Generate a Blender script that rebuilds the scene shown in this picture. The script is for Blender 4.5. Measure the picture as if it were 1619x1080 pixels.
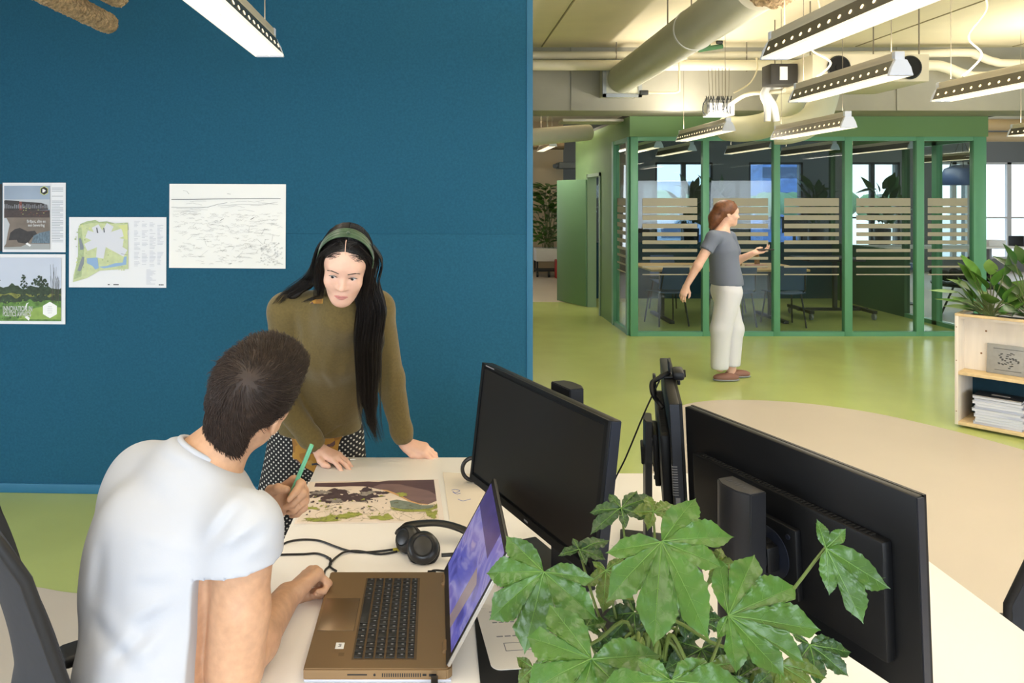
import bpy, bmesh, math, random
import numpy as np
from mathutils import Vector as V, Matrix as M4, noise as mnoise
for _o in list(bpy.data.objects):
    bpy.data.objects.remove(_o)
SC = bpy.context.scene
COL = SC.collection
RND = random.Random(11)
PI = math.pi

# ------------------------------------------------------------------ camera, world, daylight, exposure
F, CX, CY, EYE = 1200.0, 690.0, 312.0, 1.72        # level camera, eye height 1.72 m, 26.7 mm, shifted lens
cd = bpy.data.cameras.new('camera')
cam = bpy.data.objects.new('camera', cd)
COL.objects.link(cam)
cam.location = (0, 0, EYE)
cam.rotation_euler = (PI / 2, 0, 0)
cd.sensor_width = 36.0
cd.lens = F / 1619.0 * 36.0
cd.shift_x = (809.5 - CX) / 1619.0
cd.shift_y = -(540.0 - CY) / 1619.0
cd.clip_start = 0.05
cd.clip_end = 400
SC.camera = cam
SC.view_settings.view_transform = 'Standard'
SC.view_settings.look = 'None'
SC.view_settings.gamma = 1.0
SC.view_settings.use_curve_mapping = False
SC.view_settings.exposure = -0.38

W = bpy.data.worlds.new('world')
SC.world = W
W.use_nodes = True
_bg = W.node_tree.nodes['Background']
_bg.inputs[0].default_value = (0.80, 0.89, 1.0, 1)
_bg.inputs[1].default_value = 4.0

def area(name, loc, target, sx, sy, power, color, parent=None, spread=PI):
    l = bpy.data.lights.new(name, 'AREA')
    l.shape = 'RECTANGLE'; l.size = sx; l.size_y = sy
    l.energy = power; l.color = color; l.spread = spread
    o = bpy.data.objects.new(name, l)
    COL.objects.link(o)
    o.location = loc
    o.rotation_euler = (V(target) - V(loc)).to_track_quat('-Z', 'Y').to_euler()
    if parent: o.parent = parent
    return o
DAY = (0.82, 0.91, 1.0)
# daylight entering at the windows of the wall behind the camera and of the right-hand and back facades
for _x in (3.9, 6.3, 8.7):
    area('window_daylight', (_x, -2.85, 1.5), (_x - 0.6, 5, 0.4), 1.7, 1.4, 46, DAY, None, math.radians(120))
for _x in (-3.3, -0.9, 1.5):
    area('window_daylight', (_x, -2.85, 1.45), (_x, 3, -1.0), 1.7, 1.4, 40, DAY, None, math.radians(95))
for _y in (0.5, 3.4, 6.3, 9.6, 12.8):
    area('window_daylight', (14.6, _y, 1.75), (5, _y, 1.0), 1.7, 1.9, 34, DAY)
for _y in (-1.0, 1.6):
    area('window_daylight', (-5.9, _y, 1.4), (-2, _y + 0.6, 0.0), 1.7, 1.3, 34, DAY, None, math.radians(110))  # no window known on this side; added to brighten the left floor and shirt
for _x in (-0.2, 11.0):
    area('window_daylight', (_x, 17.2, 1.5), (_x, 10, 1.0), 1.6, 1.9, 40, DAY)

# ------------------------------------------------------------------ helpers
def at(px, py, d):
    return V(((px - CX) * d / F, d, EYE - (py - CY) * d / F))

def onz(px, py, z=0.0):
    d = (EYE - z) * F / (py - CY)
    return V(((px - CX) * d / F, d, z))

def lin(c):
    if isinstance(c, str):
        c = [int(c[i:i + 2], 16) for i in (0, 2, 4)]
    return tuple((v / 255 / 12.92 if v / 255 <= 0.04045 else ((v / 255 + 0.055) / 1.055) ** 2.4) for v in c)

def mat(name, col, rough=0.5, metal=0.0, var=0.0, scale=6.0, bump=0.0, bscale=60.0, spec=0.5, coat=0.0,
        emit=0.0, sss=0.0, sheen=0.0, stretch=(1, 1, 1), detail=3.0, bdist=0.01):
    m = bpy.data.materials.new(name)
    m.use_nodes = True
    nt = m.node_tree; n = nt.nodes; p = n['Principled BSDF']
    c = lin(col)
    p.inputs['Base Color'].default_value = (*c, 1)
    p.inputs['Roughness'].default_value = rough
    p.inputs['Metallic'].default_value = metal
    p.inputs['Specular IOR Level'].default_value = spec
    if coat: p.inputs['Coat Weight'].default_value = coat
    if sheen: p.inputs['Sheen Weight'].default_value = sheen
    if sss:
        p.inputs['Subsurface Weight'].default_value = sss
        p.inputs['Subsurface Radius'].default_value = (0.012, 0.005, 0.003)
        p.inputs['Subsurface Scale'].default_value = 0.6
    if emit:
        p.inputs['Emission Color'].default_value = (*c, 1)
        p.inputs['Emission Strength'].default_value = emit
    if var or bump:
        tc = n.new('ShaderNodeTexCoord'); mp = n.new('ShaderNodeMapping')
        mp.inputs['Scale'].default_value = stretch
        nt.links.new(tc.outputs['Object'], mp.inputs[0])
        if var:
            nz = n.new('ShaderNodeTexNoise'); nz.inputs['Scale'].default_value = scale; nz.inputs['Detail'].default_value = detail
            nt.links.new(mp.outputs[0], nz.inputs['Vector'])
            cr = n.new('ShaderNodeValToRGB')
            cr.color_ramp.elements[0].position = 0.3; cr.color_ramp.elements[1].position = 0.7
            cr.color_ramp.elements[0].color = (*[x * (1 - var) for x in c], 1)
            cr.color_ramp.elements[1].color = (*[min(1, x * (1 + var)) for x in c], 1)
            nt.links.new(nz.outputs['Fac'], cr.inputs[0])
            nt.links.new(cr.outputs[0], p.inputs['Base Color'])
            if emit: nt.links.new(cr.outputs[0], p.inputs['Emission Color'])
        if bump:
            nb = n.new('ShaderNodeTexNoise'); nb.inputs['Scale'].default_value = bscale; nb.inputs['Detail'].default_value = 4
            nt.links.new(mp.outputs[0], nb.inputs['Vector'])
            bp = n.new('ShaderNodeBump'); bp.inputs['Strength'].default_value = bump; bp.inputs['Distance'].default_value = bdist
            nt.links.new(nb.outputs['Fac'], bp.inputs['Height'])
            nt.links.new(bp.outputs[0], p.inputs['Normal'])
    return m

def glass_mat(name, tint, refl=1.45, rough=0.0):
    m = bpy.data.materials.new(name); m.use_nodes = True
    nt = m.node_tree; n = nt.nodes
    n.remove(n['Principled BSDF'])
    tr = n.new('ShaderNodeBsdfTransparent'); tr.inputs[0].default_value = (*tint, 1)
    gl = n.new('ShaderNodeBsdfGlossy'); gl.inputs['Roughness'].default_value = rough
    lw = n.new('ShaderNodeLayerWeight'); lw.inputs[0].default_value = 0.5      # the facing term is the same on both faces of the sheet
    pw = n.new('ShaderNodeMath'); pw.operation = 'POWER'; pw.inputs[1].default_value = 4.0
    fr = n.new('ShaderNodeMath'); fr.operation = 'MULTIPLY_ADD'; fr.inputs[1].default_value = 0.6; fr.inputs[2].default_value = ((refl - 1) / (refl + 1)) ** 2 * 0.7
    nt.links.new(lw.outputs['Facing'], pw.inputs[0]); nt.links.new(pw.outputs[0], fr.inputs[0])
    mx = n.new('ShaderNodeMixShader')
    nt.links.new(fr.outputs[0], mx.inputs[0]); nt.links.new(tr.outputs[0], mx.inputs[1]); nt.links.new(gl.outputs[0], mx.inputs[2])
    nt.links.new(mx.outputs[0], n['Material Output'].inputs[0])
    return m

def wmat(o):
    m = o.matrix_basis.copy()
    while o.parent:
        o = o.parent
        m = o.matrix_basis @ m
    return m

def frame(origin, x, y, z):
    m = M4.Identity(4)
    for i, a in enumerate((x, y, z)):
        for j in range(3): m[j][i] = a[j]
    for j in range(3): m[j][3] = origin[j]
    return m

class B:
    """collects shapes into one mesh; coordinates are the ones of the thing they will belong to (or world with world=True)"""
    def __init__(s): s.bm = bmesh.new(); s.mi = 0
    def _merge(s, t, mtx=None):
        for f in t.faces: f.material_index = s.mi
        if mtx is not None: bmesh.ops.transform(t, matrix=mtx, verts=t.verts)
        me = bpy.data.meshes.new('tmp'); t.to_mesh(me); t.free()
        s.bm.from_mesh(me); bpy.data.meshes.remove(me)
        return s
    def box(s, c, size, rot=None, bev=0.0, seg=2, taper=None, mtx=None):
        t = bmesh.new()
        bmesh.ops.create_cube(t, size=1)
        for v in t.verts:
            v.co = V((v.co.x * size[0], v.co.y * size[1], v.co.z * size[2]))
            if taper and v.co.z > 0: v.co.x *= taper[0]; v.co.y *= taper[1]
        if bev: bmesh.ops.bevel(t, geom=t.edges[:], offset=bev, segments=seg, affect='EDGES', profile=0.5)
        m = M4.Translation(V(c))
        if rot is not None:
            m = m @ (rot.to_4x4() if not isinstance(rot, (int, float)) else M4.Rotation(rot, 4, 'Z'))
        if mtx is not None: m = mtx @ m
        return s._merge(t, m)
    def span(s, lo, hi, bev=0.0, mtx=None):
        lo, hi = V(lo), V(hi)
        return s.box((lo + hi) / 2, [abs(a) for a in (hi - lo)], bev=bev, mtx=mtx)
    def tube(s, pts, r, n=8, closed=False, flat=None, cap=True, mtx=None):
        pts = [V(p) for p in pts]; k = len(pts)
        rr = list(r) if hasattr(r, '__len__') else [r] * k
        t = bmesh.new(); rings = []; prev = None
        for i, p in enumerate(pts):
            if closed: d = pts[(i + 1) % k] - pts[i - 1]
            else: d = pts[min(i + 1, k - 1)] - pts[max(i - 1, 0)]
            d = d.normalized() if d.length > 1e-9 else V((0, 0, 1))
            if prev is None:
                u = d.orthogonal().normalized() if flat is None else (V(flat) - d * V(flat).dot(d)).normalized()
            elif flat is not None: u = (V(flat) - d * V(flat).dot(d)).normalized()
            else:
                u = prev - d * prev.dot(d)
                u = u.normalized() if u.length > 1e-6 else d.orthogonal().normalized()
            prev = u; w = d.cross(u)
            a, b = rr[i] if hasattr(rr[i], '__len__') else (rr[i], rr[i])
            rings.append([t.verts.new(p + u * (math.cos(2 * PI * j / n) * a) + w * (math.sin(2 * PI * j / n) * b)) for j in range(n)])
        for i in range(k if closed else k - 1):
            A, Bq = rings[i], rings[(i + 1) % k]
            for j in range(n): t.faces.new((A[j], A[(j + 1) % n], Bq[(j + 1) % n], Bq[j]))
        if cap and not closed:
            t.faces.new(rings[0][::-1]); t.faces.new(rings[-1])
        return s._merge(t, mtx)
    def cyl(s, a, b, r, n=16, r2=None, mtx=None): return s.tube([a, b], [r, r if r2 is None else r2], n, mtx=mtx)
    def lathe(s, prof, n=24, mtx=None):
        t = bmesh.new(); rings = []
        for r, z in prof:
            rings.append([t.verts.new((r * math.cos(2 * PI * j / n), r * math.sin(2 * PI * j / n), z)) for j in range(n)] if r > 1e-6 else [t.verts.new((0, 0, z))])
        for A, Bq in zip(rings, rings[1:]):
            for j in range(n):
                q = (j + 1) % n
                if len(A) == 1 and len(Bq) == 1: continue
                if len(A) == 1: t.faces.new((A[0], Bq[q], Bq[j]))
                elif len(Bq) == 1: t.faces.new((A[j], A[q], Bq[0]))
                else: t.faces.new((A[j], A[q], Bq[q], Bq[j]))
        for ring in (rings[0], rings[-1]):
            if len(ring) > 2: t.faces.new(ring)
        return s._merge(t, mtx)
    def prism(s, poly, z0, z1, mtx=None, bev=0.0):
        t = bmesh.new()
        a = [t.verts.new((x, y, z0)) for x, y in poly]; b = [t.verts.new((x, y, z1)) for x, y in poly]
        k = len(poly)
        t.faces.new(a[::-1]); t.faces.new(b)
        for i in range(k): t.faces.new((a[i], a[(i + 1) % k], b[(i + 1) % k], b[i]))
        if bev: bmesh.ops.bevel(t, geom=t.edges[:], offset=bev, segments=2, affect='EDGES')
        return s._merge(t, mtx)
    def face(s, pts, mtx=None):
        t = bmesh.new(); t.faces.new([t.verts.new(V(p)) for p in pts])
        return s._merge(t, mtx)
    def sphere(s, c, r, n=16, mtx=None):
        t = bmesh.new(); bmesh.ops.create_uvsphere(t, u_segments=n, v_segments=max(6, n // 2), radius=1)
        rr = r if hasattr(r, '__len__') else (r, r, r)
        m = M4.Translation(V(c)) @ M4.Diagonal((*rr, 1))
        return s._merge(t, m if mtx is None else mtx @ m)
    def grid(s, fn, nu, nv, mtx=None, thick=0.0, closed_u=False):
        t = bmesh.new()
        vs = [[t.verts.new(V(fn(i / (nu - (0 if closed_u else 1)), j / (nv - 1)))) for j in range(nv)] for i in range(nu)]
        for i in range(nu if closed_u else nu - 1):
            for j in range(nv - 1):
                a = vs[(i + 1) % nu]
                t.faces.new((vs[i][j], a[j], a[j + 1], vs[i][j + 1]))
        if thick:
            bmesh.ops.recalc_face_normals(t, faces=t.faces[:])
            bmesh.ops.solidify(t, geom=t.faces[:], thickness=thick)
        return s._merge(t, mtx)
    def text(s, body, size, mtx, align='LEFT', depth=0.0):
        cu = bpy.data.curves.new('lettering', 'FONT'); cu.body = body; cu.size = size; cu.align_x = align; cu.extrude = depth
        o = bpy.data.objects.new('lettering', cu); COL.objects.link(o)
        dg = bpy.context.evaluated_depsgraph_get(); dg.update()
        me = bpy.data.meshes.new_from_object(o.evaluated_get(dg))
        t = bmesh.new(); t.from_mesh(me)
        bpy.data.objects.remove(o); bpy.data.meshes.remove(me); bpy.data.curves.remove(cu)
        return s._merge(t, mtx)

def obj(name, b, mats, parent=None, world=False, smooth=40, recalc=True, jitter=None):
    bm = b.bm
    if recalc: bmesh.ops.recalc_face_normals(bm, faces=bm.faces[:])
    me = bpy.data.meshes.new(name)
    if world and parent is not None: bmesh.ops.transform(bm, matrix=wmat(parent).inverted(), verts=bm.verts)
    bm.to_mesh(me); bm.free()
    for m in (mats if isinstance(mats, (list, tuple)) else [mats]): me.materials.append(m)
    if smooth:
        me.polygons.foreach_set('use_smooth', [True] * len(me.polygons))
        if smooth < 180: me.set_sharp_from_angle(angle=math.radians(smooth))
    o = bpy.data.objects.new(name, me)
    COL.objects.link(o)
    if parent is not None: o.parent = parent
    return o

def tag(o, label=None, cat=None, group=None, kind=None):
    if label: o['label'] = label
    if cat: o['category'] = cat
    if group: o['group'] = group
    if kind: o['kind'] = kind
    return o

def thing(name, label, cat, loc=(0, 0, 0), rz=0.0, group=None):
    o = bpy.data.objects.new(name, None); COL.objects.link(o)
    o.empty_display_size = 0.1
    o.location = loc; o.rotation_euler = (0, 0, rz)
    return tag(o, label, cat, group)

def struct(name, b, m, smooth=40, parent=None):
    o = obj(name, b, m, parent, smooth=smooth)
    if parent is None: o['kind'] = 'structure'
    return o

def dup(root, loc, rz=0.0, label=None, group=None):
    r = root.copy(); COL.objects.link(r); r.location = loc; r.rotation_euler = (0, 0, rz)
    if label: r['label'] = label
    if group: r['group'] = group
    for ch in list(root.children):
        c = ch.copy(); COL.objects.link(c); c.parent = r
        for g in list(ch.children):
            e = g.copy(); COL.objects.link(e); e.parent = c
    return r

def spline(pts, n):
    """Catmull-Rom through points, n samples per segment"""
    P = [V(p) for p in pts]; out = []
    for i in range(len(P) - 1):
        a, b, c, d = P[max(i - 1, 0)], P[i], P[i + 1], P[min(i + 2, len(P) - 1)]
        for k in range(n):
            t = k / n
            out.append(0.5 * ((2 * b) + (c - a) * t + (2 * a - 5 * b + 4 * c - d) * t * t + (3 * b - a - 3 * c + d) * t ** 3))
    out.append(P[-1])
    return out

# ------------------------------------------------------------------ smooth solids for bodies and cloth
class SDF:
    def __init__(s, lo, hi, h):
        s.h = h
        s.ax = [np.arange(lo[i], hi[i] + h, h, dtype=np.float32) for i in range(3)]
        s.D = np.full([len(a) for a in s.ax], 0.06, np.float32)
    def reg(s, lo, hi):
        sl = tuple(slice(max(int(np.searchsorted(s.ax[i], lo[i])), 0), int(np.searchsorted(s.ax[i], hi[i]))) for i in range(3))
        return sl, np.meshgrid(*[s.ax[i][sl[i]] for i in range(3)], indexing='ij', sparse=True)
    def put(s, sl, d, k, op):
        A = s.D[sl]
        if A.size == 0: return
        if op == 'u': x, y = A, d
        else: x, y = -A, d
        if k > 0:
            hh = np.maximum(k - np.abs(x - y), 0) / k
            m = np.minimum(x, y) - hh * hh * k * 0.25
        else: m = np.minimum(x, y)
        s.D[sl] = m if op == 'u' else -m
    def cone(s, a, b, ra, rb, k=0.01, op='u', flat=None):
        a, b = V(a), V(b); m = max(ra, rb) * (1 if flat is None else max(1, flat[1])) + k + 3 * s.h
        sl, (X, Y, Z) = s.reg([min(a[i], b[i]) - m for i in range(3)], [max(a[i], b[i]) + m for i in range(3)])
        x, y, z = X - a[0], Y - a[1], Z - a[2]
        ab = b - a
        if flat is not None:
            n, f = V(flat[0]).normalized(), flat[1]
            n = (n - ab * (n.dot(ab) / max(ab.length_squared, 1e-12))).normalized() if ab.length > 1e-5 else n
            q = (x * n[0] + y * n[1] + z * n[2]) * (1 / f - 1)
            x, y, z = x + q * n[0], y + q * n[1], z + q * n[2]
        l2 = max(ab.length_squared, 1e-12)
        t = np.clip((x * ab[0] + y * ab[1] + z * ab[2]) / l2, 0, 1)
        d = np.sqrt((x - t * ab[0]) ** 2 + (y - t * ab[1]) ** 2 + (z - t * ab[2]) ** 2) - (ra + (rb - ra) * t)
        s.put(sl, d.astype(np.float32), k, op)
    def chain(s, pts, rs, k=0.01, op='u', flat=None):
        for i in range(len(pts) - 1): s.cone(pts[i], pts[i + 1], rs[i], rs[i + 1], k, op, flat)
    def ell(s, c, r, axes=None, k=0.01, op='u'):
        c = V(c); m = max(r) + k + 3 * s.h
        sl, (X, Y, Z) = s.reg([c[i] - m for i in range(3)], [c[i] + m for i in range(3)])
        x, y, z = X - c[0], Y - c[1], Z - c[2]
        if axes is not None:
            x, y, z = [x * a[0] + y * a[1] + z * a[2] for a in axes]
        k0 = np.sqrt((x / r[0]) ** 2 + (y / r[1]) ** 2 + (z / r[2]) ** 2)
        k1 = np.sqrt((x / r[0] ** 2) ** 2 + (y / r[1] ** 2) ** 2 + (z / r[2] ** 2) ** 2) + 1e-9
        d = k0 * (k0 - 1) / k1
        s.put(sl, np.broadcast_to(d, s.D[sl].shape).astype(np.float32), k, op)
    def cut(s, p, n, lo=None, hi=None, k=0.0):
        """remove the side the normal points to, within a box"""
        p, n = V(p), V(n).normalized()
        lo = lo or [a[0] - 1 for a in s.ax]; hi = hi or [a[-1] + 1 for a in s.ax]
        sl, (X, Y, Z) = s.reg(lo, hi)
        d = -((X - p[0]) * n[0] + (Y - p[1]) * n[1] + (Z - p[2]) * n[2])
        s.put(sl, np.broadcast_to(d, s.D[sl].shape).astype(np.float32), k, 's')
    def ripple(s, amp, freq, seed=0.0):
        """soft folds: adds smooth noise to the distance near the surface"""
        near = np.argwhere(np.abs(s.D) < 0.02)
        if len(near) == 0: return
        P = np.stack([s.ax[i][near[:, i]] for i in range(3)], 1)
        v = np.zeros(len(P), np.float32); rs = np.random.RandomState(int(seed) + 3)
        for o in range(7):
            k = rs.normal(size=3); k /= np.linalg.norm(k); k[2] *= 0.55
            ph = rs.uniform(0, 6.28); fr = freq * rs.uniform(0.6, 1.7)
            w = rs.normal(size=3) * 5
            v += np.sin(P @ (k * fr) + ph + 0.9 * np.sin(P @ w + ph)) / 7
        s.D[near[:, 0], near[:, 1], near[:, 2]] += amp * 2.2 * v
    def fold(s, a, c, sig, amp):
        """a crease (amp > 0) or ridge (amp < 0) along a line on the surface"""
        a, c = np.array(a), np.array(c); m = sig * 3
        sl, (X, Y, Z) = s.reg(np.minimum(a, c) - m - 0.10, np.maximum(a, c) + m + 0.10)
        ab = c - a; l2 = (ab ** 2).sum()
        t = np.clip(((X - a[0]) * ab[0] + (Y - a[1]) * ab[1] + (Z - a[2]) * ab[2]) / l2, 0, 1)
        vw = a - np.array([0, 0, 1.72]); vw /= np.linalg.norm(vw)
        qx, qy, qz = X - a[0] - t * ab[0], Y - a[1] - t * ab[1], Z - a[2] - t * ab[2]
        al = qx * vw[0] + qy * vw[1] + qz * vw[2]
        d2 = np.maximum(qx ** 2 + qy ** 2 + qz ** 2 - al ** 2, 0) + (al * 0.07) ** 2
        s.D[sl] += (amp * np.exp(-d2 / sig ** 2) * np.sin(PI * np.clip(t, 0.02, 0.98)) ** 0.6).astype(np.float32)
    def mesh(s):
        D = s.D; S = D < 0
        n = D.shape
        c = S[:-1, :-1, :-1].astype(np.int8)
        tot = sum(S[i:n[0] - 1 + i, j:n[1] - 1 + j, k:n[2] - 1 + k].astype(np.int8) for i in (0, 1) for j in (0, 1) for k in (0, 1))
        act = np.argwhere((tot > 0) & (tot < 8))
        idx = np.full(tot.shape, -1, np.int32); idx[act[:, 0], act[:, 1], act[:, 2]] = np.arange(len(act))
        acc = np.zeros((len(act), 3), np.float64); cnt = np.zeros(len(act))
        cor = [(i, j, k) for i in (0, 1) for j in (0, 1) for k in (0, 1)]
        val = {q: D[act[:, 0] + q[0], act[:, 1] + q[1], act[:, 2] + q[2]] for q in cor}
        for q in cor:
            for ax in range(3):
                if q[ax]: continue
                e = list(q); e[ax] = 1; e = tuple(e)
                a, b = val[q], val[e]
                m = (a < 0) != (b < 0)
                t = np.where(m, a / np.where(m, a - b, 1), 0)
                pos = np.zeros((len(act), 3)); pos[:] = q; pos[:, ax] = t
                acc += pos * m[:, None]; cnt += m
        loc = acc / cnt[:, None]
        org = np.array([a[0] for a in s.ax])
        verts = org + (act + loc) * s.h
        quads = []
        for ax in range(3):
            o1, o2 = [(1, 2), (2, 0), (0, 1)][ax]
            sl0 = [slice(1, -1)] * 3; sl0[ax] = slice(0, n[ax] - 1)
            sl1 = list(sl0); sl1[ax] = slice(1, n[ax])
            A, Bq = S[tuple(sl0)], S[tuple(sl1)]
            e = np.argwhere(A != Bq)
            if len(e) == 0: continue
            flip = A[e[:, 0], e[:, 1], e[:, 2]]
            off = np.array([1, 1, 1]); off[ax] = 0
            p = e + off
            def cell(d1, d2):
                q = p.copy(); q[:, o1] -= d1; q[:, o2] -= d2
                return idx[q[:, 0], q[:, 1], q[:, 2]]
            q4 = np.stack([cell(1, 1), cell(0, 1), cell(0, 0), cell(1, 0)], 1)
            q4[~flip] = q4[~flip][:, ::-1]
            quads.append(q4)
        quads = np.concatenate(quads)
        quads = quads[(quads >= 0).all(1)]
        return verts, quads
    def obj(s, name, mats, parent=None, fmat=None, relax=1, world=True):
        v, q = s.mesh()
        for _ in range(relax):                      # light Laplacian smoothing against voxel steps
            a = np.zeros_like(v); c = np.zeros(len(v))
            for i in range(4):
                e0, e1 = q[:, i], q[:, (i + 1) % 4]
                np.add.at(a, e0, v[e1]); np.add.at(c, e0, 1); np.add.at(a, e1, v[e0]); np.add.at(c, e1, 1)
            v = v * 0.5 + 0.5 * a / np.maximum(c, 1)[:, None]
        me = bpy.data.meshes.new(name)
        me.vertices.add(len(v)); me.loops.add(q.size); me.polygons.add(len(q))
        if world and parent is not None:
            im = np.array(wmat(parent).inverted()); v = v @ im[:3, :3].T + im[:3, 3]
        me.vertices.foreach_set('co', v.astype(np.float32).ravel())
        me.loops.foreach_set('vertex_index', q.astype(np.int32).ravel())
        me.polygons.foreach_set('loop_start', np.arange(0, q.size, 4, dtype=np.int32))
        me.polygons.foreach_set('use_smooth', np.ones(len(q), bool))
        for m in (mats if isinstance(mats, (list, tuple)) else [mats]): me.materials.append(m)
        if fmat is not None:
            cen = v[q].mean(1)
            if world and parent is not None:
                wm = np.array(wmat(parent)); cen = cen @ wm[:3, :3].T + wm[:3, 3]
            me.polygons.foreach_set('material_index', fmat(cen).astype(np.int32))
        me.update(calc_edges=True); me.validate()
        o = bpy.data.objects.new(name, me); COL.objects.link(o)
        if parent is not None: o.parent = parent
        return o
# ------------------------------------------------------------------ materials of the room
m_blue = mat('blue_felt', (37, 88, 114), 0.95, var=0.10, scale=90, bump=0.25, bscale=420, spec=0.15, bdist=0.002)
m_bluetrim = mat('blue_trim', (38, 104, 138), 0.6)
m_green_floor = mat('green_linoleum', (180, 192, 116), 0.24, var=0.05, scale=2.0, spec=0.4)
m_cream_floor = mat('cream_linoleum', (198, 187, 174), 0.42, var=0.02, scale=2.0, spec=0.4)
m_ceil = mat('ceiling_plaster', (228, 218, 190), 0.9, var=0.03, scale=3)
m_beam = mat('concrete_beam', (160, 158, 146), 0.85, var=0.04, scale=4)
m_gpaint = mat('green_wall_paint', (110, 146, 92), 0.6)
m_gframe = mat('green_metal_frame', (96, 158, 124), 0.4)
m_gdoor = mat('green_door_paint', (108, 148, 116), 0.5)
m_beige = mat('beige_wall', (216, 196, 166), 0.9)
m_grey = mat('grey_wall', (134, 138, 142), 0.8)
m_white = mat('white_wall', (228, 228, 226), 0.8)
m_teal = mat('dark_teal_panel', (18, 58, 74), 0.85, var=0.06, scale=30)
m_dark = mat('dark_metal', (36, 40, 42), 0.5)
m_steel = mat('brushed_steel', (190, 190, 190), 0.35, metal=0.9)
m_wframe = mat('white_window_frame', (225, 226, 228), 0.5)
m_dframe = mat('dark_window_frame', (40, 50, 56), 0.5)  # dimming by the glass room in front is put into this frame colour
m_glass = glass_mat('partition_glass', (0.86, 0.90, 0.88), 1.42)
m_pane = glass_mat('window_pane_glass', (0.93, 0.96, 0.97), 1.3)
m_film = mat('frosted_film', (166, 160, 144), 0.7)

# ------------------------------------------------------------------ floor
b = B(); b.span((-6.0, -3.0, -0.12), (15.0, 18.0, 0.0)); struct('floor', b, m_green_floor)
edge = spline([(-6, 3.7, 0), (-3.2, 3.52, 0), (-1.94, 3.378, 0), (-1.52, 3.287, 0), (-0.7, 3.2, 0), (0.2, 3.35, 0), (0.9, 3.9, 0),
               (1.312, 4.756, 0), (1.62, 5.72, 0), (2.0, 6.24, 0), (2.41, 6.43, 0), (2.97, 6.37, 0), (3.45, 6.08, 0), (3.79, 5.61, 0),
               (3.995, 5.16, 0), (4.3, 4.4, 0), (4.9, 3.4, 0), (6.0, 2.4, 0), (8.0, 1.6, 0), (15, 1.2, 0)], 8)
poly = [(p.x, p.y) for p in edge] + [(15, -3), (-6, -3)]
b = B(); b.prism(poly, 0.0, 0.002); struct('floor_inlay_cream', b, m_cream_floor, smooth=0)
b = B(); b.prism([(-6, 12.6), (2.2, 12.45), (2.3, 13.1), (6.7, 13.1), (7.0, 11.6), (7.1, 10.2), (15, 9.0), (15, 18), (-6, 18)], 0.0, 0.002)
struct('floor_inlay_far', b, m_cream_floor, smooth=0)

# ------------------------------------------------------------------ ceiling, beam, outer walls
CEIL = 3.45
b = B(); b.span((-6.0, -3.0, CEIL), (15.0, 18.0, CEIL + 0.2)); struct('ceiling', b, m_ceil)
for i, x in enumerate((1.2, 3.0, 4.8, 6.6)):       # joints between the ceiling slabs
    b = B(); b.span((x, 4.5, CEIL - 0.006), (x + 0.015, 8.7, CEIL)); struct('trim_%d' % (i + 1), b, mat('slab_joint', (150, 140, 110), 0.9))
b = B(); b.span((-3, 8.75, 2.72), (15, 9.36, CEIL)); 
for x in (1.55, 5.3, 8.0): b.span((x, 8.735, 2.72), (x + 0.03, 8.75, CEIL))
struct('beam', b, m_beam)
b = B(); b.span((-6.2, -3, 0), (-6.0, 18, 0.7)); b.span((-6.2, -3, 2.1), (-6.0, 18, CEIL))
for y0, y1 in ((-3, -1.9), (-0.1, 0.7), (2.5, 18)): b.span((-6.2, y0, 0.7), (-6.0, y1, 2.1))  # unseen window openings, made up to go with the added left-hand light
struct('wall_left', b, m_white)

def facade(name, y0, y1, x0, x1, openings, m, zs, ze):
    """a wall along x with window openings (x0,x1), sill zs and head ze"""
    b = B()
    b.span((x0, y0, 0), (x1, y1, zs)); b.span((x0, y0, ze), (x1, y1, CEIL))
    xs = [x0] + [v for o in openings for v in o] + [x1]
    for i in range(0, len(xs), 2): b.span((xs[i], y0, zs), (xs[i + 1], y1, ze))
    return struct(name, b, m)
win_n = [0]
def window(x0, x1, y, zs, ze, mf, mull=1, rail=None):
    win_n[0] += 1
    b = B(); w = 0.05
    for a, c in (((x0, zs), (x0 + w, ze)), ((x1 - w, zs), (x1, ze)), ((x0, zs), (x1, zs + w)), ((x0, ze - w), (x1, ze))):
        b.span((a[0], y - 0.03, a[1]), (c[0], y + 0.05, c[1]))
    for k in range(mull):
        xm = x0 + (x1 - x0) * (k + 1) / (mull + 1)
        b.span((xm - 0.05, y - 0.03, zs), (xm + 0.05, y + 0.05, ze))
    if rail: b.span((x0, y - 0.02, rail - 0.02), (x1, y + 0.03, rail + 0.02))
    o = struct('window_%d' % win_n[0], b, mf)
    g = B(); g.span((x0 + w, y + 0.005, zs + w), (x1 - w, y + 0.012, ze - w)); struct('window_pane', g, m_pane, parent=o)
    return o
BY = 17.5
sc_ = BY / F
bx = lambda px: (px - CX) * sc_
opn = [(bx(1036), bx(1127)), (bx(1184), bx(1270)), (bx(1338), bx(1423)), (bx(1486), bx(1534)), (bx(1554), bx(1640))]
facade('wall_back', BY, BY + 0.3, -6, 15, opn, m_grey, 0.3, 2.53)
for i, (p, q) in enumerate(opn): window(p, q, BY + 0.05, 0.3, 2.53, m_dframe if i < 3 else m_wframe, 1, 1.25)
rear = [(-4.2, -2.4), (-1.8, 0.0), (0.6, 2.4), (3.0, 4.8), (5.4, 7.2), (7.8, 9.6)]
facade('wall_front', -3.2, -3.0, -6, 15, rear, m_white, 0.75, 2.2)
for p, q in rear: window(p, q, -3.1, 0.75, 2.2, m_wframe, 1)
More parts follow.
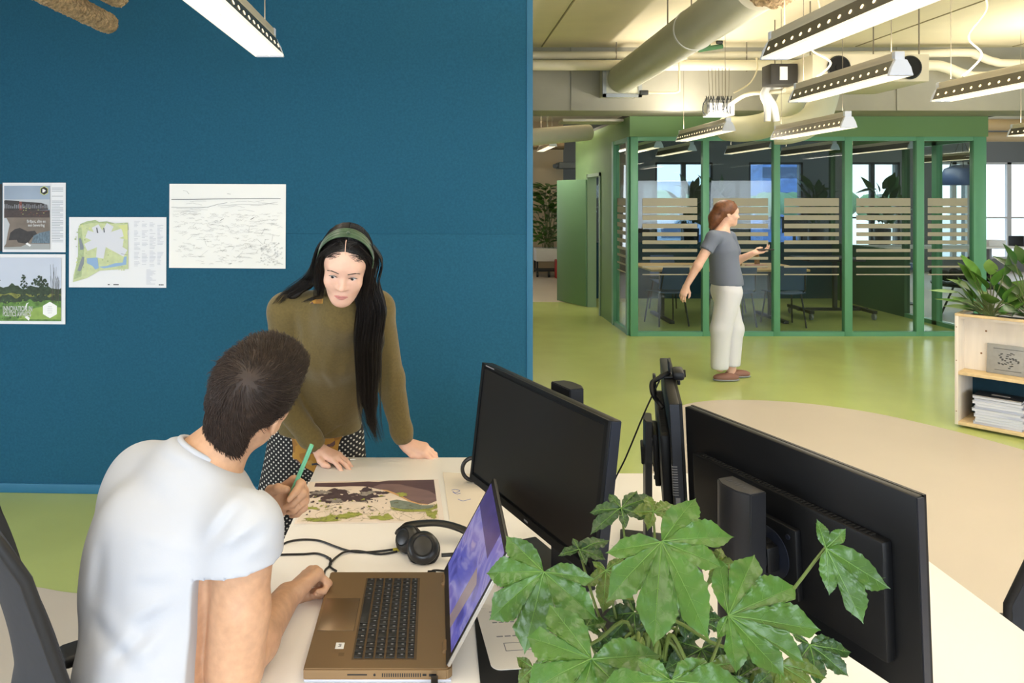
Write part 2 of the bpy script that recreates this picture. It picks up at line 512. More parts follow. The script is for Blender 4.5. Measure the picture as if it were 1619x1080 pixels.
# the long facade on the right, seen by nothing but the light it lets in
b = B(); b.span((15, -3, 0), (15.2, 18, 0.75)); b.span((15, -3, 2.75), (15.2, 18, CEIL))
for y0, y1 in ((-3, -0.4), (1.4, 2.5), (4.3, 5.4), (7.2, 8.7), (10.5, 11.9), (13.7, 18)): b.span((15, y0, 0.75), (15.2, y1, 2.75))
struct('wall_right', b, m_white)

# ------------------------------------------------------------------ blue felt partition with its posters' plane
TILT = -0.039
BWR = math.atan(TILT)
def bw(px, py):
    d = 4.331 / (1 - TILT * (px - CX) / F)
    return at(px, py, d)
wr = M4.Translation((0, 4.331, 0)) @ M4.Rotation(BWR, 4, 'Z')
b = B()
b.span((-5.6, 0.0, 1.5105), (0.512, 0.14, CEIL), bev=0.0012, mtx=wr)
b.span((-5.6, 0.0, 0.055), (0.512, 0.14, 1.51), bev=0.0012, mtx=wr)
struct('wall_partition', b, m_blue)
b = B(); b.span((-5.6, -0.012, 0.0), (0.50, 0.15, 0.055), bev=0.004, mtx=wr); struct('baseboard_partition', b, m_bluetrim)
b = B(); b.span((0.512, -0.006, 0.0), (0.548, 0.146, CEIL), bev=0.004, mtx=wr); struct('trim_8', b, m_bluetrim)

# ------------------------------------------------------------------ green meeting room
GY, GX0, GX1, GB, GT = 9.42, 2.385, 6.80, 13.0, 2.72
b = B()      # left solid wall with its doorway
b.span((GX0, 10.28, 0), (GX0 + 0.1, 11.02, 2.72)); b.span((GX0, 11.02, 2.06), (GX0 + 0.1, 11.93, 2.72)); b.span((GX0, 11.93, 0), (GX0 + 0.1, GB, 2.72))
b.span((GX0, 9.36, 2.47), (GX0 + 0.1, 10.28, 2.72))
struct('wall_meeting_left', b, m_gpaint)
b = B(); b.span((GX0 + 0.1, 9.38, 2.47), (GX1 + 0.02, 9.48, 2.72)); b.span((GX1 - 0.08, 9.48, 2.47), (GX1 + 0.02, GB, 2.72))
struct('wall_meeting_header', b, m_gpaint)
b = B(); b.span((GX0 + 0.1, GB - 0.1, 0), (GX1, GB, 0.95)); struct('wall_meeting_back', b, m_teal)
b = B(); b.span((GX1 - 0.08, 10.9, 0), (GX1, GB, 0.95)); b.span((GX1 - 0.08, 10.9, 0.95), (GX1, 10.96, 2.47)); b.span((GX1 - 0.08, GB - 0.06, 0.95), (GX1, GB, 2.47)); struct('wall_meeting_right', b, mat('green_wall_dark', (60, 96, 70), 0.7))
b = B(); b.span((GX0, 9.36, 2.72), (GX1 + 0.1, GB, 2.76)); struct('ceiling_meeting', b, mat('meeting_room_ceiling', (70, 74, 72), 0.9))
# front glazing: posts at the photo's positions
fx = lambda px: (px - CX) * GY / F
posts = [(996, 1008), (1110, 1120), (1222, 1232), (1334, 1346), (1447, 1459), (1537, 1557)]
b = B()
for p, q in posts: b.span((fx(p), GY - 0.03, 0.0), (fx(q), GY + 0.05, 2.47), bev=0.004)
b.span((fx(996), GY - 0.025, 0.0), (fx(1557), GY + 0.045, 0.055)); b.span((fx(996), GY - 0.025, 2.42), (fx(1557), GY + 0.045, 2.47))
b.span((GX0 - 0.01, 9.45, 0), (GX0 + 0.07, 9.53, 2.47)); b.span((GX0 - 0.01, 10.2, 0), (GX0 + 0.07, 10.29, 2.47))
b.span((GX0, 9.5, 0), (GX0 + 0.06, 10.25, 0.055)); b.span((GX0, 9.5, 2.42), (GX0 + 0.06, 10.25, 2.47))
b.span((GX1 - 0.08, 10.2, 0), (GX1, 10.3, 2.47)); b.span((GX1 - 0.08, 9.5, 0), (GX1, 10.9, 0.055)); b.span((GX1 - 0.08, 9.5, 2.42), (GX1, 10.9, 2.47))
struct('trim_9', b, m_gframe)
stripes = [(277, 303), (306, 327), (333, 349), (361, 376), (389, 402), (416, 428), (444, 454), (470, 479), (499, 505), (526, 530)]
szs = [tuple(EYE - (180 + v / 2.078 - CY) * GY / F for v in s_) for s_ in stripes]
def pane_obj(lo, hi, film_fn):
    win_n[0] += 1
    g = B(); g.span(lo, hi); o = struct('window_%d' % win_n[0], g, m_glass)
    f = B()
    for zt, zb in szs: film_fn(f, zb, zt)
    fo = struct('frosted_film', f, m_film, parent=o); fo['label'] = 'frosted grey stripes thinning towards the bottom'
    return o
for (p0, p1), (q0, q1) in zip(posts, posts[1:]):
    x0, x1 = fx(p1), fx(q0)
    pane_obj((x0, GY + 0.0, 0.05), (x1, GY + 0.01, 2.43), lambda f, zb, zt: f.span((x0 + 0.06, GY - 0.002, zb), (x1 - 0.06, GY - 0.0005, zt)))
pane_obj((GX0 + 0.03, 9.53, 0.05), (GX0 + 0.04, 10.2, 2.43), lambda f, zb, zt: f.span((GX0 + 0.0285, 9.6, zb), (GX0 + 0.0295, 10.13, zt)))
win_n[0] += 1
g = B(); g.span((GX1 - 0.04, 10.96, 0.95), (GX1 - 0.03, GB - 0.06, 2.47)); struct('window_%d' % win_n[0], g, m_glass)
win_n[0] += 1
g = B(); g.span((GX1 - 0.04, 9.5, 0.05), (GX1 - 0.03, 10.9, 2.43)); struct('window_%d' % win_n[0], g, m_glass)
win_n[0] += 1
g = B(); g.span((GX0 + 0.1, GB - 0.06, 0.95), (GX1 - 0.08, GB - 0.05, 2.72)); struct('window_%d' % win_n[0], g, glass_mat('back_glass', (0.72, 0.80, 0.86), 1.3))
# door: jamb and the open leaf
b = B(); b.span((GX0 - 0.02, 11.0, 0), (GX0 + 0.12, 11.06, 2.08)); b.span((GX0 - 0.02, 11.89, 0), (GX0 + 0.12, 11.95, 2.08)); b.span((GX0 - 0.02, 11.0, 2.03), (GX0 + 0.12, 11.95, 2.08))
struct('trim_10', b, mat('door_jamb', (134, 160, 130), 0.45))
hinge, dirr = V((GX0 - 0.03, 11.9, 0)), V((-0.33, 0.72, 0)).normalized()
nrm = V((dirr.y, -dirr.x, 0))
dm = frame(hinge, dirr, -nrm, V((0, 0, 1)))
b = B(); b.span((0, -0.02, 0.01), (0.80, 0.02, 2.0), bev=0.003, mtx=dm); door = struct('door_1', b, m_gdoor)
b = B(); b.cyl((0.74, -0.02, 1.02), (0.74, -0.06, 1.02), 0.01, 10, mtx=dm); b.span((0.62, -0.07, 1.01), (0.75, -0.055, 1.03), mtx=dm); b.span((0.77, -0.025, 0.95), (0.80, -0.02, 1.1), mtx=dm)
obj('door_handle', b, m_steel, door)
for z in (0.35, 1.0, 1.82):
    b = B(); b.cyl((-0.005, -0.025, z - 0.06), (-0.005, -0.025, z + 0.06), 0.014, 10, mtx=dm); b.span((0, -0.024, z - 0.06), (0.05, -0.02, z + 0.06), mtx=dm)
    obj('hinge', b, mat('white_hinge', (225, 225, 220), 0.3, metal=0.3), door)

# ------------------------------------------------------------------ outside the windows: a tower, low blocks, trees and a dome
m_sky_tower = mat('tower_glass', (88, 120, 176), 0.3, var=0.35, scale=0.9, stretch=(1, 1, 2.4))
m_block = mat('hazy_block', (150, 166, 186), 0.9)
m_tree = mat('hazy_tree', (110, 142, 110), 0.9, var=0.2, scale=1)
def far_box(name, px0, px1, pyt, d, m, label, cat, depth=12, z0=-14):
    p, q = at(px0, pyt, d), at(px1, pyt, d)
    b = B(); b.span((p.x, d, z0), (q.x, d + depth, p.z), bev=0.05)
    n = max(2, int((p.z - z0) / 3))
    b.mi = 1
    for k in range(1, n):
        z = z0 + k * 3.0
        b.span((p.x - 0.05, d - 0.06, z), (q.x + 0.05, d, z + 1.3))
    o = obj(name, b, [m, mat(name + '_windows', (60, 80, 112), 0.25)])
    return tag(o, label, cat)
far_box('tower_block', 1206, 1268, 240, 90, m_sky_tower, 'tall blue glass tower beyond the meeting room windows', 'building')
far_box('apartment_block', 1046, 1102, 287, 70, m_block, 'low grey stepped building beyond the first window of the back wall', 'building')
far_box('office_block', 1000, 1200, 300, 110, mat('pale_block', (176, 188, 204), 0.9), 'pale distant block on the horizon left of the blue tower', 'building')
b = B()
dc = at(1655, 420, 60)
b.lathe([(9.5, 0), (9.2, 2.4), (7.6, 5.4), (4.4, 8.2), (0, 9.6)], 32, M4.Translation((dc.x, 60, -6)))
b.cyl((dc.x, 60, -14), (dc.x, 60, -6), 9.5, 32)
tag(obj('white_dome', b, mat('dome_skin', (226, 230, 236), 0.7)), 'white dome outside the right-hand window', 'building')
b = B(); rr = random.Random(4)
for i in range(46):
    px = rr.uniform(1000, 1480); d = 45 + rr.uniform(0, 8)
    p = at(px, 330 - rr.uniform(0, 9), d); b.sphere(p, (0.7 + 0.5 * rr.random(), 0.8, 0.5 + 0.4 * rr.random()), 10)
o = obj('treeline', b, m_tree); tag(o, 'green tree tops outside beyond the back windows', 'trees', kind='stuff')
b = B(); b.span((-150, 20, -15), (150, 200, -14)); struct('ground_outside', b, mat('outside_ground', (150, 156, 150), 0.9))
# ------------------------------------------------------------------ hanging linear lamps
m_lamp = mat('lamp_housing', (205, 198, 180), 0.45, metal=0.2)
m_lside = mat('lamp_side_metal', (92, 90, 82), 0.35, metal=0.7)
m_diff = mat('lamp_diffuser', (255, 236, 200), 0.5, emit=1.9)
m_louvre = mat('lamp_louvre', (235, 228, 210), 0.35, emit=1.2)
m_lcap = mat('lamp_end_cap', (206, 214, 232), 0.35)
m_hole = mat('lamp_hole_glow', (255, 232, 190), 0.5, emit=2.2)
m_wire = mat('suspension_wire', (120, 112, 96), 0.5)
m_cable = mat('white_cable', (214, 206, 180), 0.5)
LW = 0.062
def lamp(xc, y0, y1, z, label, power=34, detail=True, cable=None, real=True, top=CEIL, up=0.34):
    L = y1 - y0
    t = thing('linear_ceiling_lamp', label, 'lamp', (xc, (y0 + y1) / 2, z), 0, 'suspended linear lamps')
    h = L / 2
    b = B()                                       # rail above and the trough
    b.span((-0.024, -h, 0.085), (0.024, h, 0.122), bev=0.004)
    b.prism([(-0.03, 0.075), (0.03, 0.075), (0.03, 0.088), (-0.03, 0.088)], -h, h, frame((0, 0, 0), (1, 0, 0), (0, 0, 1), (0, 1, 0)))
    obj('housing', b, m_lamp, t)
    for sx in (-1, 1):                            # sloping perforated side with its row of glowing holes
        b = B(); b.face([(sx * LW, -h, 0), (sx * LW, h, 0), (sx * 0.032, h, 0.078), (sx * 0.032, -h, 0.078)])
        b.mi = 1
        n = int(L / 0.075)
        nn = V((0.078 * sx, 0, 0.03)).normalized()
        for k in range(n if detail else 0):
            y = -h + (k + 0.5) * L / n
            c = V((sx * 0.047, y, 0.039)) + nn * 0.0015
            b.cyl(c - nn * 0.001, c + nn * 0.001, 0.0085, 10)
        obj('side_panel', b, [m_lside, m_hole], t)
    b = B(); b.span((-LW, -h, 0.004), (LW, h, 0.007)); obj('diffuser', b, m_diff, t)
    if detail:
        b = B()
        for k in range(int(L / 0.05)): b.span((-LW, -h + k * 0.05, -0.003), (LW, -h + k * 0.05 + 0.004, 0.004))
        b.span((-LW - 0.002, -h, -0.004), (-LW + 0.003, h, 0.006)); b.span((LW - 0.003, -h, -0.004), (LW + 0.002, h, 0.006))
        b.span((-0.002, -h, -0.003), (0.002, h, 0.004))
        obj('louvre', b, m_louvre, t)
    for sy in (-1, 1):
        b = B()
        b.prism([(-LW - 0.003, -0.004), (LW + 0.003, -0.004), (0.05, 0.04), (0.03, 0.08), (-0.03, 0.08), (-0.05, 0.04)], -0.012, 0.012,
                frame((0, sy * (h + 0.012), 0), (1, 0, 0), (0, 0, 1), (0, 1, 0)), bev=0.003)
        b.span((-0.026, sy * h - 0.01, 0.08), (0.026, sy * h + 0.02, 0.125), bev=0.003)
        obj('end_cap', b, m_lcap, t)
    for sy in (-0.88, 0.88): b = B(); b.cyl((0, sy * h, 0.12), (0, sy * h, top - z), 0.0022, 6); obj('suspension_wire', b, m_wire, t)
    if cable:
        b = B(); b.tube(spline([V(p) - V((xc, (y0 + y1) / 2, z)) for p in cable], 8), 0.006, 6); obj('power_cable', b, m_cable, t)
    if real:
        area('lamp_light', (0, 0, -0.012), (0, 0.0001, -1), 0.1, L, power * 0.44, (1.0, 0.92, 0.80), t)
        area('lamp_uplight', (0, 0, 0.135), (0, 0.0001, 1), 0.1, L, power * up * 4.4, (1.0, 0.90, 0.76), t)
    return t
lamp(-0.755, 1.93, 3.43, 2.36, 'white linear lamp hanging before the blue wall, left of all other lamps', power=13, up=0.1)
lamp(1.563, 1.98, 3.5, 2.36, 'bright wide linear lamp crossing the top edge of the photo over the monitors', power=26)
lamp(2.425, 3.98, 5.08, 2.36, 'linear lamp with pale end cap hanging in front of the white fan coil unit',
     cable=[(2.45, 4.9, 2.49), (2.52, 4.85, 2.58), (2.42, 4.9, 2.68), (2.55, 4.9, 2.76), (2.5, 4.95, 2.95), (2.45, 5.0, 3.43)], power=30, up=0.14)
lamp(3.36, 3.5, 5.05, 2.36, 'linear lamp cut by the right photo edge, right of the fan coil unit',
     cable=[(3.36, 4.85, 2.49), (3.45, 4.8, 2.62), (3.40, 4.85, 2.75), (3.52, 4.85, 2.95), (3.42, 4.9, 3.2), (3.38, 5.0, 3.43)], power=30)
lamp(2.80, 7.28, 8.68, 2.36, 'short looking linear lamp below the beam in front of the first glass bays', power=30)
lamp(3.17, 5.85, 7.05, 2.26, 'linear lamp below the curved white ducts in front of the glass', power=30, up=0.08)
lamp(6.05, 6.4, 7.95, 2.36, 'linear lamp at the right photo edge beside the meeting room corner', power=30)
lamp(4.6, 1.9, 3.4, 2.36, 'linear lamp outside the photo to the right over the cream floor', detail=False, power=26, up=1.0)
lamp(-0.755, 0.0, 1.5, 2.36, 'linear lamp outside the photo above the seated person', detail=False, power=34, up=0.1)  # unseen lamp, added to brighten the desk from above
lamp(0.62, 0.1, 1.6, 2.40, 'linear lamp outside the photo above the foreground plant', detail=False, power=15, up=0.3)  # second unseen lamp added for overhead light on the desks
# inside the meeting room and beyond
for i, (x, y, lab) in enumerate(((2.85, 9.75, 'dim linear lamp inside the meeting room behind its first pane'), (3.5, 10.4, 'dim linear lamp inside the meeting room behind the second pane'),
                  (4.35, 9.8, 'dim linear lamp inside the meeting room behind the third pane'), (5.35, 10.2, 'dim linear lamp inside the meeting room behind the fourth pane'),
                  (6.2, 9.9, 'dim linear lamp inside the meeting room behind the last pane'))):
    lamp(x, y, y + 1.5, 2.36, lab, power=14, detail=False, top=2.72)
lamp(1.78, 11.6, 13.0, 2.5, 'linear lamp far back beyond the green door by the beige wall', power=36, detail=False, up=0.8)
lamp(8.2, 11.6, 12.9, 2.3, 'bright linear lamp behind the meeting room near the right-hand windows', power=34, detail=False)


# ------------------------------------------------------------------ ducts and pipes
m_duct = mat('duct_paint', (196, 196, 178), 0.5, var=0.03, scale=5)
m_ductw = mat('white_duct', (220, 214, 192), 0.55, var=0.03, scale=5)
m_wool = mat('wood_wool', (200, 172, 134), 0.95, var=0.35, scale=45, bump=1.0, bscale=60, bdist=0.03)
m_galv = mat('galvanised_flange', (150, 156, 160), 0.4, metal=0.6)
t = thing('ventilation_duct', 'thick round grey duct running back under the ceiling into a square collar', 'duct', (2.05, 7, 3.05))
b = B(); b.cyl((2.02, 4.74, 3.05), (2.08, 8.52, 3.05), 0.165, 36); obj('pipe', b, m_duct, t, world=True)
for y in (6.0,):
    b = B(); b.cyl((2.04, y - 0.012, 3.05), (2.04, y + 0.012, 3.05), 0.171, 36); obj('joint_ring', b, m_white, t, world=True)
b = B(); b.span((1.88, 8.5, 2.86), (2.28, 8.74, 3.24), bev=0.01); obj('square_collar', b, m_duct, t, world=True)
b = B()
for lo, hi in (((1.86, 8.49, 2.84), (1.90, 8.52, 3.26)), ((2.26, 8.49, 2.84), (2.30, 8.52, 3.26)), ((1.86, 8.49, 2.84), (2.30, 8.52, 2.88)), ((1.86, 8.49, 3.22), (2.30, 8.52, 3.26))):
    b.span(lo, hi)
obj('flange', b, m_galv, t, world=True)
for x in (1.95, 2.15): b = B(); b.cyl((x, 6.4, 3.18), (x, 6.4, CEIL), 0.006, 6); obj('hanger', b, m_wire, t, world=True)

def wool_tube(name, a, c, r, label, seed, cat='acoustic tube', group=None):
    a, c = V(a), V(c); d = (c - a).normalized(); u = d.orthogonal().normalized(); w = d.cross(u)
    nl = max(20, int((c - a).length / (r * 0.12))); na = 64; rr = random.Random(seed)
    def f(i, j):
        ang = 2 * PI * i; s = j
        e = min(s, 1 - s) * (c - a).length / r
        cap = math.sqrt(max(0.0, 1 - max(0, 1 - e) ** 2))
        p = a + (c - a) * s + (u * math.cos(ang) + w * math.sin(ang)) * r * cap
        q = p * (1.0 / r)
        k = mnoise.noise(q * 3.1) * 0.10 + mnoise.noise(q * 7.3) * 0.12 + mnoise.noise(q * 15) * 0.07
        return p + (u * math.cos(ang) + w * math.sin(ang)) * r * k + d * (0.10 * r * mnoise.noise(q * 6 + V((9, 2, 4))))
    b = B(); b.grid(f, na, nl, closed_u=True)
    o = obj(name, b, m_wool, smooth=60)
    return tag(o, label, cat, group)
wool_tube('wood_wool_duct', (2.02, 3.4, 3.06), (2.02, 4.72, 3.05), 0.19, 'shaggy insulated end of the thick grey duct at the top edge', 1)
wool_tube('wood_wool_tube', (-1.70, 2.4, 2.60), (-1.66, 3.88, 2.60), 0.052, 'shaggy tan tube ending near the wall, the lower of two at top left', 2, group='shaggy tan tubes at top left')
wool_tube('wood_wool_tube', (-1.70, 2.2, 2.68), (-1.52, 3.68, 2.68), 0.05, 'shaggy tan tube barely entering at the top left, above the other', 3, group='shaggy tan tubes at top left')
for nm, x, y, z, top in (('tube_hanger', -1.66, 3.6, 2.65, CEIL),):
    b = B(); b.cyl((x, y, z), (x, y, top), 0.002, 6); tag(obj(nm, b, m_wire), 'thin wire holding the shaggy tan tube at the top left', 'wire')

def pipe(name, pts, r, label, m=m_ductw, cat='pipe', n=16, k=6, group=None, straight=False, hang=()):
    b = B()
    for x, y, z in hang: b.cyl((x, y, z), (x, y, CEIL), 0.008, 6)
    b.tube(pts if straight else spline(pts, k), r, n)
    return tag(obj(name, b, m, smooth=60), label, cat, group)
pz = lambda py, d: EYE - (py - CY) * d / F
pipe('water_pipe', [(-1, 8.5, 3.31), (4.5, 8.5, 3.31), (5.85, 8.5, 3.34), (6.05, 8.5, 3.31), (6.25, 8.5, 3.24), (6.6, 8.5, 3.22), (9, 8.5, 3.22)], 0.045, 'upper cream pipe running along the beam, higher of the two')
pipe('water_pipe', [(-1, 8.45, 3.19), (4.0, 8.45, 3.19), (5.4, 8.45, 3.19), (5.65, 8.45, 3.17), (5.9, 8.45, 3.08), (6.3, 8.45, 3.06), (9, 8.45, 3.06)], 0.058, 'lower and thicker cream pipe running along the beam')
pipe('cable_conduit', [at(1086, 92, 8.3), at(1076, 95, 8.3), at(1074, 104, 8.3), at(1074, 138, 8.3), at(1072, 145, 8.3), at(1060, 146.5, 8.3), at(1022, 147, 8.3)], 0.012, 'thin bent conduit dropping from the pipes beside the duct', m_cable, n=8)
t = thing('pipe_valve', 'small green brass valve on the upper pipe above the conduit', 'valve', at(1122, 76, 8.4))
b = B(); b.cyl(at(1104, 79, 8.4), at(1142, 73, 8.4), 0.028, 10); b.cyl(at(1122, 77, 8.4), at(1122, 68, 8.4), 0.012, 8); obj('valve_body', b, mat('valve_green', (52, 96, 62), 0.5), t, world=True)
b = B(); b.cyl(at(1133, 67, 8.38), at(1142, 67, 8.38), 0.02, 10); obj('lever', b, m_dark, t, world=True)
b = B(); b.box(at(1018, 146.5, 8.25), (0.09, 0.05, 0.05), bev=0.006); tag(obj('junction_box', b, m_dark), 'tiny dark connector at the end of the thin conduit', 'connector')
for x, lab in ((980, 'pipe hanger rod left of the duct collar'), (1190, 'pipe hanger rod right of the wide front lamp end')):
    p = at(x, 60, 8.3); b = B(); b.cyl((p.x, 8.46, 3.12), (p.x, 8.46, CEIL), 0.006, 6); tag(obj('hanger_rod', b, m_wire), lab, 'rod')

# fan coil unit with two round outlets
t = thing('fan_coil_unit', 'cream ceiling fan coil unit with two round black outlets', 'air conditioner', (3.8, 7, 2.72))
b = B(); b.span((3.28, 6.62, 2.73), (4.30, 7.45, 2.97), bev=0.008); obj('casing', b, mat('unit_casing', (216, 208, 184), 0.5), t, world=True)
for x in (3.50, 4.12):
    b = B(); b.lathe([(0.098, 0), (0.104, 0.015), (0.092, 0.02), (0.088, 0.0)], 28, frame((x, 6.615, 2.85), (1, 0, 0), (0, 0, 1), (0, -1, 0)))
    o = obj('outlet', b, m_dark, t, world=True)
    b = B(); b.cyl((x, 6.60, 2.85), (x, 6.618, 2.85), 0.092, 28); b.cyl((x, 6.59, 2.85), (x, 6.6, 2.85), 0.03, 16)
    obj('outlet_throat', b, mat('outlet_black', (10, 10, 10), 0.8), o, world=True)
b = B(); b.span((3.02, 6.86, 2.74), (3.27, 7.05, 2.93), bev=0.01); obj('control_box', b, mat('control_black', (42, 40, 36), 0.6), t, world=True)
b = B(); b.span((3.10, 6.85, 2.78), (3.17, 6.862, 2.90)); obj('control_label', b, m_white, t, world=True)
b = B()
for x in (3.3, 4.26):
    for y in (6.7, 7.4): b.cyl((x, y, 2.97), (x, y, CEIL), 0.006, 6)
obj('hanger', b, m_wire, t, world=True)
b = B(); b.cyl((4.30, 7.0, 2.85), (4.42, 7.0, 2.85), 0.07, 20); obj('side_outlet', b, m_dark, t, world=True)
def flex(label, pts, r):
    return pipe('curved_duct', pts, r, label, mat('flex_duct', (206, 206, 180), 0.5), 'duct', 28, 8, 'curved ducts behind the fan coil unit')
flex('curved cream duct sweeping down to the left, left one of the pair', [at(1258, 118, 7.85), at(1254, 150, 7.85), at(1240, 178, 7.9), at(1212, 197, 7.95), at(1176, 204, 8.0), at(1150, 203, 8.3)], 0.135)
flex('curved cream duct sweeping down to the left, right one of the pair', [at(1306, 118, 7.5), at(1303, 150, 7.5), at(1292, 180, 7.45), at(1272, 198, 7.4), at(1246, 206, 7.4), at(1225, 207, 7.45)], 0.135)
for i, off in enumerate((0, 15)):
    pipe('insulated_pipe', [at(1232 + off * 0.2, 134 + off * 0.25, 7.2), at(1216, 136 + off * 0.3, 7.2), at(1207 + off * 0.4, 150, 7.2), at(1213 + off * 0.7, 168, 7.2), at(1213 + off, 192, 7.2)], 0.032,
         ['thin white insulated pipe bending down, left of its twin', 'thin white insulated pipe bending down, right of its twin'][i], m_white, group='white insulated pipes')
pipe('condensate_hose', [at(1155, 165, 7.6), at(1180, 150, 7.4), at(1215, 146, 7.2), at(1240, 143, 7.0)], 0.02, 'thin cream hose from the wired box to the fan coil unit', m_cable, n=10)
pipe('loose_cable', [at(1160, 147, 7.9), at(1185, 132, 7.9), at(1197, 110, 7.9), at(1196, 92, 8.1)], 0.008, 'loose thin cable curving up from the wired box', m_cable, n=6)
t = thing('wired_junction_box', 'white electrical box full of wires under the beam', 'electrical box', at(1136, 184, 7.7))
b = B(); b.box(at(1136, 174, 7.7), (0.27, 0.16, 0.13), bev=0.008); obj('box', b, m_white, t, world=True)
b = B(); b.box(at(1136, 160, 7.75), (0.25, 0.12, 0.07), bev=0.01); obj('terminal_strip', b, mat('terminal_grey', (190, 190, 186), 0.5, var=0.4, scale=60), t, world=True)
rr = random.Random(3); b = B()
for k in range(14):
    x = 1118 + k * 2.8
    b.tube(spline([at(x, 158, 7.66), at(x + rr.uniform(-3, 3), 152, 7.62), at(x + rr.uniform(-4, 4), 168, 7.6), at(x, 180, 7.61)], 4), 0.004, 5)
b.tube(spline([at(1118, 156, 7.6), at(1112, 165, 7.6), at(1112, 178, 7.6), at(1120, 182, 7.61)], 5), 0.006, 6)
obj('wires', b, m_dark, t, world=True)
b = B()
for k in range(7): b.cyl(at(1122 + k * 5, 152, 7.75), at(1120 + k * 5.5, 108, 8.2), 0.003, 5)
obj('supply_wires', b, m_wire, t, world=True)

# clutter of pipes at the far left below the beam and at the far right
pipe('far_duct', [(1.0, 10.2, 2.5), (1.55, 10.6, 2.58), (2.2, 11.0, 2.66)], 0.12, 'cream duct beyond the blue wall edge left of the green room', m_ductw, hang=[(1.55, 10.6, 2.58)])
for i, (z, y, r, c) in enumerate(((2.98, 11.2, 0.05, m_ductw), (2.86, 13.5, 0.07, mat('pipe_tan', (176, 150, 112), 0.6)), (2.70, 14.2, 0.09, mat('pipe_brown', (130, 110, 84), 0.7)))):
    pipe('far_pipe', [(-2, y, z), (1.0, y, z), (2.38, y, z)], r, ['thin cream pipe far back', 'tan pipe far back', 'brown thick pipe far back'][i] + ' left of the green room', c, hang=[(1.7, y, z)])
for i, (z, y, r) in enumerate(((3.2, 11.5, 0.08), (2.98, 13.2, 0.1), (2.85, 14.2, 0.09))):
    pipe('far_pipe', [(7.0, y, z), (9.0, y, z), (11, y, z)], r, ['highest', 'middle', 'lowest'][i] + ' tan pipe far back right of the meeting room', mat('pipe_tan', (186, 164, 126), 0.6), hang=[(8.6, y, z)])
b = B(); b.span((1.6, 9.6, 2.68), (2.37, 10.0, 2.715), bev=0.004); tag(obj('cable_tray', b, m_lamp), 'short pale tray under the beam beside the green wall', 'cable tray')
# ------------------------------------------------------------------ leafy things (generic)
def leaf_blade(b, base, tip, width, normal, n=6, droop=0.0, fold=0.15):
    base, tip = V(base), V(tip); d = tip - base; L = d.length; d = d.normalized()
    s = d.cross(V(normal)).normalized(); nn = s.cross(d)
    def f(i, j):
        w = width * math.sin(PI * min(1, 0.04 + 0.96 * i) ** 0.8) * (1 - 0.15 * i)
        x = (j - 0.5) * 2
        return base + d * (L * i) + s * (x * w * 0.5) + nn * (abs(x) * w * fold - droop * L * i * i)
    b.grid(f, n, 3)
m_leafd = mat('dark_glossy_leaf', (46, 86, 34), 0.3, var=0.35, scale=9)
m_leafm = mat('mid_green_leaf', (86, 128, 50), 0.35, var=0.3, scale=9)
m_stem = mat('plant_stem', (96, 110, 60), 0.6)
m_soil = mat('soil', (44, 34, 26), 0.95, bump=1, bscale=80)
def bush(parent, c, rx, ry, h, n, leaf, seed, m, upright=0.5):
    rr = random.Random(seed); b = B(); st = B()
    for i in range(n):
        a = rr.uniform(0, 2 * PI); u = rr.random() ** 0.6
        z = rr.uniform(0.1, 1.0)
        k = math.sin(PI * min(0.95, z * 0.75 + 0.12))
        p = V(c) + V((math.cos(a) * rx * u * k, math.sin(a) * ry * u * k, h * z))
        d = V((math.cos(a) * (1 - upright), math.sin(a) * (1 - upright), upright * rr.uniform(-0.2, 1.2))).normalized()
        L = leaf * rr.uniform(0.7, 1.3)
        leaf_blade(b, p, p + d * L, L * 0.42, (rr.uniform(-0.4, 0.4), rr.uniform(-0.4, 0.4) - 0.3, 1), 5, 0.15)
        if i % 7 == 0: st.tube(spline([V(c) + V((rr.uniform(-0.3, 0.3) * rx, rr.uniform(-0.3, 0.3) * ry, 0)), (V(c) + p) / 2 + V((0, 0, h * 0.1)), p], 3), 0.004, 5)
    obj('foliage', b, m, parent, world=True, smooth=60)
    obj('stem', st, m_stem, parent, world=True)

# ------------------------------------------------------------------ plant trolley beyond the door
t = thing('planter_trolley', 'tall leafy plant in a white trolley on castors beyond the green door', 'plant', (2.55, 16.6, 0))
c = at(866, 437, 16.5)
t.location = (c.x, 16.5, 0)
b = B(); b.span((c.x - 0.28, 16.3, 0.34), (c.x + 0.30, 16.75, 0.62), bev=0.01); obj('planter_box', b, m_white, t, world=True)
b = B()
for sx in (-0.25, 0.27):
    for sy in (16.33, 16.72): b.cyl((c.x + sx, sy, 0.08), (c.x + sx, sy, 0.34), 0.02, 8)
b.span((c.x - 0.26, 16.32, 0.12), (c.x + 0.28, 16.73, 0.16)); obj('trolley_frame', b, m_dark, t, world=True)
for sx in (-0.25, 0.0, 0.27):
    b = B(); b.cyl((c.x + sx - 0.02, 16.32, 0.06), (c.x + sx + 0.02, 16.32, 0.06), 0.06, 14); obj('castor', b, m_dark, t, world=True)
bush(t, (c.x, 16.5, 0.6), 0.42, 0.35, 1.35, 260, 0.24, 21, m_leafm, 0.35)
b = B(); b.span((c.x + 0.10, 16.02, 0.003), (c.x + 0.26, 16.22, 0.40), bev=0.02); tag(obj('red_crate', b, mat('red_plastic', (170, 34, 30), 0.45)), 'small red crate standing in front of the plant trolley', 'crate')
# lamp on the beige wall behind
b = B(); b.span((-5.9, 17.36, 0.0), (2.9, 17.5, CEIL)); struct('wall_far_left', b, m_beige)
b = B(); p = at(897, 262, 16.9); b.box(p, (0.45, 0.5, 0.14), bev=0.02); b.cyl(p + V((-0.2, -0.1, 0)), p + V((-0.32, -0.2, -0.02)), 0.05, 12)
tag(obj('wall_projector', b, m_grey), 'grey projector mounted high on the beige wall beyond the door', 'projector')

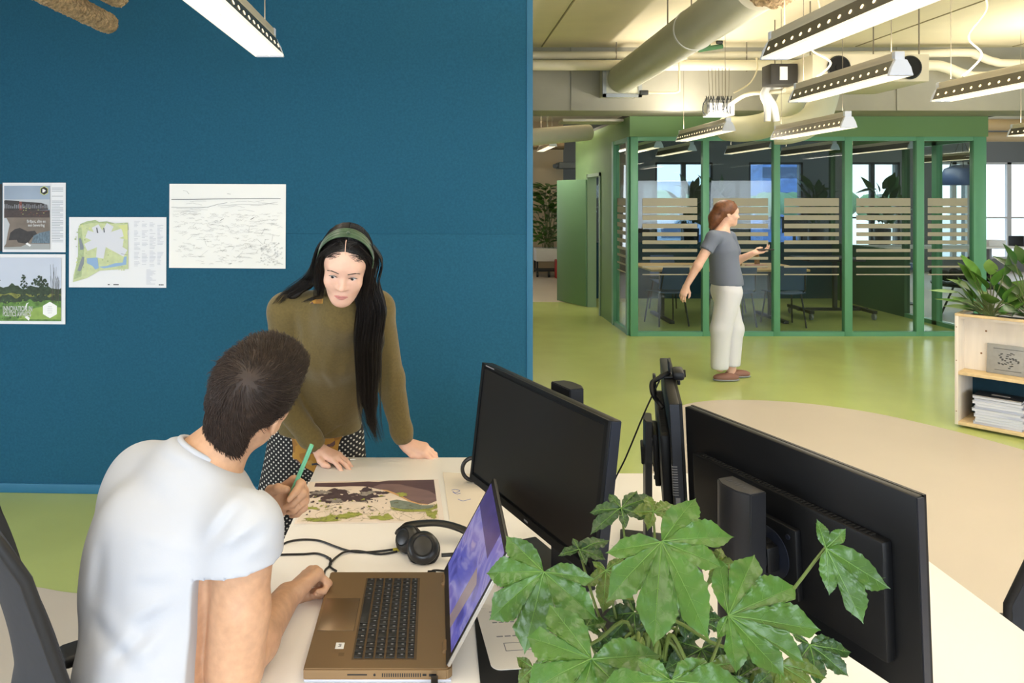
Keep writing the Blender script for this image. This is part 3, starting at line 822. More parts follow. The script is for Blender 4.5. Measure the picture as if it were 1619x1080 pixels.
# ------------------------------------------------------------------ meeting room furniture
m_wood = mat('pale_wood_top', (222, 184, 128), 0.5, var=0.08, scale=3, stretch=(1, 12, 1))
m_shell = mat('navy_chair_shell', (56, 82, 126), 0.45)
m_black = mat('black_metal', (22, 22, 24), 0.45)
t = thing('meeting_table', 'long wood-topped meeting table behind the glass on black trestle legs', 'table', (3.95, 10.75, 0))
b = B(); b.span((2.9, 10.25, 0.715), (5.05, 11.3, 0.745), bev=0.004); obj('table_top', b, m_wood, t, world=True)
for x in (3.2, 4.75):
    b = B(); b.span((x - 0.03, 10.75, 0.05), (x + 0.03, 10.82, 0.715)); b.span((x - 0.035, 10.3, 0.0), (x + 0.035, 11.25, 0.04), bev=0.006); b.span((x - 0.03, 10.4, 0.67), (x + 0.03, 11.15, 0.714))
    obj('leg', b, m_black, t, world=True)
def meeting_chair(label):
    t = thing('meeting_chair', label, 'chair', (0, 0, 0), 0, 'navy chairs round the meeting table')
    b = B(); b.grid(lambda u, v: V(((v - 0.5) * 0.42, (u - 0.5) * 0.42, 0.45 + 0.02 * (2 * v - 1) ** 2 - 0.02 * u * u)), 8, 8, thick=0.012); obj('seat', b, m_shell, t)
    b = B(); b.grid(lambda u, v: V(((v - 0.5) * 0.42 * (1 - 0.12 * u), -0.21 - 0.09 * u - 0.05 * (1 - (2 * v - 1) ** 2), 0.50 + 0.32 * u)), 8, 8, thick=0.012); obj('backrest', b, m_shell, t)
    for sx in (-1, 1):
        for sy in (-1, 1):
            b = B(); b.tube([(sx * 0.17, sy * 0.16, 0.44), (sx * 0.21, sy * 0.23, 0.0)], 0.011, 8); obj('leg', b, m_black, t)
        b = B(); b.tube([(sx * 0.18, -0.14, 0.44), (sx * 0.19, -0.24, 0.5), (sx * 0.17, -0.28, 0.72)], 0.009, 8); obj('back_support', b, m_black, t)
    return t
ch0 = meeting_chair('navy chair with its back to the glass, behind the walking woman at her right elbow')
ch0.location = (4.02, 10.25, 0)
for x, y, rz, lab in ((4.66, 10.2, -0.06, 'navy chair with its back to the glass, third bay, right-hand one'), (3.12, 10.3, 0.15, 'navy chair at the left end of the meeting table behind the first pane'),
                      (3.5, 11.5, PI, 'navy chair on the far side of the meeting table, left one'), (4.4, 11.5, PI - 0.1, 'navy chair on the far side of the meeting table, right one')):
    dup(ch0, (x, y, 0), rz, lab)
b = B(); b.box((4.13, 10.5, 0.835), (0.15, 0.12, 0.18), bev=0.006); tag(obj('cardboard_box', b, mat('cardboard', (178, 136, 92), 0.8)), 'small brown box on the meeting table beside the walking woman', 'box')
b = B(); b.lathe([(0.03, 0), (0.035, 0.01), (0.035, 0.14), (0.014, 0.2), (0.014, 0.24), (0, 0.24)], 14, M4.Translation((4.52, 10.7, 0.745))); tag(obj('bottle', b, mat('amber_bottle', (150, 110, 60), 0.2)), 'amber bottle on the meeting table', 'bottle')
b = B(); b.box((4.42, 10.5, 0.765), (0.24, 0.17, 0.04), rot=0.3, bev=0.004); tag(obj('book', b, mat('book_red_white', (206, 150, 140), 0.6, var=0.3, scale=18)), 'pinkish book lying on the meeting table by the bottle', 'book')
t = thing('mobile_screen_stand', 'black mobile stand on castors at the right end of the meeting table', 'stand', (5.75, 10.9, 0))
b = B(); b.span((5.71, 10.9, 0.1), (5.76, 10.95, 0.86)); b.span((5.82, 10.9, 0.1), (5.87, 10.95, 0.86)); obj('post', b, m_black, t, world=True)
b = B(); b.span((5.2, 10.6, 0.82), (6.0, 11.2, 0.86), bev=0.005); obj('shelf', b, m_black, t, world=True)
b = B(); b.span((5.2, 10.9, 0.09), (6.2, 10.96, 0.13)); b.span((5.22, 10.6, 0.09), (5.28, 11.3, 0.13)); b.span((6.1, 10.6, 0.09), (6.16, 11.3, 0.13)); obj('base', b, m_black, t, world=True)
for x in (5.25, 6.13):
    for y in (10.63, 11.26):
        b = B(); b.cyl((x - 0.015, y, 0.045), (x + 0.015, y, 0.045), 0.045, 14); b.cyl((x - 0.02, y, 0.045), (x + 0.02, y, 0.045), 0.012, 8); b.cyl((x, y, 0.05), (x, y, 0.1), 0.01, 6); obj('castor', b, m_grey, t, world=True)

# desks with planters behind the meeting room
for i, x in enumerate((4.2, 5.9, 7.6)):
    t = thing('window_desk', ['white desk under the first back window', 'white desk under the blue tower window', 'white desk under the third back window'][i] + ' behind the meeting room', 'desk', (x, 16.2, 0), 0, 'desks along the back windows')
    b = B(); b.box((0, 0, 0.73), (1.5, 0.75, 0.03), bev=0.004); obj('desk_top', b, m_white, t)
    for sx in (-0.7, 0.7): b = B(); b.box((sx, 0, 0.36), (0.05, 0.65, 0.71)); obj('leg', b, m_grey, t)
    b = B(); b.box((0.1, 0.1, 1.12), (0.55, 0.035, 0.33), bev=0.006); b.box((0.1, 0.13, 0.9), (0.06, 0.03, 0.3)); b.box((0.1, 0.12, 0.755), (0.22, 0.18, 0.015)); m_ = obj('desk_monitor', b, m_black)
    m_.location = (x, 16.2, 0); tag(m_, ['small far monitor on the desk under the first back window', 'small far monitor on the desk under the blue tower window', 'small far monitor on the desk under the third back window'][i], 'monitor')
for i, px in enumerate((1092, 1290, 1395, 1130)):
    d = 17.1; p = at(px, 320, d)
    t = thing('sill_plant', ['spiky plant on the sill by the first window', 'spiky plant on the sill right of the blue tower', 'spiky plant on the sill at the third window', 'spiky plant on the sill left of the blue tower'][i], 'plant', (p.x, d, 0.0), 0, 'plants at the back windows')
    b = B(); b.lathe([(0.14, 0), (0.18, 1.0), (0.17, 1.02), (0, 1.0)], 18, M4.Translation((p.x, d, 0))); obj('pot', b, m_dark, t, world=True)
    bush(t, (p.x, d, 1.0), 0.34, 0.26, 0.95, 46, 0.36, 30 + i, m_leafd, 0.7)

# things right of the meeting room
t = thing('pendant_lamp', 'navy dome pendant hung on three strings behind the last pane', 'lamp', at(1521, 262, 12.5))
c = at(1521, 262, 12.5); c = V((c.x, 12.5, 1.9))
b = B(); b.lathe([(0.30, 0.0), (0.31, 0.12), (0.25, 0.27), (0.12, 0.33), (0, 0.34)], 28, M4.Translation((c.x, c.y, 1.92))); obj('shade', b, mat('navy_shade', (40, 62, 104), 0.5), t, world=True)
b = B()
for k in range(3): b.cyl((c.x + 0.2 * math.cos(k * 2.1), c.y + 0.2 * math.sin(k * 2.1), 2.2), (c.x, c.y, 2.75), 0.006, 6)
b.cyl((c.x, c.y, 2.75), (c.x, c.y, CEIL), 0.006, 6); obj('string', b, m_dark, t, world=True)
t = thing('lounge_table', 'low dark table with black clumps of cloth beyond the last pane', 'table', (7.75, 11.0, 0))
rr = random.Random(8)
b = B(); b.lathe([(0, 0.44), (0.48, 0.44), (0.5, 0.46), (0.5, 0.48), (0, 0.48)], 28, M4.Translation((7.75, 11.0, 0))); obj('table_top', b, m_black, t, world=True)
for k in range(3): b = B(); b.tube([(7.75 + 0.2 * math.cos(k * 2.1 + 0.4), 11 + 0.2 * math.sin(k * 2.1 + 0.4), 0.44), (7.75 + 0.36 * math.cos(k * 2.1 + 0.4), 11 + 0.36 * math.sin(k * 2.1 + 0.4), 0)], 0.014, 8); obj('leg', b, m_black, t, world=True)
b = B()
for k in range(40): b.sphere((7.75 + rr.uniform(-0.42, 0.42), 11 + rr.uniform(-0.3, 0.3), 0.535 + rr.uniform(0, 0.1)), (0.06 + 0.05 * rr.random(), 0.07, 0.05), 8)
tag(obj('cloth_heap', b, mat('black_cloth', (24, 24, 26), 0.95, var=0.5, scale=30)), 'black rumpled cloth heaped on the low dark table', 'cloth')
t = thing('window_bench', 'white worktop along the right-hand windows behind the planter', 'worktop', (9.3, 15.6, 0))
b = B(); b.span((8.6, 15.0, 0.70), (13.5, 15.7, 0.74), bev=0.004); obj('top', b, m_white, t, world=True)
for x in (8.8, 11.0, 13.3): b = B(); b.span((x, 15.1, 0), (x + 0.05, 15.6, 0.70)); obj('leg', b, m_grey, t, world=True)
for i, (x, h) in enumerate(((11.2, 0.12), (11.8, 0.2), (12.4, 0.1), (12.9, 0.16))):
    b = B(); b.box((x, 15.3, 0.74 + h / 2), (0.34, 0.3, h), rot=0.3 * i, bev=0.01); tag(obj('desk_box', b, [m_white, m_dark, m_grey, m_shell][i]), ['low white box', 'tall dark box', 'flat grey box', 'navy box'][i] + ' on the worktop by the right-hand windows', 'box')
t = thing('office_stool', 'navy padded stool behind the last pane of the meeting room', 'stool', (7.5, 12.3, 0))
b = B(); b.lathe([(0, 0.56), (0.2, 0.56), (0.22, 0.6), (0.2, 0.66), (0, 0.67)], 22, M4.Translation((7.5, 12.3, 0))); obj('seat', b, m_shell, t, world=True)
b = B(); b.cyl((7.5, 12.3, 0.04), (7.5, 12.3, 0.56), 0.025, 10); obj('column', b, m_black, t, world=True)
b = B(); b.lathe([(0, 0), (0.22, 0), (0.22, 0.02), (0.03, 0.05), (0, 0.05)], 22, M4.Translation((7.5, 12.3, 0))); obj('base', b, m_black, t, world=True)

# ------------------------------------------------------------------ wooden planter shelf at the right edge
m_pine = mat('pale_plywood', (226, 216, 202), 0.6, var=0.06, scale=2.2, stretch=(9, 9, 1), detail=5)
m_pedge = mat('plywood_edge', (222, 196, 150), 0.6, var=0.1, scale=20)
SA = V((3.885, 5.69, 0)); su = V((0.66, -0.75, 0)).normalized(); sv = V((0.75, 0.66, 0)).normalized()
sm = frame(SA, su, sv, V((0, 0, 1)))
t = thing('planter_shelf', 'pale plywood shelf unit with planted top at the right edge', 'shelf unit')
t.matrix_basis = sm
WS, DS, HS = 1.15, 0.40, 0.835
b = B(); b.span((0, 0, 0.02), (0.022, DS, HS), bev=0.002); obj('side_panel', b, m_pine, t)
b = B(); b.span((WS - 0.022, 0, 0.02), (WS, DS, HS), bev=0.002); obj('side_panel', b, m_pine, t)
b = B(); b.span((0.022, 0.16, 0.42), (WS - 0.022, 0.18, HS - 0.01)); obj('back_panel', b, m_pine, t)
b = B(); b.span((0.022, 0.38, 0.02), (WS - 0.022, 0.40, 0.42)); obj('back_panel', b, m_teal, t)
for z in (0.02, 0.395): b = B(); b.span((0.022, 0.0, z), (WS - 0.022, DS - 0.021, z + 0.024), bev=0.002); obj('shelf_board', b, m_pedge, t)
b = B(); b.span((0, 0, HS - 0.004), (WS, 0.02, HS + 0.016), bev=0.002); b.span((0, DS - 0.02, HS - 0.004), (WS, DS, HS + 0.016), bev=0.002); b.span((0, 0.02, HS - 0.004), (0.02, DS - 0.02, HS + 0.016)); obj('top_rim', b, m_pedge, t)
b = B(); b.span((0.022, 0.18, HS - 0.035), (WS - 0.022, DS - 0.02, HS - 0.02)); obj('soil_bed', b, m_soil, t)
b = B(); b.span((0.022, 0.02, HS - 0.022), (WS - 0.022, 0.18, HS - 0.004)); obj('top_board', b, m_pine, t)
b = B()
for x, z in ((0.011, 0.12), (0.011, 0.5), (0.011, 0.75)): b.cyl((x, -0.001, z), (x, 0.002, z), 0.004, 10)
for x, z in ((0.16, 0.72), (0.13, 0.55), (0.5, 0.7)): b.cyl((x, 0.158, z), (x, 0.161, z), 0.007, 10)
obj('knot', b, mat('wood_knot', (140, 100, 64), 0.7), t)
# engraved plaque and magazines
t = thing('metal_plaque', 'grey square metal plaque with engraved emblem leaning on the upper shelf', 'plaque'); t.matrix_basis = sm
b = B(); pm = M4.Translation((0.30, 0.13, 0.4195)) @ M4.Rotation(-0.10, 4, 'X'); b.span((-0.13, -0.01, 0), (0.13, 0.01, 0.215), bev=0.002, mtx=pm); obj('plate', b, mat('brushed_plate', (156, 156, 152), 0.6, metal=0.25, var=0.05, scale=30), t)
b = B(); rr = random.Random(5)
for k in range(64):
    a = k * 0.31 + rr.uniform(-0.1, 0.1); r = (0.062, 0.048, 0.034, 0.018)[k % 4]
    x, z = r * math.cos(a), 0.105 + r * math.sin(a) * 0.9
    b.span((x - 0.006, -0.0115, z - 0.0035), (x + 0.006, -0.0105, z + 0.0035), mtx=pm)
for z, w in ((0.185, 0.09), (0.03, 0.08)): b.span((-w, -0.0115, z - 0.002), (w, -0.0105, z + 0.002), mtx=pm)
obj('engraving', b, mat('engraved_grey', (104, 104, 102), 0.5, metal=0.5), t)
m_mag = mat('magazine_paper', (206, 208, 216), 0.6)
m_cov = [mat('magazine_cover_dark', (40, 42, 50), 0.35), mat('magazine_cover_pale', (196, 200, 212), 0.4)]
nmag = 11; rr = random.Random(9)
for k in range(nmag):
    th = 0.019
    lab = ['lowest white magazine of the stack in the planter shelf', 'topmost magazine with a black cover on the shelf stack'][k == nmag - 1] if k in (0, nmag - 1) else ['second', 'third', 'fourth', 'fifth', 'sixth', 'seventh', 'eighth', 'ninth', 'tenth'][k - 1] + ' magazine from the bottom of the shelf stack'
    t = thing('magazine', lab, 'magazine', (0, 0, 0), 0, 'magazines stacked in the planter shelf')
    t.matrix_basis = sm @ M4.Translation((0.255 + rr.uniform(-0.012, 0.012), 0.18 + rr.uniform(-0.01, 0.01) - 0.04, 0.0445 + k * th)) @ M4.Rotation(rr.uniform(-0.06, 0.06) + 0.05, 4, 'Z')
    b = B(); b.span((-0.145, -0.105, 0.001), (0.145, 0.105, th - 0.0018)); obj('pages', b, m_mag, t)
    b = B(); b.span((-0.148, -0.108, th - 0.0018), (0.148, 0.108, th - 0.0002)); b.span((-0.148, -0.108, 0), (0.148, 0.108, 0.001)); cv = obj('cover', b, m_cov[0 if k == nmag - 1 else 1], t)
    if k == nmag - 1:
        b = B(); b.span((-0.05, 0.0, th - 0.0002), (0.06, 0.03, th + 0.0002)); b.span((-0.147, -0.107, th - 0.0002), (0.147, -0.085, th + 0.0001)); obj('cover_print', b, m_mag, cv)
# plants growing in the top: broad upright leaves
rr = random.Random(17)
spots = [(0.18, 0.20), (0.42, 0.22), (0.68, 0.2), (0.95, 0.22)]
for i, (sx, sy) in enumerate(spots):
    root = sm @ V((sx, sy, HS - 0.02))
    t = thing('broad_leaf_plant', ['broad-leaved plant at the corner of the plywood planter', 'second broad-leaved plant from the planter corner', 'third broad-leaved plant from the planter corner', 'broad-leaved plant at the hidden end of the planter'][i], 'plant', root, 0, 'plants in the plywood planter')
    b = B(); st = B()
    for k in range(30):
        a = rr.uniform(0, 2 * PI); e = rr.uniform(0.15, 1.25); rad = rr.uniform(0.03, 0.16)
        p = root + V((math.cos(a) * rad, math.sin(a) * rad, 0.03 + rr.uniform(0, 0.30 + 0.1 * i) * (1 if e > 0.5 else 0.3)))
        d = V((math.cos(a) * math.cos(e), math.sin(a) * math.cos(e), math.sin(e)))
        L = rr.uniform(0.15, 0.25)
        leaf_blade(b, p, p + d * L, L * rr.uniform(0.5, 0.66), (0, -0.3, 1) if abs(d.z) < 0.9 else (0.4, -1, 0.1), 7, rr.uniform(0.0, 0.3), 0.12)
        st.tube(spline([root, (root + p) / 2 + V((0, 0, 0.02)), p], 3), 0.004, 5)
    obj('foliage', b, m_leafd if i % 2 else m_leafm, t, world=True, smooth=60); obj('stem', st, m_stem, t, world=True)
    if i == 0:
        b = B(); q = at(1515, 462, 5.72)
        leaf_blade(b, q, at(1466, 462, 5.6), 0.055, (0.1, -0.5, 1), 8, -0.05)
        q2 = at(1526, 480, 5.7); leaf_blade(b, q2, at(1478, 470, 5.6), 0.05, (0.1, -0.5, 1), 8, 0.05)
        st = B(); st.tube([root, q], 0.004, 5); st.tube([root, q2], 0.004, 5)
        obj('foliage', b, m_leafm, t, world=True, smooth=60); obj('stem', st, m_stem, t, world=True)
# ------------------------------------------------------------------ desks
DZ = 0.74
m_top = mat('desk_laminate', (244, 239, 235), 0.38, spec=0.4)
m_topedge = mat('desk_edge', (220, 204, 180), 0.5)
m_leg = mat('desk_frame_white', (214, 212, 208), 0.4)
def desk(label, x0, x1, y0, y1):
    t = thing('office_desk', label, 'desk', ((x0 + x1) / 2, (y0 + y1) / 2, 0), 0, 'desks pushed together')
    b = B(); b.span((x0, y0, DZ - 0.026), (x1, y1, DZ), bev=0.003); obj('desk_top', b, m_top, t, world=True)
    for y in (y0 + 0.2, y1 - 0.2):
        for x in (x0 + 0.07, x1 - 0.07):
            b = B(); b.span((x - 0.025, y - 0.025, 0.0), (x + 0.025, y + 0.025, DZ - 0.06), bev=0.003); obj('leg', b, m_leg, t, world=True)
        b = B(); b.span((x0 + 0.07, y - 0.02, DZ - 0.06), (x1 - 0.07, y + 0.02, DZ - 0.026)); obj('cross_beam', b, m_leg, t, world=True)
    b = B(); b.span((x0 + 0.25, y0 + 0.2, DZ - 0.06), (x0 + 0.30, y1 - 0.2, DZ - 0.03)); obj('frame_rail', b, m_leg, t, world=True)
    return t
desk('white desk with map and laptop, before the standing woman', -0.438, 0.43, 1.0, 2.862)
desk('white desk behind the two monitors seen from the back', 0.436, 1.328, 0.84, 2.697)

# ------------------------------------------------------------------ monitors
m_mon = mat('monitor_black', (11, 12, 15), 0.45, spec=0.3)
m_screen = mat('screen_off', (24, 20, 18), 0.4, spec=0.4)
m_monedge = mat('monitor_edge', (30, 34, 46), 0.35)
m_logo = mat('grey_lettering', (128, 128, 132), 0.5)
def monitor(label, A, C, h, tilt, thick, col_off, col_top, hump=True, base_dx=0.0, col_t=1.0):
    """A, C: upper corners left and right as the user sees them"""
    A, C = V(A), V(C); X = (C - A); w = X.length; X.normalize(); N = X.cross(V((0, 0, 1))).normalized()
    Zt = (V((0, 0, 1)) * math.cos(tilt) - N * math.sin(tilt)).normalized(); Nt = X.cross(Zt)
    if Nt.dot(N) < 0: Nt = -Nt
    top = (A + C) / 2; ctr = top - Zt * (h / 2)
    foot = ctr - N * col_off
    t = thing('computer_monitor', label, 'monitor', (foot.x, foot.y, DZ), 0, 'computer monitors')
    m = frame(ctr, X, -Nt, Zt)                   # local: x right, y backwards, z up
    b = B(); b.box((0, thick / 2, 0), (w, thick, h), bev=0.004, mtx=m)
    obj('housing', b, m_mon, t, world=True)
    for s in (-1, 1): b = B(); b.box((s * (w / 2 + 0.0005), thick / 2, 0), (0.002, thick * 0.8, h * 0.985), mtx=m); obj('side_edge', b, m_monedge, t, world=True)
    b = B(); b.box((0, -0.0012, 0.005), (w - 0.026, 0.0012, h - 0.04), mtx=m); obj('screen', b, m_screen, t, world=True)
    b = B(); b.box((0, -0.002, h / 2 - 0.004), (w, 0.006, 0.008), mtx=m); b.box((0, -0.002, -h / 2 + 0.009), (w, 0.006, 0.018), mtx=m)
    for s in (-1, 1): b.box((s * (w / 2 - 0.006), -0.002, 0), (0.012, 0.006, h), mtx=m)
    bz = obj('bezel', b, m_mon, t, world=True)
    if hump:
        b = B(); b.box((0, thick + 0.011, -h * 0.06), (w * 0.84, 0.024, h * 0.60), bev=0.006, mtx=m); hp_ = obj('back_cover', b, m_mon, t, world=True)
        b = B()
        for k in range(44): b.box((-w * 0.37 + w * 0.74 * k / 43, thick + 0.011, h * 0.2412), (0.004, 0.012, 0.0012), mtx=m)
        obj('vent_slots', b, mat('vent_black', (6, 6, 7), 0.8), hp_, world=True)
        b = B(); b.box((0, thick + 0.030, -h * 0.10), (0.135, 0.014, 0.135), bev=0.003, mtx=m); vp = obj('mount_plate', b, m_mon, t, world=True)
        b = B()
        for sx in (-1, 1):
            for sz in (-1, 1): b.cyl(m @ V((sx * 0.05, thick + 0.037, -h * 0.10 + sz * 0.05)), m @ V((sx * 0.05, thick + 0.040, -h * 0.10 + sz * 0.05)), 0.005, 10)
        b.cyl(m @ V((0, thick + 0.0365, -h * 0.10)), m @ V((0, thick + 0.039, -h * 0.10)), 0.05, 32)
        obj('screw', b, m_monedge, vp, world=True)
        b = B(); b.cyl(m @ V((0, thick + 0.036, -h * 0.10)), m @ V((0, col_off - 0.015, -h * 0.10)), 0.028, 24); b.box(m.inverted() @ V(m @ V((0, thick + 0.055, -h * 0.10))), (0.06, 0.03, 0.05), bev=0.004, mtx=m); obj('hinge_head', b, m_mon, t, world=True)
    cm = frame((foot.x, foot.y, 0), X, -N, V((0, 0, 1)))
    b = B(); b.prism([(x, y * col_t) for x, y in ((-0.045, -0.022), (0.045, -0.022), (0.045, 0.016), (0.02, 0.028), (-0.02, 0.028), (-0.045, 0.016))], DZ + 0.012, col_top, mtx=cm, bev=0.002)
    cl = obj('stand_column', b, mat('stand_black', (24, 25, 30), 0.4), t, world=True)
    b = B(); b.box((base_dx, -0.03, DZ + 0.0065), (0.30, 0.21, 0.012), bev=0.004, mtx=cm); obj('stand_base', b, m_mon, t, world=True)
    return t, m, bz, cl, cm
zt = 1.26
A1, C1 = at(765, 573, (EYE - zt) * F / 261), at(965, 665, (EYE - zt) * F / 353)
mon1, m1, bz1, cl1, cm1 = monitor('dark switched-off monitor facing left, beside the open laptop', A1, C1, 0.322, math.radians(7), 0.03, 0.105, 1.258, hump=False, base_dx=-0.14)
wA = (C1 - A1).length
b = B(); b.box((-wA / 2 + 0.05, -0.0056, 0.322 / 2 - 0.004), (0.05, 0.0006, 0.003), mtx=m1)
b.box((0.02, -0.0056, -0.322 / 2 + 0.009), (0.018, 0.0006, 0.004), mtx=m1)
obj('badge', b, m_logo, bz1, world=True)
b = B(); b.box((0, 0.055, 0), (0.12, 0.05, 0.12), bev=0.01, mtx=m1); obj('back_cover', b, m_mon, mon1, world=True)
z2 = 1.235
col_top_3 = 1.165
A3, C3 = at(1455, 784, (EYE - z2) * F / 472), at(1088, 641, (EYE - z2) * F / 329)
off = V((0.008, 0.003, 0))
mon3, m3, bz3, cl3, cm3 = monitor('big black monitor seen from the back, right of the plant', A3 + off, C3 + off, 0.345, math.radians(3), 0.018, 0.125, col_top_3)
A2, C2 = V((0.572, 1.782, z2)), V((0.702, 2.295, z2))
mon2, m2, bz2, cl2, cm2 = monitor('black monitor seen edge-on with a webcam clipped on top', A2, C2, 0.335, math.radians(3), 0.026, 0.075, 1.125, col_t=0.45)
b = B()
for k in range(12): b.box((-0.262, 0.0205, 0.02 - k * 0.006), (0.012, 0.013, 0.002), mtx=m2)
b.box((-0.2655, 0.016, -0.10), (0.002, 0.010, 0.03), mtx=m2); b.box((-0.2655, 0.016, -0.06), (0.002, 0.010, 0.014), mtx=m2)
obj('side_ports', b, m_logo, mon2, world=True)
b = B()
for k, (g, w_) in enumerate(((0.030, 0.003), (0.024, 0.006), (0.012, 0.004), (0.004, 0.006), (-0.006, 0.004), (-0.014, 0.007))):
    b.box((g, 0.0 + 0.002 * (k % 2), col_top_3 + 0.0002), (w_, 0.014 - 0.004 * (k % 3), 0.0004), mtx=cm3)
obj('embossed_lettering', b, mat('emboss', (46, 48, 58), 0.4), cl3, world=True)

# webcam and its lead
t = thing('webcam', 'black webcam clipped onto the edge-on monitor', 'webcam', m2 @ V((0.05, 0.01, 0.17)))
b = B(); b.box((0.0, -0.012, 0.335 / 2 + 0.012), (0.075, 0.03, 0.024), bev=0.008, mtx=m2); b.cyl(m2 @ V((0, -0.026, 0.335 / 2 + 0.012)), m2 @ V((0, -0.031, 0.335 / 2 + 0.012)), 0.01, 16); obj('body', b, m_mon, t, world=True)
b = B(); b.box((0.0, 0.012, 0.335 / 2 + 0.004), (0.03, 0.05, 0.006), bev=0.002, mtx=m2); b.box((0.0, -0.012, 0.335 / 2 - 0.006), (0.03, 0.008, 0.02), bev=0.002, mtx=m2); b.box((0.0, 0.05, 0.335 / 2 - 0.018), (0.03, 0.008, 0.055), bev=0.002, mtx=m2); b.box((0.0, 0.01, 0.335 / 2 + 0.033), (0.05, 0.006, 0.03), bev=0.003, mtx=m2); obj('clip', b, m_mon, t, world=True)
pk = lambda px, py, d: at(px, py, d)
b = B(); b.tube(spline([m2 @ V((0, 0.01, 0.335 / 2 + 0.014)), pk(1040, 599, 2.03), pk(1031, 606, 2.02), pk(1032, 622, 2.0), pk(1040, 635, 2.0), pk(1048, 645, 1.99)], 8), 0.0065, 10); obj('strain_relief', b, m_mon, t, world=True)
b = B(); b.tube(spline([pk(1043, 601, 2.02), pk(1020, 650, 2.02), pk(990, 722, 2.03), pk(966, 775, 2.06), V((0.45, 2.12, DZ + 0.004))], 8), 0.0022, 8); obj('lead', b, m_mon, t, world=True)

# ------------------------------------------------------------------ laptop
m_lap = mat('bronze_laptop_shell', (142, 116, 84), 0.38, metal=0.55)
m_lapdk = mat('laptop_black', (16, 16, 18), 0.35)
m_key = mat('laptop_key', (30, 29, 28), 0.5)
m_keyb = mat('laptop_key_well', (96, 78, 56), 0.45, metal=0.4)
m_silver = mat('laptop_silver_edge', (176, 172, 166), 0.3, metal=0.8)
lx0, lx1, ly0, ly1, lz = -0.272, 0.010, 1.532, 1.930, 0.768
t = lap = thing('laptop_computer', 'open bronze laptop showing a blue map on its screen', 'laptop', ((lx0 + lx1) / 2, (ly0 + ly1) / 2, DZ))
b = B(); b.prism([(lx0 + 0.003, ly0), (lx1 + 0.012, ly0), (lx1 + 0.022, ly0 + 0.01), (lx1 + 0.022, ly1 - 0.01), (lx1 + 0.012, ly1), (lx0 + 0.003, ly1)], DZ + 0.004, lz, bev=0.0025); body = obj('base', b, m_lap, t, world=True)
b = B(); b.span((lx0 + 0.004, ly0 - 0.001, DZ + 0.001), (lx1 + 0.02, ly1 + 0.001, DZ + 0.007), bev=0.002); obj('bottom_cover', b, mat('laptop_bottom', (186, 190, 204), 0.4), t, world=True)
kx0, kx1, ky0, ky1 = -0.172, -0.044, 1.565, 1.894
b = B(); b.span((kx0 - 0.003, ky0 - 0.003, lz - 0.0005), (kx1 + 0.003, ky1 + 0.003, lz + 0.0004)); obj('keyboard_well', b, m_keyb, t, world=True)
rows = [0.020, 0.020, 0.020, 0.020, 0.020, 0.016]
xk = kx0
nk = [11, 16, 17, 17, 18, 19]
for r_, (rh, n_) in enumerate(zip(rows, nk)):
    y = ky1
    widths = [1.0] * n_
    if r_ == 0: widths = [1.2, 1, 1, 1, 5.2, 1, 1, 1, 1, 1, 1]
    elif r_ in (1, 2, 3): widths[0] = 2.2 - 0.3 * r_; widths[12 if n_ > 13 else -1] = 1.7
    tw = sum(widths); u = (ky1 - ky0) / tw
    for w_ in widths:                                # every key a part of its own
        b = B(); b.span((xk + 0.001, y - w_ * u + 0.001, lz + 0.0004), (xk + rh - 0.0015, y - 0.001, lz + 0.0022), bev=0.0006)
        b.mi = 1; b.span((xk + rh * 0.45, y - 0.0055 - 0.002, lz + 0.0022), (xk + rh * 0.70, y - 0.0055 + 0.001, lz + 0.00235))
        obj('key', b, [m_key, m_logo], t, world=True)
        y -= w_ * u
    xk += rh + 0.0022
b = B(); b.span((-0.262, 1.668, lz - 0.0004), (-0.182, 1.800, lz + 0.0005), bev=0.0003); obj('touchpad', b, mat('touchpad_bronze', (132, 107, 78), 0.3, metal=0.5), t, world=True)
b = B(); b.span((-0.262, 1.6665, lz - 0.0002), (-0.1805, 1.668, lz + 0.0003)); b.span((-0.262, 1.800, lz - 0.0002), (-0.1805, 1.8015, lz + 0.0003)); b.span((-0.182, 1.6665, lz - 0.0002), (-0.1805, 1.8015, lz + 0.0003)); obj('touchpad_gap', b, m_keyb, t, world=True)
b = B(); b.span((-0.214, 1.600, lz), (-0.196, 1.622, lz + 0.0004)); st_ = obj('sticker', b, m_white, t, world=True)
b = B()
for k in range(3): b.span((-0.208 + 0.002 * (k % 2), 1.606 + k * 0.004, lz + 0.0004), (-0.202, 1.609 + k * 0.004, lz + 0.0006))
obj('sticker_print', b, m_logo, st_, world=True)
b = B(); b.span((-0.204, 1.575, lz), (-0.192, 1.586, lz + 0.0003)); obj('sticker', b, mat('sticker_bronze', (120, 96, 66), 0.4, metal=0.4), t, world=True)
b = B()
for k in range(18): b.span((-0.11 + k * 0.0045, ly0 - 0.0008, DZ + 0.012), (-0.11 + k * 0.0045 + 0.0022, ly0 + 0.002, DZ + 0.019))
b.span((-0.18, ly0 - 0.0008, DZ + 0.015), (-0.14, ly0 + 0.002, DZ + 0.0175)); b.span((-0.015, ly0 - 0.0008, DZ + 0.013), (0.0, ly0 + 0.002, DZ + 0.018)); b.cyl((-0.125, ly0 - 0.0008, DZ + 0.016), (-0.125, ly0 + 0.002, DZ + 0.016), 0.0025, 10)
b.span((-0.028, ly0 - 0.0008, DZ + 0.014), (-0.02, ly0 + 0.002, DZ + 0.018))
obj('side_ports', b, m_lapdk, t, world=True)
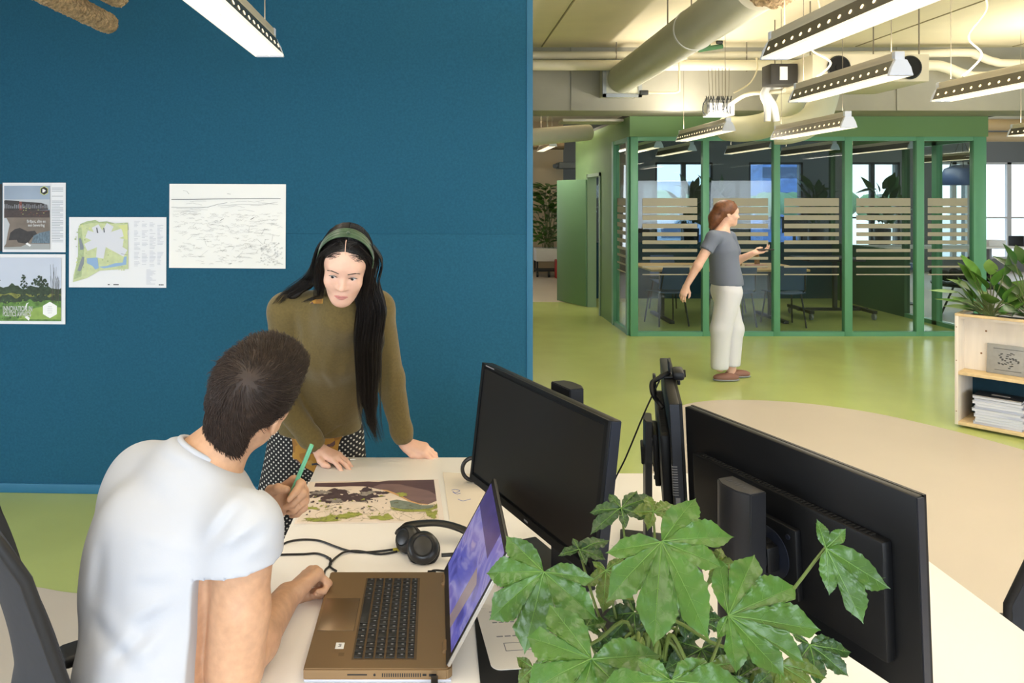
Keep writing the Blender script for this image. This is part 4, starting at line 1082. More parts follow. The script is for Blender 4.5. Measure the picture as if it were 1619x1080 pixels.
# lid leaning back over x
LU = V((0.127, 0, 0.238)).normalized(); LN = V((-LU.z, 0, LU.x))     # up along the lid, towards the user
lm = frame((lx1 + 0.010, (ly0 + ly1) / 2, lz + 0.006), (0, -1, 0), LU, LN)
Hd, Wd = 0.266, 0.398
b = B(); b.prism([(-Wd / 2, 0), (Wd / 2, 0), (Wd / 2, Hd - 0.006), (Wd / 2 - 0.006, Hd), (-Wd / 2 + 0.006, Hd), (-Wd / 2, Hd - 0.006)], -0.008, -0.001, mtx=lm, bev=0.0015); lid = obj('lid', b, m_silver, t, world=True)
b = B(); b.span((-Wd / 2 + 0.002, 0.0, -0.001), (Wd / 2 - 0.002, Hd - 0.003, 0.0004), mtx=lm); obj('screen_bezel', b, m_lapdk, t, world=True)
def screen_mat():
    m = bpy.data.materials.new('laptop_map_screen'); m.use_nodes = True; nt = m.node_tree; n = nt.nodes; p = n['Principled BSDF']
    tc = n.new('ShaderNodeTexCoord'); mp = n.new('ShaderNodeMapping'); mp.inputs['Scale'].default_value = (14, 5, 5); mp.inputs['Rotation'].default_value = (0.9, 0.3, 0.2)
    nz = n.new('ShaderNodeTexNoise'); nz.inputs['Scale'].default_value = 1.0; nz.inputs['Detail'].default_value = 3; nz.inputs['Distortion'].default_value = 1.2
    cr = n.new('ShaderNodeValToRGB'); cr.color_ramp.interpolation = 'EASE'
    el = cr.color_ramp.elements
    el[0].position = 0.36; el[0].color = (*lin((78, 78, 168)), 1); el[1].position = 0.47; el[1].color = (*lin((104, 104, 204)), 1)
    for pos, c in ((0.54, (150, 146, 214)), (0.60, (112, 108, 200)), (0.68, (176, 160, 206))):
        e = el.new(pos); e.color = (*lin(c), 1)
    nt.links.new(tc.outputs['Object'], mp.inputs[0]); nt.links.new(mp.outputs[0], nz.inputs['Vector']); nt.links.new(nz.outputs['Fac'], cr.inputs[0])
    p.inputs['Base Color'].default_value = (0.01, 0.01, 0.012, 1); p.inputs['Roughness'].default_value = 0.15
    nt.links.new(cr.outputs[0], p.inputs['Emission Color']); p.inputs['Emission Strength'].default_value = 0.85
    return m
b = B(); b.face([(-0.188, 0.022, 0.0006), (0.188, 0.022, 0.0006), (0.188, Hd - 0.014, 0.0006), (-0.188, Hd - 0.014, 0.0006)], mtx=lm)
scr = obj('screen', b, screen_mat(), t, world=True); scr['label'] = 'screen with blue and violet map'
b = B(); b.face([(-0.188, Hd - 0.075, 0.0008), (0.10, Hd - 0.075, 0.0008), (0.10, Hd - 0.014, 0.0008), (-0.188, Hd - 0.014, 0.0008)], mtx=lm)
obj('screen_sidebar', b, mat('screen_dark_violet', (58, 50, 116), 0.2, emit=0.5, var=0.25, scale=12), scr, world=True)
b = B(); b.face([(0.05, 0.022, 0.0008), (0.10, 0.022, 0.0008), (0.12, 0.14, 0.0008), (0.06, 0.15, 0.0008)], mtx=lm)
obj('screen_panel', b, mat('screen_grey', (128, 116, 128), 0.2, emit=0.5), scr, world=True)
for y in (-0.15, 0.13):
    b = B(); b.cyl(lm @ V((y - 0.018, -0.004, -0.002)), lm @ V((y + 0.018, -0.004, -0.002)), 0.0075, 14); obj('hinge', b, m_lap, t, world=True)
b = B(); b.box((-0.012, ly1 + 0.012, DZ + 0.014), (0.022, 0.026, 0.012), bev=0.002); b.tube(spline([V((-0.012, ly1 + 0.024, DZ + 0.014)), V((-0.008, ly1 + 0.034, DZ + 0.014)), V((0.02, ly1 + 0.036, DZ + 0.012)), V((0.12, ly1 + 0.03, DZ + 0.004)), V((0.20, ly1 + 0.05, DZ + 0.004))], 6), 0.0028, 8)
tag(obj('charger_plug', b, m_lapdk), 'black angled plug and lead in the far side of the laptop', 'cable')
b = B(); b.box((-0.004, ly0 - 0.020, DZ + 0.012), (0.014, 0.036, 0.010), bev=0.002); b.tube(spline([V((-0.004, ly0 - 0.036, DZ + 0.012)), V((0.0, ly0 - 0.08, DZ + 0.006)), V((0.06, ly0 - 0.14, DZ + 0.004))], 6), 0.0028, 8)
tag(obj('dongle_cable', b, m_lapdk), 'black cable plugged into the near side of the laptop', 'cable')

# ------------------------------------------------------------------ pad and printed card behind the laptop lid
b = B(); b.span((0.088, 1.40, DZ + 0.0005), (0.415, 1.80, DZ + 0.006), bev=0.002); tag(obj('desk_pad', b, mat('black_pad', (16, 16, 17), 0.7)), 'flat black pad on the desk behind the laptop lid', 'desk pad')
t = thing('printed_card', 'white round-cornered printed card on the flat black pad', 'card', (0.115, 1.56, DZ + 0.006), 0.10)
rc = [(0.02 - 0.02 * math.cos(a), 0.02 - 0.02 * math.sin(a)) for a in [i * PI / 16 for i in range(9)]]
b = B(); b.prism([(0.27, 0.0)] + [(0.27, 0.22), (0.0, 0.235)] + rc, 0.0004, 0.0016); obj('card_sheet', b, mat('card_white', (226, 220, 212), 0.6), t)
b = B(); rr = random.Random(2)
for (x, y, n_) in ((0.03, 0.215, 5), (0.03, 0.20, 4), (0.03, 0.17, 6), (0.03, 0.115, 7),  (0.14, 0.12, 6), (0.14, 0.07, 5)):
    xx = x
    for k in range(n_): w_ = rr.uniform(0.006, 0.014); b.span((xx, y, 0.0016), (xx + w_, y + 0.004, 0.0018)); xx += w_ + 0.004
for lo, hi in (((0.04, 0.09), (0.12, 0.092)), ((0.04, 0.062), (0.12, 0.064)), ((0.04, 0.062), (0.042, 0.092)), ((0.118, 0.062), (0.12, 0.092))): b.span((*lo, 0.0016), (*hi, 0.0018))
for k in range(20):
    a, c = k * PI / 10, (k + 1) * PI / 10
    b.tube([(0.115 + 0.016 * math.cos(a), 0.185 + 0.016 * math.sin(a), 0.0017), (0.115 + 0.016 * math.cos(c), 0.185 + 0.016 * math.sin(c), 0.0017)], 0.0012, 4)
obj('print', b, m_logo, t)

# ------------------------------------------------------------------ map print on the desk and loose sheet
o0 = onz(465, 829, DZ); o1 = onz(703, 826, DZ); o2 = onz(693, 758, DZ); o3 = onz(487, 762, DZ)
t = thing('landscape_map', 'printed landscape map with dark purple water on the desk before the woman', 'map', (o0.x, o0.y, DZ))
def mq(u, v, k=1): 
    p = (o0 * (1 - u) + o1 * u) * (1 - v) + (o3 * (1 - u) + o2 * u) * v
    return V((p.x, p.y, DZ + 0.0004 + 0.00025 * k))
b = B(); b.face([mq(0, 0), mq(1, 0), mq(1, 1), mq(0, 1)]); obj('paper', b, mat('map_paper', (232, 220, 214), 0.55), t, world=True)
M = [mat('map_land', (228, 212, 198), 0.55, var=0.05, scale=30), mat('map_water', (88, 66, 70), 0.5, var=0.12, scale=14, stretch=(1, 5, 1)), mat('map_dark', (78, 64, 68), 0.5, var=0.15, scale=60),
     mat('map_green', (152, 158, 78), 0.55, var=0.15, scale=50), mat('map_teal', (118, 128, 118), 0.55, var=0.2, scale=60), mat('map_sand', (206, 160, 112), 0.55), mat('map_line', (132, 126, 84), 0.6), mat('map_water_pale', (122, 98, 98), 0.5, var=0.14, scale=10, stretch=(1, 4, 1)), mat('map_grey', (146, 138, 132), 0.5, var=0.25, scale=70)]
b = B()
def mp_poly(mi, pts, k):
    b.mi = mi; b.face([mq(u, v, k) for u, v in pts])
def blob(mi, u, v, ru, rv, k, seed, n=90, rough=0.42):
    rr = random.Random(seed); ph = [rr.uniform(0, 6.28) for _ in range(5)]
    mp_poly(mi, [(u + ru * math.cos(a) * (1 + rough * (sum(math.sin((j + 2) * a + ph[j]) / (j + 1.5) for j in range(5)) + 0.22 * math.sin(11 * a + ph[0]) + 0.16 * math.sin(19 * a + ph[1]))), v + rv * math.sin(a) * (1 + rough * (sum(math.sin((j + 2) * a + ph[j]) / (j + 1.5) for j in range(5)) + 0.22 * math.sin(11 * a + ph[0]) + 0.16 * math.sin(19 * a + ph[1])))) for a in [2 * PI * i / n for i in range(n)]], k)
mp_poly(0, [(0.015, 0.03), (0.965, 0.03), (0.965, 0.985), (0.015, 0.985)], 2)
mp_poly(1, [(0.06, 0.86), (0.2, 0.84), (0.33, 0.855), (0.43, 0.845), (0.5, 0.80), (0.55, 0.76), (0.60, 0.73), (0.66, 0.66), (0.72, 0.56), (0.77, 0.47), (0.83, 0.40), (0.9, 0.38), (0.965, 0.46), (0.965, 0.985), (0.62, 0.985), (0.54, 0.955), (0.46, 0.97), (0.3, 0.955), (0.06, 0.955)], 3)
mp_poly(7, [(0.50, 0.82), (0.56, 0.90), (0.70, 0.88), (0.80, 0.80), (0.92, 0.70), (0.965, 0.60), (0.965, 0.46), (0.90, 0.385), (0.83, 0.405), (0.77, 0.475), (0.72, 0.565), (0.66, 0.665), (0.60, 0.735), (0.55, 0.765)], 3.6)
mp_poly(5, [(0.56, 0.76), (0.61, 0.735), (0.67, 0.66), (0.73, 0.56), (0.78, 0.47), (0.84, 0.405), (0.90, 0.385), (0.90, 0.372), (0.83, 0.388), (0.765, 0.455), (0.715, 0.545), (0.655, 0.64), (0.59, 0.715)], 4)
for (u, v, ru, rv, s) in ((0.16, 0.68, 0.10, 0.11, 1), (0.26, 0.62, 0.12, 0.12, 2), (0.30, 0.53, 0.12, 0.09, 3), (0.41, 0.58, 0.11, 0.07, 4), (0.455, 0.70, 0.055, 0.10, 5), (0.20, 0.52, 0.05, 0.06, 6), (0.565, 0.67, 0.045, 0.045, 7), (0.36, 0.74, 0.03, 0.03, 8), (0.05, 0.6, 0.012, 0.03, 9), (0.48, 0.52, 0.025, 0.02, 10)): blob(2, u, v, ru, rv, 5 + s * 0.15, s)
blob(0, 0.37, 0.73, 0.055, 0.07, 7.5, 20); blob(0, 0.31, 0.79, 0.05, 0.03, 7.7, 21)
mp_poly(4, [(0.63, 0.47), (0.68, 0.50), (0.76, 0.45), (0.86, 0.36), (0.94, 0.36), (0.93, 0.30), (0.84, 0.27), (0.72, 0.28), (0.64, 0.34)], 5)
mp_poly(3, [(0.63, 0.33), (0.72, 0.275), (0.84, 0.265), (0.93, 0.295), (0.965, 0.40), (0.965, 0.30), (0.90, 0.22), (0.75, 0.22), (0.66, 0.26)], 6)
for (u, v, ru, rv, s) in ((0.17, 0.07, 0.12, 0.04, 30), (0.27, 0.12, 0.10, 0.07, 31), (0.36, 0.17, 0.06, 0.08, 32), (0.56, 0.10, 0.07, 0.05, 33), (0.62, 0.13, 0.03, 0.06, 34), (0.09, 0.33, 0.05, 0.03, 35), (0.92, 0.16, 0.03, 0.13, 36), (0.72, 0.62, 0.04, 0.05, 37)): blob(3, u, min(0.95, max(0.06, v)), ru, rv * 0.8, 6 + (s - 29) * 0.15, s)
blob(8, 0.13, 0.70, 0.05, 0.06, 7.4, 51); blob(8, 0.46, 0.66, 0.05, 0.05, 7.5, 52); blob(8, 0.24, 0.50, 0.06, 0.04, 7.6, 53)
rr = random.Random(12)
for k in range(70): blob((2, 3, 8, 0, 3, 2)[k % 6], rr.uniform(0.06, 0.62), rr.uniform(0.08, 0.72), rr.uniform(0.004, 0.014), rr.uniform(0.006, 0.02), 8.0 + k * 0.01, 100 + k, 14)
b.mi = 6
for k in range(70):
    u, v = rr.uniform(0.08, 0.95), rr.uniform(0.07, 0.46); pts = [(u, v)]
    for q in range(3): u = min(0.96, max(0.02, u + rr.uniform(-0.04, 0.04))); v = min(0.5, max(0.04, v - rr.uniform(-0.01, 0.07))); pts.append((u, v))
    b.tube(spline([mq(*p, 9) for p in pts], 3), 0.0003, 4)
obj('map_image', b, M, t, world=True, smooth=0, recalc=True)
t = thing('tracing_sheet', 'translucent sheet with a small blue sketch right of the map', 'paper', (0.05, 2.5, DZ))
q0, q1, q2, q3 = onz(712, 832, DZ), onz(770, 838, DZ), onz(776, 752, DZ), onz(700, 747, DZ)
b = B(); b.face([p + V((0, 0, 0.0015)) for p in (q0, q1, q2, q3)]); obj('sheet', b, mat('tracing_paper', (228, 216, 200), 0.45), t, world=True)
b = B()
for seg in ([(714, 776), (720, 775), (727, 777), (720, 780), (716, 778)], [(716, 779), (722, 782), (728, 781)], [(724, 790), (732, 793), (744, 790)]): b.tube(spline([onz(x, y, DZ) + V((0, 0, 0.0017)) for x, y in seg], 5), 0.0012, 4)
obj('sketch_lines', b, mat('blue_pencil', (108, 118, 168), 0.6), t, world=True)
b = B(); b.tube([onz(493, 737, DZ) + V((0, 0, 0.006)), onz(553, 729.5, DZ) + V((0, 0, 0.006))], [0.0035, 0.0042], 10); b.mi = 1; b.tube([onz(553, 729.5, DZ) + V((0, 0, 0.006)), onz(562, 728.5, DZ) + V((0, 0, 0.005))], [0.0042, 0.001], 10)
tag(obj('pen', b, [mat('navy_pen', (30, 36, 58), 0.3), m_white]), 'dark pen lying under the standing woman\'s hand', 'pen')

# ------------------------------------------------------------------ headset, leads, mug
m_hs = mat('headset_plastic', (26, 25, 25), 0.35)
m_hsp = mat('headset_padding', (34, 31, 30), 0.75)
t = thing('headset', 'black over-ear headset lying on the desk between map and laptop', 'headset', onz(670, 880, DZ))
def cup(px, py, nx, ny, nz, r, lab):
    c = onz(px, py, DZ + 0.035); n = V((nx, ny, nz)).normalized(); u = n.orthogonal().normalized(); w = n.cross(u)
    m = frame(c, u, w, n)
    b = B(); b.lathe([(0, 0.019), (r * 0.55, 0.0185), (r * 0.8, 0.015), (r * 0.97, 0.007), (r, 0), (r * 0.97, -0.006), (r * 0.9, -0.008), (0, -0.008)], 32, m); o = obj('ear_cup', b, m_hs, t, world=True)
    b = B(); b.lathe([(r * 0.45, -0.006), (r * 1.02, -0.008), (r * 1.06, -0.016), (r * 1.0, -0.024), (r * 0.7, -0.027), (r * 0.45, -0.02)], 32, m); obj('ear_cushion', b, m_hsp, o, world=True)
    b = B(); b.lathe([(r * 0.60, 0.0184), (r * 0.63, 0.0192), (r * 0.66, 0.0178)], 32, m); obj('trim_ring', b, m_mon, o, world=True)
    return m
cup(669, 866, -0.05, -0.72, 0.62, 0.043, '')
cup(643, 852, -0.62, -0.55, 0.50, 0.036, '')
pts = [(632, 842, .03), (638, 834, .05), (655, 829, .055), (690, 827, .05), (720, 833, .04), (745, 845, .03), (755, 862, .025), (742, 874, .02), (715, 877, .02), (698, 878, .02)]
P_ = [onz(x, y, DZ + z) for x, y, z in pts]
b = B(); b.tube(spline(P_[:7], 6), [(0.008, 0.016)] * 37, 14, flat=(0, 0, 1)); obj('headband', b, m_hs, t, world=True)
b = B(); b.tube(spline(P_[6:], 6), 0.005, 10); obj('mic_boom', b, m_hs, t, world=True)
b = B(); b.box(onz(627, 869, DZ + 0.004), (0.02, 0.014, 0.006), rot=0.3, bev=0.002); obj('lead_tag', b, mat('yellow_tag', (176, 164, 52), 0.5), t, world=True)
tz = lambda x, y, z=0.0035: onz(x, y, DZ + z)
m_lead = mat('black_lead', (24, 22, 22), 0.5)
def lead(pts, label, r=0.0028):
    b = B(); b.tube(spline([tz(*p) for p in pts], 8), r, 8); tag(obj('cable', b, m_lead), label, 'cable', 'black leads on the desk')
lead([(447, 861), (458, 856), (480, 853), (505, 855), (530, 864), (552, 871), (580, 873), (612, 870), (640, 866)], 'black lead curving from the desk edge to the headset, farther one')
lead([(441, 877), (460, 876.5), (482, 876), (500, 875), (514, 879), (521, 884), (523, 892), (519, 897), (514, 902), (512, 912)], 'black lead passing under the seated man\'s fist')
lead([(517, 882), (523, 884, 0.006), (521, 893, 0.006), (524, 898), (532, 903)], 'short crossing black lead at the laptop corner by the fist', 0.0026)
lead([(523, 889, 0.006), (533, 880), (545, 873, 0.006), (565, 871), (600, 876), (628, 872)], 'black lead from the laptop corner to the headset, nearer one')
t = thing('black_mug', 'black mug with big round handle half hidden behind the left monitor', 'mug', onz(764, 764, DZ))
c = onz(766, 764, DZ)
b = B(); b.lathe([(0, 0.002), (0.036, 0.002), (0.04, 0.008), (0.042, 0.095), (0.039, 0.096), (0.037, 0.012), (0, 0.01)], 32, M4.Translation(c)); obj('mug_body', b, m_hs, t, world=True)
b = B(); b.tube([c + V((-0.040 - 0.036 * math.sin(a), -0.005, 0.05 + 0.038 * math.cos(a))) for a in [PI * i / 16 for i in range(17)]], 0.0068, 12); obj('handle', b, m_hs, t, world=True)

# ------------------------------------------------------------------ large-leaved plant in front of the monitors
m_leaf = mat('fatsia_leaf', (66, 104, 38), 0.34, var=0.25, scale=16, bump=0.25, bscale=70, spec=0.5, bdist=0.004)
m_leafb = mat('fatsia_leaf_old', (82, 102, 36), 0.4, var=0.25, scale=16, bump=0.2, bscale=70)
m_leafk = mat('fatsia_leaf_dark', (46, 76, 36), 0.36, var=0.25, scale=16, bump=0.2, bscale=70)
m_vein = mat('fatsia_vein', (98, 136, 62), 0.45)
m_pet = mat('fatsia_petiole', (98, 116, 52), 0.5)
ROOT = V((0.345, 1.235, DZ))
plant = thing('fatsia_plant', 'large-leaved green potted plant in the foreground before the monitors', 'plant', ROOT)
b = B(); b.lathe([(0, 0.002), (0.085, 0.002), (0.09, 0.01), (0.112, 0.17), (0.116, 0.18), (0.108, 0.18), (0.10, 0.15), (0, 0.15)], 36, M4.Translation(ROOT)); obj('pot', b, mat('white_pot', (220, 218, 212), 0.35), plant, world=True)
b = B(); b.lathe([(0, 0.155), (0.101, 0.152), (0.10, 0.14), (0, 0.14)], 28, M4.Translation(ROOT)); obj('soil', b, m_soil, plant, world=True)
Zq = lambda x, y: (740 + x / 2.2486, 760 + y / 2.2486)
def fatsia(ctr, tips, d, nrm, m, droop=0.22, wmul=1.0, stem=True, seed=0):
    rr = random.Random(seed + 5)
    c = at(*Zq(*ctr), d); n = V(nrm).normalized()
    eye = V((0, 0, EYE)); L = []
    ux = n.cross(V((0, 1, 0.3))).normalized(); uy = n.cross(ux)
    for tp in tips:                                   # where the ray through that tip meets the leaf's plane
        q = at(*Zq(*tp), 1.0); dv = q - eye
        s = (c - eye).dot(n) / dv.dot(n); p = eye + dv * s - c
        L.append((math.atan2(p.dot(uy), p.dot(ux)), min(p.length, 0.2)))
    L.sort()
    k = len(L); gaps = [((L[(i + 1) % k][0] - L[i][0]) % (2 * PI)) for i in range(k)]
    g = max(range(k), key=lambda i: gaps[i])          # the petiole notch is the widest gap
    L = L[g + 1:] + L[:g + 1]
    out = []                                          # outline (angle, radius, lobe index)
    NS = 14
    prev = L[0][0]; A = []
    for a, r in L:
        while a < prev - 1e-9: a += 2 * PI
        A.append((a, r)); prev = a
    def sinus(i):                                     # boundary between lobe i and i+1
        a0, r0 = A[i]; a1, r1 = A[i + 1]
        return (a0 * r1 + a1 * r0) / (r0 + r1), (0.57 if a1 - a0 < 1.0 else 0.46) * min(r0, r1)
    for i, (a, r) in enumerate(A):
        for side in (-1, 1):
            if side < 0: ab, rb = sinus(i - 1) if i > 0 else (a - min(0.62, gaps[g] * 0.42), 0.20 * r)
            else: ab, rb = sinus(i) if i < k - 1 else (a + min(0.62, gaps[g] * 0.42), 0.20 * r)
            da = abs(ab - a); pts = []
            w0 = rb * math.sin(min(da, 1.3)); l0 = rb * math.cos(min(da, 1.3))
            wm = min(max(w0 * 1.12, 0.22 * r) * wmul, 0.33 * r)
            for j in range(NS + 1):
                t_ = j / NS; l = l0 + (r - l0) * t_
                w_ = (w0 * (1 - t_) ** 2 + 3.1 * wm * t_ * (1 - t_) * (1 - 0.30 * t_)) * (1 - t_ ** 6) if t_ < 1 else 0
                w_ = max(w_, 0)
                if 0.15 < t_ < 0.98: w_ *= 1 + (0.07 if j % 2 else -0.03)
                pts.append((math.atan2(w_, l) * side + a, math.hypot(w_, l), i))
            out += pts if side < 0 else pts[::-1][1:]
    # keep angles monotonic so that the polar mesh stays simple
    mono = []
    for a, r, i in out:
        if mono and a < mono[-1][0]: a = mono[-1][0] + 1e-4
        mono.append((a, r, i))
    Rm = max(r for a, r in A); NR = 12
    cup_ = rr.uniform(0.03, 0.07)
    def surf(a, r, i):
        am, rm = A[i]
        off = r * math.sin(max(-1.2, min(1.2, a - am)))
        q = r / Rm
        z = 0.30 * abs(off) - droop * Rm * q * q + cup_ * Rm * q * 0.5
        z += 0.0022 * math.sin(off * 0 + q * 34) * min(1, abs(off) / 0.01) + 0.004 * mnoise.noise(V((a * 1.5 + seed, q * 3, seed)))
        return c + ux * (r * math.cos(a)) + uy * (r * math.sin(a)) + n * z
    t = bmesh.new(); cv = t.verts.new(c); rings = []
    for jr in range(1, NR + 1):
        rings.append([t.verts.new(surf(a, r * jr / NR, i)) for a, r, i in mono])
    for s_ in range(len(mono) - 1):
        t.faces.new((cv, rings[0][s_], rings[0][s_ + 1]))
        for jr in range(NR - 1): t.faces.new((rings[jr][s_], rings[jr + 1][s_], rings[jr + 1][s_ + 1], rings[jr][s_ + 1]))
    b = B(); b._merge(t); b.mi = 1
    for i, (a, r) in enumerate(A):                    # midribs and side veins, slightly proud of the blade
        N = 9
        b.tube([surf(a, r * 0.96 * j / N, i) + n * 0.0004 for j in range(N + 1)], [0.0011 * (1 - 0.85 * j / N) for j in range(N + 1)], 5)
        for sd in (-1, 1):
            for f0 in (0.34, 0.48, 0.62, 0.76):
                r0 = r * f0; w_ = 0.115 * r * (1 - 0.5 * abs(f0 - 0.45)); r1 = r0 + 0.10 * r
                pts = [surf(a, r0, i) + n * 0.0003]
                for q_ in (0.5, 1.0):
                    rr_ = r0 + (r1 - r0) * q_
                    pts.append(surf(a + sd * math.atan2(w_ * q_, rr_), math.hypot(rr_, w_ * q_), i) + n * 0.0003)
                b.tube(pts, [0.00028, 0.00022, 0.0001], 4)
    lf = obj('leaf', b, [m, m_vein], plant, world=True, smooth=70)
    if stem:
        st = B(); s0 = ROOT + V((rr.uniform(-0.02, 0.02), rr.uniform(-0.02, 0.02), 0.16)); mid = s0 * 0.45 + c * 0.55 + V((0, 0, -0.03)) - (c - s0).cross(V((0, 0, 1))) * rr.uniform(-0.1, 0.1)
        st.tube(spline([s0, s0 + V((0, 0, 0.10)) + (c - s0) * 0.12, mid, c - n * 0.004], 6), [0.0036 - 0.0015 * i / 18 for i in range(19)], 8); obj('petiole', st, m_pet, plant, world=True)
UP = (-0.18, -0.75, 0.65)
fatsia((688, 218), [(812, 48), (950, 182), (905, 300), (862, 545), (660, 568), (490, 412), (487, 250)], 1.15, (-0.15, -0.6, 0.78), m_leaf, 0.20, seed=1)
fatsia((270, 325), [(128, 188), (55, 322), (62, 488), (190, 612), (458, 490), (448, 345)], 1.22, (-0.30, -0.75, 0.6), m_leaf, 0.22, 1.1, seed=2)
fatsia((925, 480), [(890, 268), (1024, 252), (1178, 362), (1265, 522), (1205, 640), (1132, 695), (955, 685), (884, 560)], 1.09, (-0.1, -0.7, 0.7), m_leaf, 0.15, 1.1, seed=3)
fatsia((440, 635), [(285, 428), (203, 545), (200, 745), (380, 840), (600, 800), (690, 612), ], 1.07, (-0.2, -0.62, 0.75), m_leaf, 0.15, 1.3, seed=4)
fatsia((1272, 240), [(1240, 135), (1345, 170), (1510, 388), (1412, 515), (1285, 410)], 1.10, (-0.25, -0.9, 0.35), m_leaf, 0.12, 0.95, seed=5)
fatsia((545, 100), [(430, 172), (428, 100), (500, 40), (600, 25), (655, 40), (650, 130), (560, 165)], 1.42, (-0.2, -0.45, 0.85), m_leafk, 0.25, seed=6)
fatsia((660, 112), [(640, 45), (735, 70), (745, 130), (640, 172), (585, 105)], 1.38, (0.1, -0.5, 0.85), m_leafb, 0.25, seed=7)
fatsia((395, 245), [(318, 262), (372, 205), (505, 198), (490, 275), (420, 300)], 1.33, (-0.1, -0.5, 0.8), m_leafk, 0.2, seed=8)
fatsia((490, 320), [(555, 270), (420, 370), (480, 465), (595, 420), (440, 285), (580, 330)], 1.27, (-0.1, -0.65, 0.7), m_leafb, 0.2, seed=9)
fatsia((722, 712), [(460, 735), (600, 632), (850, 640), (1000, 735), (720, 900), (560, 860), (900, 860)], 1.01, (-0.15, -0.6, 0.75), m_leaf, 0.12, 1.35, seed=10)
fatsia((232, 665), [(170, 625), (290, 628), (175, 720), (260, 760)], 1.19, (-0.3, -0.7, 0.6), m_leafb, 0.2, 1.2, seed=11)
fatsia((1215, 585), [(1150, 545), (1300, 560), (1370, 605), (1362, 690), (1250, 730), (1160, 660)], 1.21, (0.1, -0.6, 0.75), m_leafk, 0.15, 1.1, seed=12)
fatsia((830, 600), [(700, 665), (905, 560), (960, 650), (780, 720), (720, 560), (880, 700)], 1.21, (0, -0.6, 0.75), m_leafk, 0.2, 1.1, seed=13)
fatsia((1105, 650), [(1235, 730), (1000, 740), (1120, 800), (1290, 690), (1010, 640)], 1.17, (0.1, -0.6, 0.75), m_leafb, 0.2, 1.1, seed=14)
fatsia((590, 470), [(500, 560), (600, 590), (670, 490), (560, 390), (480, 480)], 1.26, (-0.1, -0.6, 0.7), m_leafk, 0.2, 1.1, seed=15)
fatsia((760, 430), [(700, 520), (780, 560), (860, 480), (730, 380), (830, 400)], 1.24, (0.1, -0.6, 0.7), m_leafk, 0.2, 1.1, seed=16)
fatsia((880, 300), [(845, 240), (905, 235), (920, 330), (860, 370), (960, 290)], 1.22, (0.1, -0.7, 0.6), m_leafb, 0.2, 1.1, seed=17)
fatsia((860, 660), [(760, 700), (940, 720), (860, 780), (980, 640), (790, 630)], 1.16, (0.1, -0.6, 0.7), m_leafb, 0.2, 1.1, seed=18)
fatsia((1010, 740), [(900, 780), (1120, 790), (1000, 830), (1080, 680), (940, 690)], 1.12, (0.1, -0.6, 0.7), m_leafk, 0.2, 1.1, seed=19)
for i, (c_, r_, d_) in enumerate((((700, 560), 105, 1.24), ((640, 660), 110, 1.2), ((520, 600), 95, 1.23), ((985, 590), 100, 1.22), ((830, 500), 90, 1.25), ((1060, 560), 90, 1.24), ((740, 640), 110, 1.21), ((420, 520), 85, 1.27), ((960, 700), 110, 1.16), ((350, 600), 90, 1.22), ((560, 720), 110, 1.14))):
    a0 = 1.3 * i
    fatsia(c_, [(c_[0] + r_ * k_ * math.cos(a0 + q), c_[1] + 0.85 * r_ * k_ * math.sin(a0 + q)) for q, k_ in ((0, 1), (0.75, .9), (1.5, 1.05), (2.3, .85), (3.1, 1), (4.0, .8))], d_, (0.15 * math.sin(i * 2), -0.55, 0.75), (m_leafk, m_leafb, m_leafk, m_leaf)[i % 4], 0.25, 1.15, seed=40 + i)
# ------------------------------------------------------------------ papers pinned to the blue felt
m_paper = mat('paper_white', (232, 233, 238), 0.6)
m_ink = mat('pencil_ink', (120, 122, 128), 0.7)
m_inkd = mat('pencil_dark', (74, 74, 80), 0.7)
def sheet(name, label, cat, px0, py0, px1, py1, paper=None, rot=0.0):
    """local: x along the wall, z up, origin lower left; -y looks into the room"""
    q = [bw(px0, py1), bw(px1, py1), bw(px1, py0), bw(px0, py0)]
    X = (q[1] - q[0]); w = X.length; X.normalize(); h = (q[3] - q[0]).length
    N = X.cross(V((0, 0, 1)))
    o = thing(name, label, cat, q[0] + N * 0.0025)
    o.rotation_euler = (0, 0, math.atan2(X.y, X.x))
    o.matrix_basis = o.matrix_basis @ M4.Rotation(rot, 4, 'Y')
    b = B(); b.grid(lambda u, v: V((u * w, -0.001 - 0.004 * (2 * u - 1) ** 2 * (1 - v) * 0.5, v * h)), 9, 5, thick=0.0004)
    obj('paper_sheet', b, paper or m_paper, o)
    return o, w, h
LY = [0]
def lay(b, mi, pts, k): 
    b.mi = mi; b.face([(x, -0.0046 - 0.0003 * k, z) for x, z in pts])
def rect(b, mi, x0, z0, x1, z1, k): lay(b, mi, [(x0, z0), (x1, z0), (x1, z1), (x0, z1)], k)
def noisy(x0, x1, base, amp, n, seed, f=3.0):
    return [(x0 + (x1 - x0) * i / n, base + amp * (mnoise.noise(V((i * f / n * 3, seed, 0))) + 0.5 * mnoise.noise(V((i * f / n * 9, seed, 3))))) for i in range(n + 1)]
def tx(b, mi, s, x, z, size, k=6, align='LEFT', sx=1.0, bold=0.0):
    b.mi = mi
    for q in ((0, 0), (bold, 0), (bold, bold), (0, bold)) if bold else ((0, 0),):
        b.text(s, size, frame((x + q[0], -0.0046 - 0.0003 * k, z + q[1]), (sx, 0, 0), (0, 0, 1), (0, -1, 0)), align)

# dark sheet cut by the left photo edge
o, w, h = sheet('wall_poster', 'dark print cut off by the left photo edge, top row', 'poster', -62, 291, 3.6, 397, mat('poster_dark', (30, 28, 28), 0.5))
b = B(); rr = random.Random(1)
for k in range(12): rect(b, 0, w - 0.03 - 0.01 * k, h * 0.4 + 0.01 * k, w - 0.02 - 0.01 * k, h * 0.41 + 0.01 * k, 1)
obj('poster_print', b, mat('poster_ochre', (150, 120, 60), 0.6), o)
